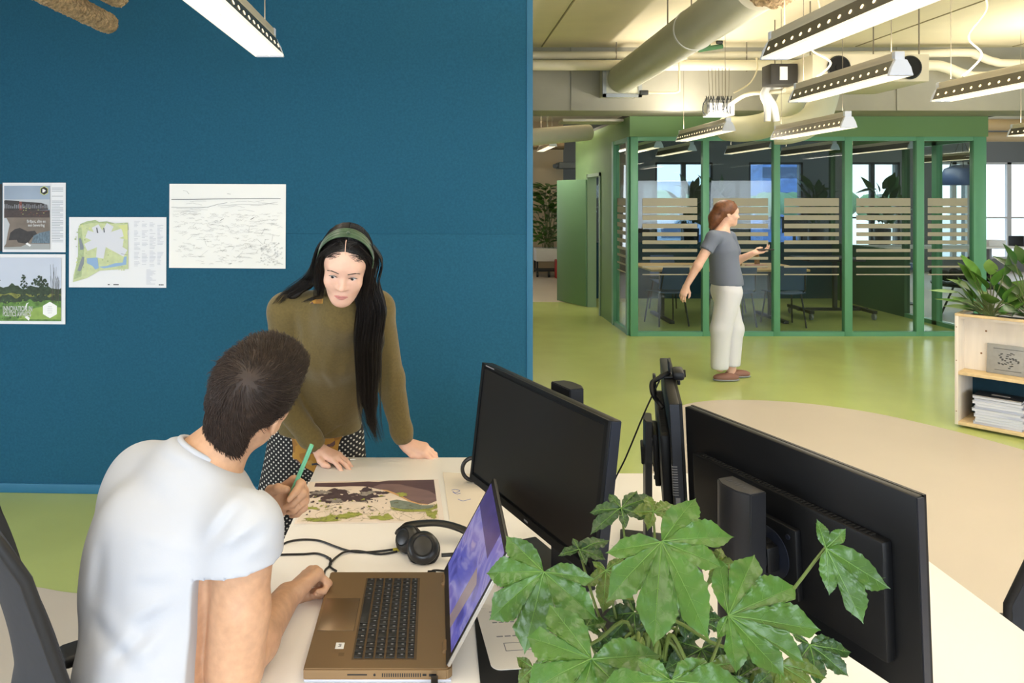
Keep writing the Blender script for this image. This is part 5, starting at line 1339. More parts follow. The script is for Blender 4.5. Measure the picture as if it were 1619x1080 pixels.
# building poster
o, w, h = sheet('wall_poster', 'poster with a building mirrored in water above a curved concrete hall', 'poster', 4.8, 289, 104.5, 398.5)
PM = [mat('print_sky', (150, 166, 188), 0.5, var=0.12, scale=4), mat('print_dark', (48, 44, 44), 0.5, var=0.3, scale=50), mat('print_brick', (124, 66, 54), 0.5), mat('print_water', (64, 50, 48), 0.5, var=0.3, scale=60, stretch=(1, 1, 4)),
      mat('print_concrete', (120, 108, 98), 0.5, var=0.2, scale=10), mat('print_shadow', (44, 40, 40), 0.5, var=0.3, scale=30), mat('print_floor', (160, 164, 166), 0.5), mat('print_white', (236, 236, 238), 0.5), mat('print_text_grey', (168, 172, 182), 0.6), mat('print_black', (18, 18, 20), 0.5), mat('print_lime', (204, 210, 120), 0.5), mat('print_glass', (96, 116, 132), 0.5, var=0.4, scale=60, stretch=(3, 1, 1)), mat('print_sky_low', (186, 192, 200), 0.5)]
b = B(); X0, X1 = w * 0.03, w * 0.755
rect(b, 0, X0, h * 0.50, X1, h * 0.955, 1); rect(b, 12, X0, h * 0.62, X1, h * 0.76, 1.5)
lay(b, 1, [(X0, h * 0.60), (w * 0.27, h * 0.60), (w * 0.27, h * 0.735), (w * 0.05, h * 0.75), (X0, h * 0.74)], 2); lay(b, 1, [(w * 0.31, h * 0.60), (w * 0.73, h * 0.61), (w * 0.72, h * 0.68), (w * 0.62, h * 0.71), (w * 0.31, h * 0.73)], 2)
rect(b, 2, w * 0.27, h * 0.60, w * 0.31, h * 0.73, 2)
rr = random.Random(6)
for k in range(22):
    x = X0 + 0.003 + k * (X1 - X0 - 0.01) / 22; rect(b, 8, x, h * 0.63, x + 0.0035, h * (0.66 + 0.04 * rr.random()), 2.5)
rect(b, 3, X0, h * 0.50, X1, h * 0.605, 3)
for k in range(26):
    x = rr.uniform(w * 0.28, w * 0.72); z = h * rr.uniform(0.52, 0.64); rect(b, 2 if k % 3 else 10, x, z, x + 0.006, z + 0.003, 3.5)
rect(b, 4, X0, h * 0.04, X1, h * 0.50, 3)
lay(b, 12, [(X0, h * 0.49), (w * 0.07, h * 0.49), (w * 0.12, h * 0.40), (w * 0.09, h * 0.28), (w * 0.06, h * 0.12), (X0, h * 0.08)], 3.6)
lay(b, 5, [(w * 0.10, h * 0.17), (w * 0.13, h * 0.28), (w * 0.20, h * 0.33), (w * 0.28, h * 0.35), (w * 0.40, h * 0.30), (w * 0.52, h * 0.31), (w * 0.56, h * 0.25), (w * 0.44, h * 0.20), (w * 0.30, h * 0.18)], 4)
lay(b, 5, [(w * 0.18, h * 0.29), (w * 0.40, h * 0.24), (w * 0.52, h * 0.27), (w * 0.40, h * 0.12), (w * 0.25, h * 0.14)], 4.5)
lay(b, 11, [(w * 0.46, h * 0.13), (X1, h * 0.13), (X1, h * 0.31), (w * 0.60, h * 0.28), (w * 0.50, h * 0.24)], 4.5)
lay(b, 6, [(X0, h * 0.04), (X1, h * 0.04), (X1, h * 0.12), (w * 0.40, h * 0.12), (w * 0.30, h * 0.08), (X0, h * 0.07)], 5)
lay(b, 7, [(w * 0.40, h * 0.14), (w * 0.46, h * 0.10), (w * 0.44, h * 0.08), (w * 0.37, h * 0.12)], 5.5)
hx = lambda r, cx, cz: [(cx + r * math.cos(PI / 6 + PI / 3 * i), cz + r * math.sin(PI / 6 + PI / 3 * i)) for i in range(6)]
lay(b, 10, hx(w * 0.073, w * 0.665, h * 0.885), 5); lay(b, 9, hx(w * 0.062, w * 0.665, h * 0.885), 6)
lay(b, 7, [(w * 0.64, h * 0.86), (w * 0.66, h * 0.86), (w * 0.695, h * 0.885), (w * 0.66, h * 0.91), (w * 0.64, h * 0.91)], 7)
tx(b, 7, 'Briljant, slim en', w * 0.54, h * 0.425, h * 0.056, 6, 'CENTER', 0.8, 0.001); tx(b, 7, 'een bewering', w * 0.54, h * 0.370, h * 0.056, 6, 'CENTER', 0.8, 0.001)
for k in range(34):
    z = h * (0.92 - k * 0.0235)
    if k in (3, 4, 6, 7): continue
    rect(b, 8, w * 0.785, z, w * (0.965 - 0.05 * (k % 4 == 3)), z + h * 0.008, 1)
obj('poster_print', b, PM, o, smooth=0)
# garden poster
o, w, h = sheet('wall_poster', 'garden photo poster with white hexagon seal, below the building poster', 'poster', -58, 401.5, 104, 511.5)
GM = [mat('photo_sky', (196, 204, 222), 0.5, var=0.05, scale=3), mat('photo_far_trees', (50, 68, 46), 0.6, var=0.4, scale=40), mat('photo_meadow', (124, 128, 60), 0.6, var=0.35, scale=40), mat('photo_grass', (92, 130, 60), 0.6, var=0.4, scale=35), mat('photo_tree', (46, 62, 44), 0.6, var=0.5, scale=60),
      mat('photo_white', (240, 240, 242), 0.5), mat('photo_grey', (170, 172, 178), 0.5), mat('photo_twigs', (96, 96, 90), 0.6), mat('photo_lawn', (140, 168, 84), 0.6, var=0.15, scale=30)]
b = B(); rect(b, 0, 0.0, h * 0.045, w * 0.962, h * 0.95, 1)
lay(b, 1, [(0, h * 0.3)] + noisy(0, w * 0.962, h * 0.53, h * 0.07, 60, 2.2) [::1] + [(w * 0.962, h * 0.3)], 2)
lay(b, 2, [(0, h * 0.2)] + noisy(0, w * 0.962, h * 0.43, h * 0.03, 40, 5.1) + [(w * 0.962, h * 0.2)], 3)
lay(b, 1, [(w * 0.25, h * 0.2)] + noisy(w * 0.25, w * 0.962, h * 0.40, h * 0.05, 50, 8.1) + [(w * 0.962, h * 0.2)], 4)
lay(b, 3, [(0, h * 0.045)] + noisy(0, w * 0.962, h * 0.32, h * 0.06, 60, 9.7) + [(w * 0.962, h * 0.045)], 5)
lay(b, 8, [(w * 0.55, h * 0.07), (w * 0.962, h * 0.07), (w * 0.962, h * 0.24), (w * 0.8, h * 0.26), (w * 0.62, h * 0.2)], 5.5)
rr = random.Random(7)
for k in range(150):
    a = rr.uniform(0, 6.28); r = rr.random() ** 0.5
    x, z = w * 0.755 + math.cos(a) * r * w * 0.085, h * 0.50 + math.sin(a) * r * h * 0.18
    s_ = rr.uniform(0.004, 0.010); lay(b, 4, [(x + s_ * math.cos(q + a), z + s_ * math.sin(q + a)) for q in (0, 1.2, 2.5, 4, 5.2)], 6 + k * 0.004)
for cx, top, n_ in ((0.60, 0.70, 60), (0.335, 0.72, 70)):
    for k in range(n_):
        z = h * rr.uniform(0.36, top); x = w * cx + rr.gauss(0, 1) * w * 0.03 * (1.1 - (z / h)); s_ = rr.uniform(0.003, 0.008)
        lay(b, 4, [(x + s_ * math.cos(q), z + s_ * math.sin(q)) for q in (0.3, 1.6, 3, 4.4)], 7 + k * 0.004)
b.mi = 7
for k in range(16):
    x = w * rr.uniform(0.86, 0.95); b.tube([(x, -0.0066, h * 0.3), (x + rr.uniform(-0.012, 0.012), -0.0066, h * rr.uniform(0.6, 0.86))], 0.0006, 4)
for k in range(120):
    x = w * rr.uniform(0.0, 0.62); z = h * rr.uniform(0.06, 0.34); s_ = rr.uniform(0.004, 0.012); lay(b, (3, 8, 1)[k % 3], [(x, z), (x + s_, z + s_ * 0.5), (x + s_ * 0.6, z + s_ * 1.4)], 8 + k * 0.003)
sc = h * 0.092
tx(b, 5, 'INNOVATION IN', w * 0.395, h * 0.185, sc * 1.1, 10, sx=0.56, bold=0.0012); tx(b, 5, 'POLITICS AWARDS', w * 0.395, h * 0.112, sc * 1.05, 10, sx=0.50, bold=0.0012)
lay(b, 5, hx(h * 0.118, w * 0.855, h * 0.205), 10)
lay(b, 5, [(w * 0.605, h * 0.20), (w * 0.625, h * 0.22), (w * 0.638, h * 0.29), (w * 0.652, h * 0.31), (w * 0.628, h * 0.30), (w * 0.615, h * 0.25)], 10); lay(b, 5, [(w * 0.61, h * 0.10), (w * 0.65, h * 0.05), (w * 0.66, h * 0.09), (w * 0.63, h * 0.12)], 10)
for k, ww in enumerate((0.05, 0.06, 0.06, 0.05)): rect(b, 6, w * (0.855 - ww / 2 * 0.8), h * (0.25 - 0.03 * k), w * (0.855 + ww / 2 * 0.8), h * (0.255 - 0.03 * k), 11)
obj('poster_print', b, GM, o, smooth=0)
# site plan
o, w, h = sheet('site_plan', 'white site plan with a star-shaped grey building, green grounds and blue pond', 'drawing', 109.8, 343.2, 263.4, 454.2)
SM = [mat('plan_green', (196, 206, 160), 0.6, var=0.08, scale=30), mat('plan_grey', (214, 216, 226), 0.6), mat('plan_blue', (142, 174, 212), 0.6), mat('plan_dark', (132, 140, 150), 0.6), mat('plan_text', (196, 198, 208), 0.6), mat('plan_olive', (168, 184, 140), 0.6, var=0.15, scale=60), mat('plan_black', (90, 92, 100), 0.6), mat('plan_lime', (210, 216, 150), 0.6)]
b = B(); U = lambda x, z: (x / 692 * w, (1 - z / 497) * h)       # plan drawn on a 692 x 497 grid
lay(b, 5, [U(*p) for p in ((80, 50), (130, 30), (190, 20), (215, 35), (270, 30), (330, 45), (420, 38), (425, 90), (300, 100), (100, 110), (75, 90))], 1)
lay(b, 0, [U(*p) for p in ((72, 60), (170, 40), (300, 48), (420, 48), (424, 365), (330, 370), (220, 378), (130, 430), (30, 460), (34, 410), (70, 270))], 2)
lay(b, 5, [U(*p) for p in ((66, 80), (90, 70), (110, 240), (90, 420), (36, 440), (66, 270))], 3)
for a0 in (20, 62, 118, 160, 205, 262, 330, 352):
    a = math.radians(a0); c_ = (240, 160); L_ = {20: 190, 62: 120, 118: 110, 160: 120, 205: 130, 262: 130, 330: 190, 352: 150}[a0]
    d_ = (math.cos(a), -math.sin(a)); p_ = (-d_[1] * 34, d_[0] * 34)
    lay(b, 1, [U(c_[0] + p_[0] * s + d_[0] * l, c_[1] + p_[1] * s + d_[1] * l) for l, s in ((0, 1), (L_, 0.8), (L_, -0.8), (0, -1))], 4 + a0 * 0.002)
for pts in (((130, 290), (205, 285), (215, 360), (190, 370), (170, 345), (130, 325)), ((215, 350), (270, 345), (330, 325), (385, 320), (395, 280), (412, 275), (410, 335), (340, 348), (250, 362))): lay(b, 2, [U(*p) for p in pts], 6)
lay(b, 3, [U(*p) for p in ((96, 280), (112, 282), (108, 330), (84, 384), (62, 378), (78, 330))], 6); lay(b, 3, [U(*p) for p in ((72, 150), (86, 148), (108, 210), (104, 230), (84, 232))], 6)
lay(b, 6, [U(*p) for p in ((196, 74), (204, 74), (212, 112), (202, 112))], 6); lay(b, 6, [U(*p) for p in ((246, 76), (254, 76), (258, 108), (250, 108))], 6)
lay(b, 7, [U(*p) for p in ((350, 60), (418, 52), (420, 160), (396, 150), (380, 90))], 5)
rr = random.Random(4)
for k in range(90):
    x, z = rr.uniform(40, 420), rr.uniform(40, 440)
    if z > 380 and x > 130: continue
    s_ = rr.uniform(3, 7); lay(b, (5, 7, 0)[k % 3], [U(x + s_ * math.cos(q), z + s_ * math.sin(q)) for q in (0, 1, 2, 3.1, 4.2, 5.3)], 3.5)
for cx in (465, 520, 575, 630):
    for k in range(34):
        z = 28 + k * 9.5
        if rr.random() < 0.25 or (cx == 630 and 190 < z < 240): continue
        a = U(cx, z); c_ = U(cx + rr.uniform(18, 46), z + 3); rect(b, 4, a[0], c_[1], c_[0], a[1], 1)
for k in range(12): a = U(552, 370 + k * 9); c_ = U(552 + rr.uniform(20, 70), 373 + k * 9); rect(b, 4, a[0], c_[1], c_[0], a[1], 1)
for x0, x1 in ((278, 292), (318, 356), (640, 650), (652, 662), (664, 674)): a = U(x0, 472); c_ = U(x1, 480); rect(b, 6, a[0], c_[1], c_[0], a[1], 1)
b.mi = 6; b.tube([(U(372, 258)[0], -0.007, U(372, 258)[1]), (U(420, 266)[0], -0.007, U(420, 266)[1])], 0.001, 4)
obj('plan_drawing', b, SM, o, smooth=0)
# pencil sketch
o, w, h = sheet('pencil_sketch', 'large white sheet covered in fine pencil scribbles under a long horizon line', 'drawing', 267.8, 290.8, 451.8, 423.4, mat('sketch_paper', (238, 238, 236), 0.6), 0.004)
b = B(); rr = random.Random(31)
def st(pts, r): b.tube([(x * w, -0.0050, z * h) for x, z in pts], r, 4)
b.mi = 1
st([(0.02, 0.815), (0.2, 0.817), (0.5, 0.825), (0.8, 0.832), (0.955, 0.832)], 0.0020); b.mi = 0
st([(0.02, 0.722), (0.1, 0.718), (0.2, 0.722), (0.33, 0.724), (0.42, 0.76), (0.5, 0.78)], 0.0012); st([(0.42, 0.74), (0.6, 0.76), (0.8, 0.755), (0.93, 0.79)], 0.0007)
st([(0.12, 0.92), (0.15, 0.915), (0.17, 0.88)], 0.0008); st([(0.5, 0.885), (0.53, 0.88)], 0.001)
for k in range(16): x, z = rr.uniform(0.03, 0.8), rr.uniform(0.66, 0.80); st([(x, z), (x + 0.06, z + rr.uniform(-0.01, 0.02)), (x + 0.14, z + rr.uniform(-0.02, 0.02))], 0.0005)
b.mi = 1; st([(0.70, 0.58), (0.73, 0.605)], 0.0018); st([(0.44, 0.565), (0.47, 0.59)], 0.0012); b.mi = 0
for k in range(260):                               # clusters of handwriting
    x, z = rr.uniform(0.03, 0.93), rr.uniform(0.05, 0.66)
    pts = []; L_ = rr.uniform(0.02, 0.075)
    for q in range(9): pts.append((min(0.97, x + L_ * q / 8), z + rr.uniform(-0.008, 0.008)))
    st(pts, 0.00036)
for k in range(70):
    x, z = rr.uniform(0.78, 0.97), rr.uniform(0.04, 0.3); st([(x, z), (x + 0.006, z + 0.012), (x + 0.012, z), (x, z)], 0.0004)
for k in range(30): x, z = rr.uniform(0.1, 0.9), rr.uniform(0.1, 0.6); st([(x, z), (x + rr.uniform(-0.06, 0.06), z + rr.uniform(-0.08, 0.08))], 0.0004)
obj('pencil_lines', b, [m_ink, m_inkd], o)
# ------------------------------------------------------------------ people: shared builders
m_skin = mat('skin', (226, 182, 160), 0.5, var=0.05, scale=40, sss=0.12, bump=0.05, bscale=300, bdist=0.001)
m_lip = mat('lips', (200, 134, 126), 0.45, sss=0.1)
m_skin2 = mat('skin_man', (200, 156, 124), 0.52, var=0.09, scale=55, sss=0.1, bump=0.12, bscale=220, bdist=0.001)
m_nail = mat('nail', (226, 178, 160), 0.3)
m_hairw = mat('black_hair', (22, 17, 16), 0.38, var=0.3, scale=30, spec=0.45)
m_hairm = mat('dark_brown_hair', (50, 37, 30), 0.55, var=0.3, scale=60, spec=0.4)
m_brow = mat('brow_hair', (62, 48, 42), 0.7)
m_eyew = mat('eye_white', (222, 216, 212), 0.25)
m_iris = mat('dark_iris', (26, 18, 15), 0.15)

def axes_from(fwd, up):
    hy = V(fwd).normalized(); hz = (V(up) - hy * V(up).dot(hy)).normalized(); hx = hy.cross(hz)
    return hx, hy, hz                       # hx: the person's right

def head_sdf(S, c, ax, sc=1.0, woman=True, neck=None):
    hx, hy, hz = ax; c = V(c)
    P = lambda x, y, z: c + (hx * x + hy * y + hz * z) * sc
    E = lambda x, y, z, r, k=0.012, op='u': S.ell(P(x, y, z), [q * sc for q in r], ax, k, op)
    E(0, -0.012, 0.036, (0.074, 0.094, 0.086)); E(0, 0.03, 0.03, (0.064, 0.062, 0.07), 0.02)
    jw = 0.9 if woman else 1.0
    E(0, 0.022, -0.028, ((0.0585 if woman else 0.061), 0.064, 0.078), 0.02); E(0, 0.044, -0.072, (0.044 * jw, 0.042, 0.035), 0.025)
    E(0, 0.068, -0.094, (0.017, 0.016, 0.014), 0.022)
    for s in (-1, 1):
        E(s * 0.035, 0.062, -0.026, (0.025, 0.024, 0.027), 0.025)
        S.cone(P(s * 0.042 * jw, 0.005, -0.058), P(s * 0.014, 0.055, -0.094), 0.013 * sc, 0.013 * sc, 0.03)
        S.ell(P(s * 0.031, 0.099, 0.002), (0.015 * sc, 0.0105 * sc, 0.009 * sc), ax, 0.014, 's')
        # ear
        E(s * 0.074, -0.008, -0.008, (0.009, 0.018, 0.031), 0.006); E(s * 0.081, -0.006, -0.006, (0.006, 0.010, 0.018), 0.005, 's')
    S.cone(P(0, 0.083, 0.010), P(0, 0.101, -0.026), 0.0060 * sc, 0.0095 * sc, 0.012)
    E(0, 0.102, -0.031, (0.0105, 0.010, 0.0085), 0.006)
    for s in (-1, 1): E(s * 0.0120, 0.091, -0.033, (0.0080, 0.009, 0.0068), 0.006)
    E(0, 0.078, 0.028, (0.044, 0.010, 0.010), 0.022)
    E(0, 0.083, -0.0605, (0.022, 0.009, 0.0050), 0.004); E(0, 0.082, -0.0705, (0.018, 0.0095, 0.0056), 0.004)
    E(0, 0.0935, -0.0655, (0.021, 0.004, 0.0012), 0.002, 's')
    for s in (-1, 1):                        # eyelids round the ball with an almond slit
        E(s * 0.0315, 0.0735, 0.004, (0.0150, 0.0150, 0.0130), 0.006)
        E(s * 0.0315, 0.0885, 0.0020, (0.0142, 0.0095, 0.0054), 0.0015, 's')
    return P

def hand_sdf(S, w, fwd, back, thumb, curls, spread=0.10, sc=1.0, thumb_pose=None, k=0.0045, tips=None):
    """w wrist, fwd along the metacarpals, back out of the back of the hand, thumb = side vector sign; curls per finger (three angles)"""
    fy = V(fwd).normalized(); bz = (V(back) - fy * V(back).dot(fy)).normalized(); tx_ = fy.cross(bz) * thumb
    w = V(w); Q = lambda x, y, z: w + (tx_ * x + fy * y + bz * z) * sc
    kn = [(0.027, 0.090, 0.002), (0.009, 0.094, 0.005), (-0.009, 0.089, 0.003), (-0.025, 0.079, -0.001)]
    seg = [(0.043, 0.026, 0.021), (0.048, 0.029, 0.022), (0.044, 0.027, 0.021), (0.034, 0.020, 0.019)]
    rad = [(0.0098, 0.0088, 0.0080, 0.0068), (0.0100, 0.0090, 0.0082, 0.0068), (0.0096, 0.0086, 0.0078, 0.0066), (0.0086, 0.0076, 0.0070, 0.006)]
    for i, (x, y, z) in enumerate(kn):
        S.cone(Q(x * 0.62, 0.012, -0.004), Q(x, y, z - 0.004), 0.0165 * sc, 0.0125 * sc, 0.014)
    S.cone(Q(0, 0.0, -0.002), Q(0.0, 0.035, -0.004), 0.021 * sc, 0.022 * sc, 0.012, flat=(bz, 0.72))
    ends = []
    for i, (x, y, z) in enumerate(kn):
        sp = spread * (1.4, 0.4, -0.5, -1.6)[i]
        d = fy * math.cos(sp) + tx_ * math.sin(sp); p = Q(x, y, z - 0.003); ang = 0
        for j in range(3):
            ang += math.radians(curls[i][j])
            dd = d * math.cos(ang) - bz * math.sin(ang)
            q = p + dd * seg[i][j] * sc
            S.cone(p, q, rad[i][j] * sc, rad[i][j + 1] * sc, k)
            if j == 0: S.ell(p, [0.0108 * sc] * 3, None, 0.006)
            p = q
        ends.append((p, dd, bz * math.cos(ang) + d * math.sin(ang)))
    tp = thumb_pose or [(0.024, 0.022, -0.008), (0.048, 0.050, -0.020), (0.058, 0.080, -0.022), (0.056, 0.104, -0.020)]
    for a, c, r0, r1 in zip(tp, tp[1:], (0.0165, 0.0118, 0.0105), (0.0118, 0.0105, 0.0085)): S.cone(Q(*a), Q(*c), r0 * sc, r1 * sc, 0.007)
    return Q, ends

def nails(b, ends, sc=1.0):
    for p, d, n in ends:
        x = d.cross(n).normalized()
        b.sphere((0, 0, 0), (0.0052 * sc, 0.0068 * sc, 0.0022), 10, frame(p + n * 0.0056 * sc + d * 0.001, x, d, n))

def strands(b, roots, n_pts=4, r=0.0012, sides=3):
    """roots: list of polylines"""
    for pl in roots:
        k = len(pl); b.tube(pl, [r * (1 - 0.75 * (i / (k - 1)) ** 2) for i in range(k)], sides, cap=False)

def eyes(parent, P, ax, look, sc=1.0):
    hx, hy, hz = ax
    for s in (-1, 1):
        c = P(s * 0.0315, 0.0735, 0.0030); b = B(); b.sphere(c, 0.0130 * sc, 20); o = obj('eyeball', b, m_eyew, parent, world=True, smooth=180)
        g = (hy + V(look)).normalized(); b = B(); b.sphere(c + g * 0.0082 * sc, 0.0064 * sc, 16); obj('iris', b, m_iris, o, world=True, smooth=180)

# ------------------------------------------------------------------ standing woman leaning on the desk
wo = thing('person', 'standing person in olive sweater with long black hair, leaning on the desk with both hands', 'person', (-0.50, 3.08, 0))
HC = at(546, 421, 2.50); AX = axes_from((0.02, -0.91, -0.37), (0.13, -0.35, 0.90))
hx, hy, hz = AX
neckb = at(541, 478, 2.645); chest = at(524, 545, 2.80); waist = at(512, 625, 2.97); pelv = V((-0.47, 3.06, 0.90))
shR, shL = at(452, 492, 2.72), at(593, 488, 2.74)          # her right is on the left of the photo
elR, wrR = at(447, 632, 2.80), at(505, 711, 2.83)
elL, wrL = at(616, 598, 2.84), at(640, 701, 2.90)
wrR.z = max(wrR.z, DZ + 0.035); wrL.z = max(wrL.z, DZ + 0.034)
S = SDF((-0.85, 2.30, 0.0), (0.02, 3.32, 1.70), 0.0042)
P = head_sdf(S, HC, AX)
S.cone(neckb - V((0, 0, 0.03)), P(0, -0.015, -0.06), 0.050, 0.046, 0.03)
S.chain([neckb + V((0, 0.02, -0.05)), chest, waist, pelv], [0.085, 0.105, 0.092, 0.108], 0.05, flat=((0, 1, 0.2), 0.8))
S.cone(shR, neckb, 0.045, 0.05, 0.04); S.cone(shL, neckb, 0.045, 0.05, 0.04)
S.chain([shR, elR, wrR], [0.044, 0.036, 0.024], 0.015); S.chain([shL, elL, wrL], [0.044, 0.036, 0.024], 0.015)
for sx, kx in ((-0.09, -0.62), (0.08, -0.36)):
    S.chain([pelv + V((sx, 0, -0.04)), V((kx, 3.06, 0.47)), V((kx, 3.10, 0.08))], [0.085, 0.056, 0.04], 0.03); S.cone(V((kx, 3.12, 0.04)), V((kx - 0.01, 2.95, 0.03)), 0.038, 0.03, 0.02)
# her right hand flat on the desk, fingers towards the map; her left propped on the edge
cR = [(14, 22, 16), (12, 20, 14), (14, 22, 16), (20, 26, 18)]
QR, eR = hand_sdf(S, wrR, (0.80, -0.52, -0.13), (0.10, -0.10, 1.0), 1, cR, 0.16, 0.98, thumb_pose=[(0.024, 0.018, -0.006), (0.044, 0.045, -0.014), (0.052, 0.072, -0.018), (0.050, 0.094, -0.018)])
QL, eL = hand_sdf(S, wrL, (0.86, -0.28, -0.13), (-0.15, -0.25, 1.0), 1, [(30, 40, 20), (28, 40, 22), (28, 42, 22), (30, 42, 22)], 0.05, 0.95, thumb_pose=[(0.022, 0.018, -0.008), (0.040, 0.046, -0.014), (0.036, 0.075, -0.016), (0.026, 0.096, -0.016)])
def fm(c):
    out = np.zeros(len(c), int)
    r = c - np.array(HC); l = np.stack([r @ np.array(hx), r @ np.array(hy), r @ np.array(hz)], 1)
    m = ((l[:, 0] / 0.0225) ** 2 + ((l[:, 2] + 0.0655) / 0.0078) ** 2 < 1) & (l[:, 1] > 0.06)
    out[m] = 1
    return out
S.obj('body', m_skin, wo, relax=1)
b = B()
b.tube(spline([P(-0.0215, 0.0845, -0.0660), P(-0.011, 0.0908, -0.0628), P(0, 0.0932, -0.0636), P(0.011, 0.0908, -0.0628), P(0.0215, 0.0845, -0.0660)], 6), [(0.0026, 0.0006 + 0.0024 * math.sin(PI * i / 24)) for i in range(25)], 10, flat=hy)
b.tube(spline([P(-0.0205, 0.0845, -0.0662), P(-0.010, 0.0900, -0.0695), P(0, 0.0918, -0.0705), P(0.010, 0.0900, -0.0695), P(0.0205, 0.0845, -0.0662)], 6), [(0.0030, 0.0006 + 0.0032 * math.sin(PI * i / 24)) for i in range(25)], 10, flat=hy)
obj('lips', b, m_lip, wo, world=True, smooth=180)
eyes(wo, P, AX, (-0.10, 0, -0.28) if False else hx * 0.22 - hz * 0.22)
b = B(); nails(b, eR, 0.98); obj('fingernails', b, m_nail, wo, world=True, smooth=180)
for s in (-1, 1):
    b = B(); b.tube(spline([P(s * 0.014, 0.0935, 0.0198), P(s * 0.027, 0.0915, 0.0232), P(s * 0.040, 0.0868, 0.0240), P(s * 0.052, 0.0770, 0.0185)], 6), [(0.0014, 0.0020)] * 6 + [(0.0014, 0.0023)] * 6 + [(0.001, 0.0014)] * 7, 8, flat=hy); obj('eyebrow', b, m_brow, wo, world=True, smooth=180)
    b = B(); b.tube(spline([P(s * 0.0180, 0.0862, 0.0020), P(s * 0.0265, 0.0890, 0.0070), P(s * 0.0360, 0.0880, 0.0070), P(s * 0.0455, 0.0808, 0.0025)], 5), 0.0010, 6); obj('eyelashes', b, m_hairw, wo, world=True, smooth=180)
# sweater
m_olive = mat('olive_knit', (104, 90, 54), 0.92, var=0.10, scale=120, bump=0.35, bscale=380, spec=0.15, sheen=0.2, bdist=0.002)
S = SDF((-0.80, 2.40, 0.68), (0.02, 3.30, 1.46), 0.006)
hem = V((-0.47, 3.03, 0.80))
S.chain([neckb + V((0.0, 0.03, -0.03)), chest, waist, hem, hem + V((0, 0.02, -0.12))], [0.078, 0.150, 0.150, 0.158, 0.158], 0.04, flat=((0, 1, 0.3), 0.80))
for s, e, w_ in ((shR, elR, wrR), (shL, elL, wrL)):
    S.cone(s, neckb + V((0, 0.01, -0.01)), 0.066, 0.060, 0.05)
    d = (w_ - e).normalized()
    S.chain([s, e, w_ - d * 0.055, w_ + d * 0.03], [0.066, 0.051, 0.039, 0.033], 0.025)
for a, c, r in ((at(470, 520, 2.62), at(455, 640, 2.72), 0.012), (at(520, 520, 2.6), at(500, 600, 2.72), 0.010), (at(568, 560, 2.66), at(545, 680, 2.85), 0.012), (at(480, 640, 2.78), at(540, 690, 2.86), 0.010), (at(610, 560, 2.72), at(604, 640, 2.80), 0.009), (at(464, 478, 2.6), at(466, 575, 2.68), 0.010), (at(500, 500, 2.55), at(478, 560, 2.65), 0.012), (at(560, 495, 2.56), at(525, 620, 2.72), 0.014), (at(500, 560, 2.65), at(530, 660, 2.82), 0.009)):
    S.fold(a, c, r * 1.3, 0.010); S.fold(a + V((0.027, 0, 0)), c + V((0.027, 0, 0)), r * 1.4, -0.006)
S.ripple(0.0022, 26, 1)
S.cut(hem + V((0, 0, -0.006)), (0.02, 0, -1), [-0.72, 2.8, 0.68], [-0.22, 3.30, 0.80])
for e, w_ in ((elR, wrR), (elL, wrL)):
    d = (w_ - e).normalized(); S.cut(w_ - d * 0.012, d, [w_[i] - 0.07 for i in range(3)], [w_[i] + 0.07 for i in range(3)])
nd = (P(0, 0.0, -0.06) - neckb).normalized()
S.cone(neckb - V((0, 0, 0.03)), neckb + nd * 0.030, 0.085, 0.064, 0.04); S.cone(neckb + V((0, -0.015, -0.035)), chest + V((0, -0.03, 0.03)), 0.078, 0.125, 0.06)
S.cone(neckb + nd * 0.030, P(0, -0.015, -0.03), 0.053, 0.060, 0.004, 's')
sw = S.obj('sweater', m_olive, wo, relax=2)
for e, w_, nm in ((elR, wrR, 0), (elL, wrL, 1)):
    d = (w_ - e).normalized(); u = d.orthogonal().normalized(); b = B()
    b.grid(lambda a, t_: w_ - d * (0.016 + 0.042 * t_) + (u * math.cos(a * 2 * PI) + d.cross(u) * math.sin(a * 2 * PI)) * (0.0345 + 0.004 * t_ + 0.0010 * (1 if int(a * 40) % 2 else -1)), 80, 6, closed_u=True); obj('cuff', b, m_olive, sw, world=True, smooth=180, recalc=True)
b = B(); u = nd.orthogonal().normalized(); b.tube([neckb + nd * 0.036 + (u * math.cos(a) + nd.cross(u) * math.sin(a)) * 0.058 for a in [2 * PI * i / 40 for i in range(40)]], 0.0085, 10, closed=True); obj('neckband', b, m_olive, sw, world=True, smooth=180)
# flowered blouse showing under the hem and at the collar
m_flow = mat('flowered_cloth', (164, 122, 52), 0.8, var=0.0)
def flower(m):
    nt = m.node_tree; n = nt.nodes; p = n['Principled BSDF']; tc = n.new('ShaderNodeTexCoord')
    v = n.new('ShaderNodeTexVoronoi'); v.inputs['Scale'].default_value = 46; nt.links.new(tc.outputs['Object'], v.inputs['Vector'])
    cr = n.new('ShaderNodeValToRGB'); cr.color_ramp.interpolation = 'CONSTANT'; e = cr.color_ramp.elements
    e[0].color = (*lin((172, 126, 48)), 1); e[1].position = 0.45; e[1].color = (*lin((150, 104, 44)), 1)
    for pos, c in ((0.62, (98, 70, 66)), (0.76, (176, 138, 70)), (0.88, (92, 108, 122))):
        q = e.new(pos); q.color = (*lin(c), 1)
    nt.links.new(v.outputs['Color'], cr.inputs[0]); nt.links.new(cr.outputs[0], p.inputs['Base Color'])
flower(m_flow)
S = SDF((-0.76, 2.72, 0.55), (-0.14, 3.34, 0.95), 0.006)
S.chain([V((-0.47, 3.04, 0.90)), V((-0.475, 3.055, 0.60))], [0.150, 0.166], 0.03, flat=((0, 1, 0), 0.82)); S.ripple(0.002, 40, 2)
S.cut(V((-0.63, 3.0, 0.750)), (-0.50, 0, -0.86)); 
S.obj('blouse', m_flow, wo, relax=1)
b = B()
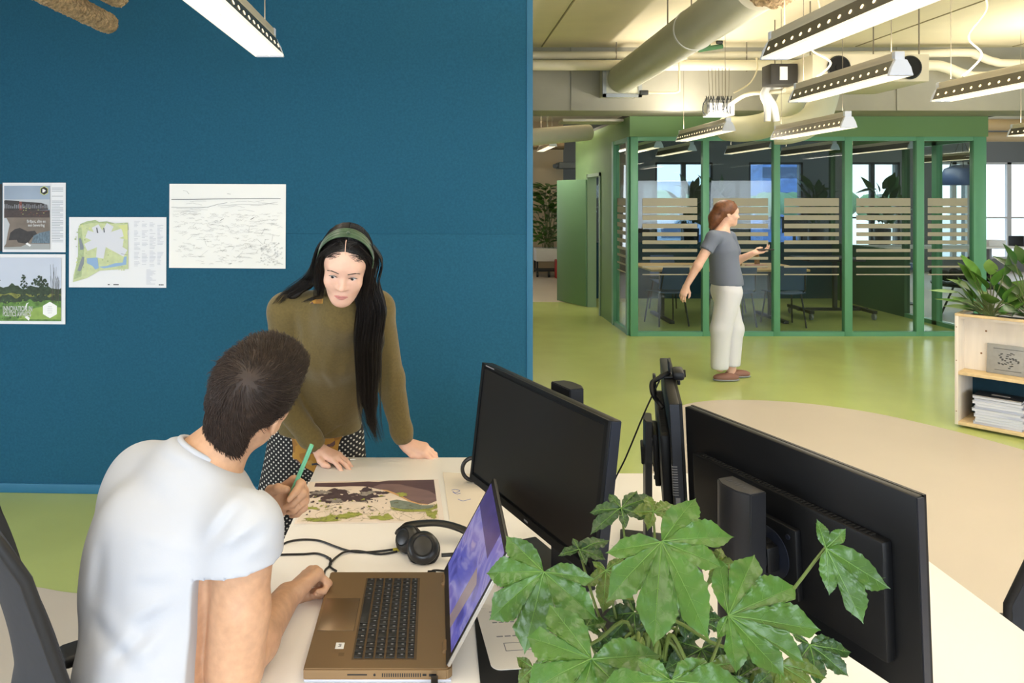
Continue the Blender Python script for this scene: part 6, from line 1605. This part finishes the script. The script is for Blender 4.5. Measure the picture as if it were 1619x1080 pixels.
for pts in ([at(498, 474, 2.585), at(515, 472, 2.572), at(519, 480, 2.565), at(497, 487, 2.572), at(490, 480, 2.585)],):
    b.grid(lambda u, v: (pts[0] * (1 - u) + pts[1] * u) * (1 - v) + (pts[4] * (1 - u) + pts[2] * u) * v + V((0, -0.004 * math.sin(PI * u), 0)), 6, 5, thick=0.003)
obj('collar', b, m_flow, wo, world=True)
# dotted trousers
m_dots = mat('dotted_black_cloth', (20, 20, 24), 0.85)
def dots(m):
    nt = m.node_tree; n = nt.nodes; p = n['Principled BSDF']; tc = n.new('ShaderNodeTexCoord'); mp = n.new('ShaderNodeMapping')
    mp.inputs['Rotation'].default_value = (0, math.radians(45), 0); mp.inputs['Scale'].default_value = (68, 0, 68); nt.links.new(tc.outputs['Object'], mp.inputs[0])
    fr = n.new('ShaderNodeVectorMath'); fr.operation = 'FRACTION'; nt.links.new(mp.outputs[0], fr.inputs[0])
    sb = n.new('ShaderNodeVectorMath'); sb.operation = 'DISTANCE'; sb.inputs[1].default_value = (0.5, 0, 0.5); nt.links.new(fr.outputs[0], sb.inputs[0])
    lt = n.new('ShaderNodeMath'); lt.operation = 'LESS_THAN'; lt.inputs[1].default_value = 0.23; nt.links.new(sb.outputs['Value'], lt.inputs[0])
    mx = n.new('ShaderNodeMix'); mx.data_type = 'RGBA'; mx.inputs[6].default_value = (*lin((22, 22, 26)), 1); mx.inputs[7].default_value = (*lin((206, 204, 196)), 1)
    nt.links.new(lt.outputs[0], mx.inputs[0]); nt.links.new(mx.outputs[2], p.inputs['Base Color'])
dots(m_dots)
S = SDF((-0.86, 2.75, 0.05), (-0.12, 3.36, 0.95), 0.007)
S.cone(pelv + V((0, 0, -0.02)), V((-0.48, 3.06, 0.74)), 0.152, 0.165, 0.02, flat=((0, 1, 0), 0.8))
for a, kx in ((-0.085, -0.63), (0.08, -0.36)):
    S.chain([V((-0.48 + a, 3.05, 0.76)), V((kx, 3.05, 0.46)), V((kx, 3.10, 0.12))], [0.108, 0.098, 0.085], 0.03)
S.ripple(0.003, 24, 4); S.cut((0, 0, 0.12), (0, 0, -1))
S.obj('trousers', m_dots, wo, relax=1)
for kx in (-0.63, -0.36):
    b = B(); b.sphere((kx, 3.03, 0.045), (0.05, 0.135, 0.045), 18); obj('shoe', b, m_hs, wo, world=True, smooth=180)
# long hair
S = SDF((-0.75, 2.33, 0.75), (0.0, 2.95, 1.72), 0.005)
S.ell(P(0, -0.018, 0.042), (0.084, 0.102, 0.094), AX, 0.01)
S.cone(P(0.066, -0.03, 0.03), P(0.078, -0.03, -0.09), 0.034, 0.032, 0.02, flat=(hx, 0.6)); S.cone(P(-0.068, -0.02, 0.03), P(-0.078, -0.02, -0.10), 0.034, 0.036, 0.02, flat=(hx, 0.6))
S.cone(P(0, -0.07, 0.0), P(0, -0.085, -0.12), 0.065, 0.06, 0.03)
S.chain([P(0.072, -0.035, -0.06), at(487, 448, 2.66), at(466, 463, 2.66), at(446, 478, 2.68)], [0.028, 0.022, 0.014, 0.005], 0.03, flat=((0.3, -0.8, 0.5), 0.5))
lockc = [P(-0.076, -0.02, -0.07), at(589, 492, 2.57), at(584, 540, 2.60), at(584, 590, 2.66), at(584, 635, 2.72), at(588, 668, 2.76), at(593, 690, 2.78)]
S.chain(lockc, [0.036, 0.046, 0.048, 0.039, 0.028, 0.016, 0.006], 0.02, flat=((0, 1, 0.35), 0.42))
# open the face and the middle parting's front
S.ell(P(0, 0.098, -0.035), (0.057, 0.088, 0.086), AX, 0.012, 's')
S.ell(P(0, 0.115, 0.030), (0.050, 0.056, 0.044), AX, 0.012, 's')
hair = S.obj('hair', m_hairw, wo, relax=1)
rr = random.Random(42); roots = []
def hair_guide(pts, n, spread, b0=0.35):
    P_ = spline(pts, 5); k = len(P_)
    for _ in range(n):
        ox, oy, oz = rr.gauss(0, 1), rr.gauss(0, 1), rr.gauss(0, 1); cut_ = rr.randint(int(k * 0.7), k)
        ox, oy = max(-1.8, min(1.8, ox)), max(-1.5, min(1.5, oy))
        pl = [p + V((ox, oy * 0.5, oz * 0.3)) * spread * (b0 + (1 - b0) * math.sin(PI * min(1, (i / (k - 1)) * 0.8 + 0.1))) + V((0.0025 * math.sin(i * 0.25 + ox * 3), 0, 0)) for i, p in enumerate(P_[:cut_])]
        roots.append(pl)
hair_guide([P(-0.06, 0.02, 0.09), P(-0.085, -0.01, 0.02)] + [q + V((0, -0.022, 0.006)) for q in lockc[:6]] + [lockc[6] + V((0.01, 0, -0.02))], 380, 0.026)
hair_guide([P(-0.03, 0.055, 0.105), P(-0.078, 0.035, 0.04), P(-0.082, 0.022, -0.05), lockc[1] + V((-0.03, -0.02, 0)), lockc[2] + V((-0.03, -0.02, 0)), lockc[3] + V((-0.03, -0.012, 0)), lockc[4] + V((-0.02, -0.01, 0))], 120, 0.012)
hair_guide([P(0.0, 0.03, 0.13), P(0.07, 0.0, 0.07), P(0.088, -0.02, -0.03), at(492, 440, 2.61), at(468, 456, 2.62), at(450, 467, 2.635), at(436, 482, 2.67)], 260, 0.017)
hair_guide([P(0.03, 0.055, 0.105), P(0.077, 0.04, 0.045), P(0.080, 0.022, -0.03), P(0.075, 0.02, -0.10), at(500, 470, 2.57), at(480, 478, 2.60)], 110, 0.009)
for i in range(900):                                   # combed strands over the crown, from the parting outwards
    s = rr.choice((-1, 1)); y0 = rr.uniform(-0.10, 0.068); pl = []; a0 = 0.0
    for q in range(7):
        a = a0 + (q / 6) * (1.75 - a0); yy = y0 - (0.03 + max(0, y0 - 0.04) * 1.9) * q / 6
        f = math.sqrt(max(0.05, 1 - ((yy + 0.018) / 0.106) ** 2))
        pl.append(P(s * 0.0865 * f * math.sin(a) + s * 0.001, yy, 0.042 + 0.097 * f * math.cos(a)) + hz * rr.uniform(-0.0008, 0.0012))
    roots.append(pl)
me = hair.data; co = np.empty(len(me.vertices) * 3, np.float32); me.vertices.foreach_get('co', co); co = co.reshape(-1, 3) + np.array(wo.location)
no = np.empty(len(me.vertices) * 3, np.float32); me.vertices.foreach_get('normal', no); no = no.reshape(-1, 3)
for i in np.random.RandomState(9).permutation(len(co)):
    p, n = V(co[i]), V(no[i]); l = p - HC; lx, ly, lz = l.dot(hx), l.dot(hy), l.dot(hz)
    if not (ly > 0.0 and lz > 0.066) or n.dot((p - P(0, -0.018, 0.042)).normalized()) < 0.86: continue
    s = 1 if lx > 0.002 else -1
    d = hx * s - hy * 0.35 - hz * (0.3 + 6 * abs(lx)) + V((rr.gauss(0, .2), rr.gauss(0, .2), rr.gauss(0, .2))); p = p + V((rr.gauss(0, .0015), 0, rr.gauss(0, .0015))); d = (d - n * d.dot(n)).normalized()
    q = p + d * 0.030
    if any(sum((((pt - c_).dot(a_)) / (r_ * 1.03)) ** 2 for a_, r_ in zip(AX, rr_)) < 1 for pt in (p + d * 0.010, p + d * 0.020, q) for c_, rr_ in ((P(0, 0.115, 0.030), (0.050, 0.056, 0.044)), (P(0, 0.098, -0.035), (0.057, 0.088, 0.086)))): continue
    roots.append([p - n * 0.001, p + d * 0.010 + n * 0.0012, p + d * 0.020 + n * 0.0012, p + d * 0.030 - n * 0.0005 * (1 + 20 * abs(lx))])
b = B(); strands(b, roots, r=0.0008); obj('hair_strands', b, m_hairw, hair, world=True, smooth=180)
b = B(); b.tube(spline([P(0.001, 0.088, 0.088), P(0.002, 0.080, 0.100), P(0.003, 0.066, 0.114), P(0.003, 0.055, 0.122)], 5), 0.0014, 6); obj('parting', b, m_skin, hair, world=True, smooth=180)
b = B()
m_band = mat('dark_green_satin', (46, 76, 48), 0.4, var=0.25, scale=40, stretch=(1, 1, 1), sheen=0.3)
bp = []
for i in range(31):
    a = -1.72 + 3.44 * i / 30
    bp.append(P(0.0905 * math.sin(a), 0.020 + 0.012 * math.cos(a), 0.040 + 0.1015 * math.cos(a)))
b.tube(bp, [(0.0045, 0.019 + 0.003 * math.sin(i * 0.9)) for i in range(31)], 14, flat=None) if False else b.grid(lambda u, v: (lambda a: P(0.0915 * math.sin(a), 0.026 + 0.006 * math.cos(a) + (v - 0.5) * 0.040 * (0.55 + 0.45 * math.cos(a * 0.7)), 0.040 + (0.1035 - 0.010 * (v) ** 2 + 0.0022 * math.sin(v * 19)) * math.cos(a)))(-1.75 + 3.5 * u), 61, 13, thick=0.003)
b.sphere(P(0.0, 0.036, 0.1385), (0.007, 0.012, 0.005), 12)
obj('headband', b, m_band, wo, world=True, smooth=180)

# ------------------------------------------------------------------ seated man seen from behind
mn = thing('person', 'seated person in white T-shirt seen from behind, holding a green pencil', 'person', (-0.60, 1.48, 0))
HM = at(399, 633, 1.64); AM = axes_from((0.34, 0.92, 0.10), (0.42, -0.10, 0.90))
gx, gy, gz = AM
rn = V((0.46, 0.22, 0.86)).normalized(); rcn = at(331, 715, 1.63); nb = rcn - rn * 0.035; mshL, mshR = at(226, 758, 1.74), at(386, 838, 1.49)
melR, mwrR = V((-0.392, 1.475, 0.795)), V((-0.348, 1.775, 0.788))
melL, mwrL = V((-0.56, 1.93, 0.90)), V((-0.385, 1.775, 1.00))
mpel = V((-0.60, 1.47, 0.58)); mch = V((-0.535, 1.575, 1.00)); mwa = V((-0.575, 1.50, 0.78))
tdir = (mshR - mshL).normalized(); tn = tdir.cross(V((0, 0, 1))).normalized()      # across the back; tn: towards the camera side
S = SDF((-0.98, 1.18, 0.0), (-0.02, 2.10, 1.48), 0.0045)
PM_ = head_sdf(S, HM, AM, 1.02, False)
S.cone(nb, PM_(0, -0.02, -0.06), 0.056, 0.056, 0.03)
S.chain([nb + V((0, 0, -0.03)), mch, mwa, mpel], [0.09, 0.125, 0.12, 0.14], 0.05, flat=(tn, 0.8))
S.cone(mshL, nb - rn * 0.03, 0.05, 0.05, 0.04); S.cone(mshR, nb - rn * 0.03, 0.05, 0.05, 0.04)
S.chain([mshR, melR], [0.062, 0.050], 0.02); S.cone(mshR * 0.45 + melR * 0.55 + V((0.01, -0.01, 0)), melR + V((0, 0, 0.03)), 0.052, 0.048, 0.02)
S.chain([melR, melR * 0.65 + mwrR * 0.35 + V((0, 0, 0.004)), mwrR], [0.046, 0.046, 0.031], 0.02, flat=((0, 0, 1), 0.95))
S.chain([mshL, melL, mwrL], [0.058, 0.046, 0.030], 0.02)
for sgn, kn_ in ((1, V((-0.17, 1.50, 0.54))), (-1, V((-0.30, 1.90, 0.54)))):
    S.chain([mpel - tdir * 0.09 * -sgn, kn_, V((kn_.x + 0.02, kn_.y, 0.08))], [0.10, 0.062, 0.045], 0.03); S.cone(V((kn_.x + 0.0, kn_.y, 0.05)), V((kn_.x + 0.16, kn_.y + 0.03, 0.035)), 0.042, 0.033, 0.02)
# right fist resting on the desk
fist = [(62, 92, 50), (66, 95, 50), (68, 95, 50), (70, 92, 50)]
QF, eF = hand_sdf(S, mwrR, (0.46, 0.86, 0.14), (-0.52, 0.10, 0.85), -1, fist, 0.02, 1.08, thumb_pose=[(0.020, 0.022, -0.012), (0.034, 0.055, -0.030), (0.024, 0.078, -0.040), (0.006, 0.090, -0.044)], k=0.006)
# left hand lifted, pencil between thumb and forefinger
LF, LB = (0.50, -0.10, 0.62), (-0.62, 0.30, 0.62)
LF, LB = V((0.62, -0.22, 0.40)).normalized(), V((0.10, 0.93, 0.30)).normalized()
QH, eH = hand_sdf(S, mwrL, LF, LB, 1, [(42, 58, 28), (62, 78, 40), (66, 82, 42), (68, 80, 42)], 0.03, 1.02, thumb_pose=[(0.022, 0.020, -0.010), (0.044, 0.044, -0.024), (0.046, 0.072, -0.036), (0.036, 0.094, -0.042)], k=0.006)
def fmm(c): return np.zeros(len(c), int)
S.obj('body', [m_skin2], mn, relax=1)
# T-shirt
m_tee = mat('white_cotton', (188, 191, 200), 0.85, bump=0.12, bscale=300, spec=0.2, bdist=0.001)
S = SDF((-1.0, 1.10, 0.42), (-0.18, 2.05, 1.30), 0.006)
S.chain([nb + V((-0.005, 0, -0.05)), mch + tn * 0.005, mwa + tn * 0.008 + V((0.01, 0, 0)), mpel + tn * 0.01 + V((0.02, 0, -0.02)), mpel + V((0.02, 0, -0.14))], [0.085, 0.155, 0.148, 0.152, 0.15], 0.05, flat=(tn, 0.80))
S.ell(mch + V((-0.055, 0.02, -0.01)) + tn * 0.04, (0.09, 0.09, 0.14), None, 0.07)
for s, e in ((mshL, melL), (mshR, melR)):
    d = (e - s).normalized()
    S.cone(s + V((0, 0, 0.0)), nb + (V((0, 0, -0.03)) if s is mshL else V((0.02, -0.02, -0.045))), 0.062, 0.066, 0.07)
    S.chain([s, s + d * 0.10, s + d * 0.20], [0.065, 0.072, 0.077], 0.05)
S.cone(at(296, 746, 1.62), at(236, 752, 1.71), 0.064, 0.062, 0.05); S.cone(at(222, 800, 1.67), at(212, 930, 1.58), 0.088, 0.095, 0.06)
dR = (melR - mshR).normalized(); dL = (melL - mshL).normalized()
# folds across the back, from the armpit and at the sleeve
for p, q, d0, d1, sg, am in (((335, 905), (235, 865), 1.36, 1.42, .012, .007), ((330, 925), (215, 930), 1.36, 1.42, .012, .007), ((325, 950), (200, 1000), 1.36, 1.42, .014, .008), ((322, 985), (225, 1060), 1.36, 1.38, .014, .008),
                           ((250, 790), (340, 860), 1.42, 1.37, .014, .006), ((330, 860), (385, 790), 1.36, 1.40, .011, .006), ((345, 890), (420, 840), 1.36, 1.42, .012, .008), ((360, 905), (430, 880), 1.36, 1.43, .010, .006), ((150, 980), (230, 1075), 1.46, 1.38, .016, .007),
                           ((300, 745), (250, 720), 1.52, 1.58, .010, .004), ((370, 770), (420, 800), 1.47, 1.44, .008, .004), ((165, 850), (150, 960), 1.52, 1.48, .014, .005), ((270, 960), (170, 1060), 1.37, 1.42, .012, .006)):
    a, c = at(*p, d0), at(*q, d1)
    am *= 1.5; S.fold(a, c, sg, am); n_ = (c - a).cross(V((0, 1, 0))).normalized() * sg * 1.7
    if n_.z < 0: n_ = -n_
    S.fold(a + n_, c + n_, sg, -am * 0.6)
S.ripple(0.0030, 20, 5)
S.cut(mshR + dR * 0.058, dR + V((0.20, 0.05, 0)), [-0.46, 1.30, 0.70], [-0.22, 1.62, 1.12]); S.cut(mshL + dL * 0.17, dL, [-0.80, 1.72, 0.70], [-0.50, 2.05, 1.06])
S.cone(mshR + dR * 0.035, mshR + dR * 0.20, 0.062, 0.074, 0.003, 's'); S.cone(mshL + dL * 0.12, mshL + dL * 0.24, 0.055, 0.070, 0.003, 's')
S.cone(rcn - rn * 0.07, rcn - rn * 0.002, 0.092, 0.072, 0.04)
S.cut(rcn, rn, [rcn[0] - 0.085, rcn[1] - 0.12, rcn[2] - 0.12], [rcn[0] + 0.13, rcn[1] + 0.12, rcn[2] + 0.14], 0.02)
S.cone(rcn - rn * 0.02, rcn + rn * 0.10, 0.062, 0.062, 0.003, 's')
S.cut((0, 0, 0.46), (0, 0, -1))
tee = S.obj('t_shirt', m_tee, mn, relax=2)
nd = (PM_(0, -0.02, -0.06) - nb).normalized(); u = nd.orthogonal().normalized()
b = B(); cN = rcn - rn * 0.002; nd = rn; u = nd.orthogonal().normalized()
b.tube([cN + (u * math.cos(a) + nd.cross(u) * math.sin(a)) * 0.0675 for a in [2 * PI * i / 48 for i in range(48)]], (0.0072), 10, closed=True); obj('neckband', b, m_tee, tee, world=True, smooth=180)
S = SDF((-0.95, 1.1, 0.05), (0.0, 2.2, 0.72), 0.009)
S.ell(mpel, (0.20, 0.21, 0.13), None, 0.02)
for sgn, kn_ in ((1, V((-0.17, 1.50, 0.54))), (-1, V((-0.30, 1.90, 0.54)))):
    S.chain([mpel + tdir * 0.09 * sgn, kn_, V((kn_.x + 0.02, kn_.y, 0.10))], [0.115, 0.085, 0.075], 0.03)
S.ripple(0.003, 22, 6); S.cut((0, 0, 0.10), (0, 0, -1)); S.obj('trousers', mat('navy_jeans', (38, 46, 66), 0.85), mn, relax=1)
for kn_ in (V((-0.17, 1.50, 0)), V((-0.30, 1.90, 0))):
    b = B(); b.sphere((kn_.x + 0.08, kn_.y + 0.02, 0.045), (0.14, 0.055, 0.045), 18); obj('shoe', b, m_white, mn, world=True, smooth=180)
# short hair: cap plus combed strands round the whorl
S = SDF([HM[i] - 0.17 for i in range(3)], [HM[i] + 0.17 for i in range(3)], 0.004)
S.ell(PM_(0, -0.012, 0.046), (0.085, 0.106, 0.096), AM, 0.01)
S.cone(PM_(0, -0.075, 0.0), PM_(0, -0.062, -0.062), 0.056, 0.050, 0.025, flat=(gy, 0.62))
S.ell(PM_(0.0, 0.035, 0.10), (0.066, 0.06, 0.036), AM, 0.03)
S.ell(PM_(0, 0.115, -0.04), (0.095, 0.095, 0.085), AM, 0.01, 's')
for s in (-1, 1): S.ell(PM_(s * 0.090, 0.008, -0.035), (0.030, 0.040, 0.052), AM, 0.008, 's')
S.cut(PM_(0, -0.05, -0.088), -gz + gy * 0.25)
hm = S.obj('hair', m_hairm, mn, relax=1)
rr = random.Random(77); roots = []
me = hm.data; co = np.empty(len(me.vertices) * 3, np.float32); me.vertices.foreach_get('co', co); co = co.reshape(-1, 3) + np.array(mn.location)
no = np.empty(len(me.vertices) * 3, np.float32); me.vertices.foreach_get('normal', no); no = no.reshape(-1, 3)
wh = PM_(0.012, -0.080, 0.092)
idx = np.random.RandomState(3).choice(len(co), 9500)
for i in idx:
    p, n = V(co[i]), V(no[i])
    l = p - HM
    if n.dot(gy) > 0.8 and l.dot(gz) < 0.05: continue
    d = p - wh; d -= n * d.dot(n)
    sw_ = n.cross(d) * 0.45; ds = d.length
    if l.dot(gz) < -0.02: d = d * 0.4 - gz * 0.05
    d = (d + sw_).normalized() if d.length > 1e-5 else n.orthogonal()
    d = (d + V((rr.gauss(0, 0.08), rr.gauss(0, 0.08), rr.gauss(0, 0.08)))).normalized()
    L = rr.uniform(0.018, 0.034) * (1.25 if l.dot(gz) > 0.06 else 0.8)
    if ds < 0.003: continue
    lift = 0.0022 if l.dot(gz) > 0 else 0.001
    roots.append([p - n * 0.003, p + d * L * 0.35 + n * lift * 0.7, p + d * L * 0.7 + n * lift * (0.8 if rr.random() < 0.9 else 2.0), p + d * L - n * 0.001 + n * lift * 0.4])
b = B(); strands(b, roots, r=0.0007); obj('hair_strands', b, m_hairm, hm, world=True, smooth=180)
b = B(); b.sphere(wh - (wh - HM).normalized() * 0.0055, (0.0045, 0.0045, 0.006), 10); obj('whorl', b, m_skin2, hm, world=True, smooth=180)
# pencil held in his left hand
pA = QH(0.040, 0.086, -0.034)
pdir = (at(494, 700, 1.72) - at(467, 765, 1.72)).normalized()
pA = at(466, 768, pA.y)
b = B(); b.tube([pA - pdir * 0.035, pA + pdir * 0.1], [0.0052, 0.0052], 6); b.mi = 1; b.tube([pA - pdir * 0.035, pA - pdir * 0.052], [0.0052, 0.001], 6)
tag(obj('pencil', b, [mat('mint_green_pencil', (112, 186, 146), 0.4), mat('pencil_wood', (206, 170, 120), 0.6)], smooth=20), 'mint green pencil held up in the seated person\'s hand', 'pencil')

# ------------------------------------------------------------------ walking woman in the background
wk = thing('person', 'walking person in grey T-shirt and white trousers before the glass room', 'person', (2.7, 7.17, 0))
D = 7.17; A_ = lambda x, y, dd=0.0: at(x, y, D + dd)
HW = A_(1151, 338); AW = axes_from((0.98, -0.16, -0.06), (0.02, 0, 1))
S = SDF((2.15, 6.75, 0.0), (3.25, 7.6, 1.78), 0.008)
PW = head_sdf(S, HW, AW, 0.97)
nw, cw, ww, pw = A_(1141, 368), A_(1143, 395), A_(1146, 425), A_(1149, 450)
S.cone(nw, PW(0, -0.015, -0.06), 0.055, 0.05, 0.03)
S.chain([nw + V((0, 0, -0.04)), cw, ww, pw], [0.09, 0.125, 0.115, 0.14], 0.05, flat=((1, 0, 0), 0.8))
sN, sF_ = A_(1128, 376, -0.17), A_(1152, 376, 0.17)
eN, wN = A_(1103, 420, -0.22), A_(1085, 452, -0.20)
eF_, wF = A_(1166, 412, 0.20), A_(1192, 400, 0.06)
S.chain([sN, eN, wN], [0.05, 0.04, 0.027], 0.02); S.chain([sF_, eF_, wF], [0.05, 0.04, 0.027], 0.02)
S.cone(sN, nw, 0.05, 0.05, 0.04); S.cone(sF_, nw, 0.05, 0.05, 0.04)
hand_sdf(S, wN, (-0.35, 0, -0.9), (-0.5, -0.8, 0.2), -1, [(25, 30, 20)] * 4, 0.08, 0.95)
hand_sdf(S, wF, (0.95, -0.1, 0.15), (0, 0.3, -1), 1, [(20, 40, 25)] * 4, 0.06, 0.95)
kN, aN = A_(1140, 520, -0.07), A_(1138, 581, -0.06); kF, aF = A_(1160, 520, 0.10), A_(1156, 590, 0.08)
S.chain([pw + V((0, -0.08, -0.03)), kN, aN], [0.09, 0.06, 0.042], 0.03); S.chain([pw + V((0, 0.08, -0.03)), kF, aF], [0.09, 0.06, 0.042], 0.03)
S.obj('body', m_skin, wk, relax=1)
S = SDF((2.3, 6.75, 0.8), (3.1, 7.6, 1.55), 0.009)
S.chain([nw + V((0, 0, -0.05)), cw, ww, pw + V((0, 0, 0.03)), pw + V((0, 0, -0.03))], [0.10, 0.155, 0.150, 0.165, 0.165], 0.05, flat=((1, 0, 0), 0.82))
for s, e in ((sN, eN), (sF_, eF_)): S.cone(s, nw + V((0, 0, -0.03)), 0.065, 0.06, 0.05); S.cone(s, s + (e - s) * 0.6, 0.066, 0.066, 0.03)
S.ripple(0.004, 20, 8); S.cone(nw + V((0, 0, -0.005)), PW(0, 0, -0.05), 0.075, 0.065, 0.005, 's'); S.cut(pw + V((0, 0, 0.0)), (0, 0, -1))
d_ = (eN - sN).normalized(); S.cut(sN + d_ * 0.145, d_, [sN.x - 0.25, 6.75, 1.1], [sN.x + 0.05, 7.08, 1.34])
S.obj('t_shirt', mat('slate_grey_cotton', (108, 116, 134), 0.85), wk, relax=1)
S = SDF((2.35, 6.8, 0.03), (3.1, 7.6, 1.0), 0.009)
S.cone(pw + V((0, 0, 0.03)), pw + V((0, 0, -0.06)), 0.150, 0.155, 0.02, flat=((1, 0, 0), 0.84))
for s, k_, a in ((-0.075, kN, aN), (0.075, kF, aF)): S.chain([pw + V((0, s, -0.06)), k_, a + V((0, 0, 0.02))], [0.118, 0.092, 0.080], 0.03)
S.ripple(0.004, 18, 9); S.cut((0, 0, aN.z - 0.015), (0, 0, -1))
S.obj('trousers', mat('white_linen', (212, 212, 218), 0.85), wk, relax=1)
for a, dx in ((aN, -0.02), (aF, 0.02)):
    b = B(); b.sphere((a.x + 0.06, a.y, 0.035), (0.125, 0.045, 0.04), 16); b.mi = 1; b.sphere((a.x + 0.06, a.y, 0.012), (0.13, 0.048, 0.014), 14)
    obj('shoe', b, [mat('brown_shoe', (132, 92, 80), 0.6), m_grey], wk, world=True, smooth=180)
m_brown = mat('auburn_hair', (108, 66, 40), 0.5, var=0.3, scale=40)
S = SDF([HW[i] - 0.3 for i in range(3)], [HW[i] + 0.25 for i in range(3)], 0.007)
S.ell(PW(0, -0.018, 0.044), (0.084, 0.104, 0.092), AW, 0.01); S.chain([PW(0, -0.07, 0.03), PW(0, -0.115, -0.05), PW(0.01, -0.145, -0.135)], [0.075, 0.062, 0.03], 0.03)
S.ell(PW(0, 0.11, -0.03), (0.09, 0.085, 0.085), AW, 0.01, 's')
hw = S.obj('hair', m_brown, wk, relax=1)
rr = random.Random(5); roots = []
for i in range(260):
    s = rr.uniform(-1, 1); y0 = rr.uniform(-0.02, 0.05)
    roots.append([PW(s * 0.06, y0, 0.125 - 0.03 * s * s), PW(s * 0.085, -0.05, 0.06), PW(s * 0.07, -0.10 + rr.gauss(0, 0.01), -0.03), PW(s * 0.05 + rr.gauss(0, 0.01), -0.13 + rr.gauss(0, 0.02), -0.12 + rr.gauss(0, 0.03))])
b = B(); strands(b, [spline(r_, 3) for r_ in roots], r=0.0022); obj('hair_strands', b, m_brown, hw, world=True, smooth=180)
b = B(); b.box(wF + V((0.10, -0.02, 0.035)), (0.14, 0.075, 0.01), bev=0.003); tag(obj('phone', b, m_black), 'dark phone held by the walking person', 'phone')

# ------------------------------------------------------------------ office chairs
m_chair = mat('chair_grey_shell', (44, 46, 52), 0.75, var=0.08, scale=60)
m_chairf = mat('chair_black', (20, 20, 22), 0.6)
def office_chair(label, loc, rz):
    t = thing('office_chair', label, 'chair', loc, rz, 'office chairs')
    # local: x forward, z up
    prof = spline([(-0.20, 0, 0.50), (-0.245, 0, 0.62), (-0.235, 0, 0.74), (-0.262, 0, 0.88), (-0.315, 0, 1.02), (-0.385, 0, 1.14)], 6)
    def f(u, v):
        p = prof[min(len(prof) - 1, int(u * (len(prof) - 1) + 0.5))]
        w_ = 0.235 - 0.04 * u * u - 0.02 * (1 - u) ** 2
        s = (v - 0.5) * 2
        return V((p.x + 0.045 * s * s, s * w_, p.z * 1.08))
    b = B(); b.grid(f, 31, 15, thick=0.016); obj('backrest', b, m_chair, t, smooth=60)
    b = B(); b.tube([f(u_, v_) + V((-0.008, 0, 0)) for u_, v_ in [(0, 0), (0.25, 0), (0.5, 0), (0.75, 0), (1, 0.02), (1, 0.2), (1, 0.5), (1, 0.8), (1, 0.98), (0.75, 1), (0.5, 1), (0.25, 1), (0, 1)]], 0.011, 10); obj('back_frame', b, m_chairf, t, smooth=60)
    b = B(); b.tube(spline([V((-0.05, 0, 0.40)), V((-0.20, 0, 0.42)), V((-0.285, 0, 0.58)), V((-0.275, 0, 0.76))], 6), [(0.02, 0.035)] * 19, 10, flat=(0, 1, 0)); obj('back_spine', b, m_chairf, t, smooth=60)
    b = B(); b.box((0.02, 0, 0.465), (0.46, 0.48, 0.07), bev=0.03, seg=4); obj('seat', b, m_chairf, t)
    for s in (-1, 1):
        b = B(); b.box((0.0, s * 0.275, 0.66), (0.25, 0.075, 0.028), bev=0.012, seg=3); o = obj('armrest', b, m_chairf, t)
        b = B(); b.tube([(-0.02, s * 0.18, 0.44), (-0.02, s * 0.275, 0.45), (-0.02, s * 0.275, 0.65)], 0.018, 10); obj('arm_post', b, m_chairf, o)
    b = B(); b.cyl((0, 0, 0.10), (0, 0, 0.44), 0.03, 16); obj('column', b, m_chairf, t)
    b = B()
    for k in range(5): a = k * 2 * PI / 5; b.tube([(0.03 * math.cos(a), 0.03 * math.sin(a), 0.10), (0.3 * math.cos(a), 0.3 * math.sin(a), 0.075)], [0.025, 0.016], 8)
    obj('star_base', b, m_chairf, t)
    for k in range(5):
        a = k * 2 * PI / 5; c = V((0.3 * math.cos(a), 0.3 * math.sin(a), 0.032)); b = B(); b.cyl(c + V((-0.02 * math.sin(a), 0.02 * math.cos(a), 0)), c - V((-0.02 * math.sin(a), 0.02 * math.cos(a), 0)), 0.032, 14); obj('castor', b, m_chairf, t)
    return t
oc = office_chair('grey-backed office chair at the left photo edge, pulled out behind the seated person', (-0.60, 1.60, 0), math.radians(37))
oc2 = dup(oc, (1.745, 2.25, 0), math.radians(92), 'dark office chair at the right photo edge, low behind the right-hand desk')
oc2.scale = (1, 1, 0.72)
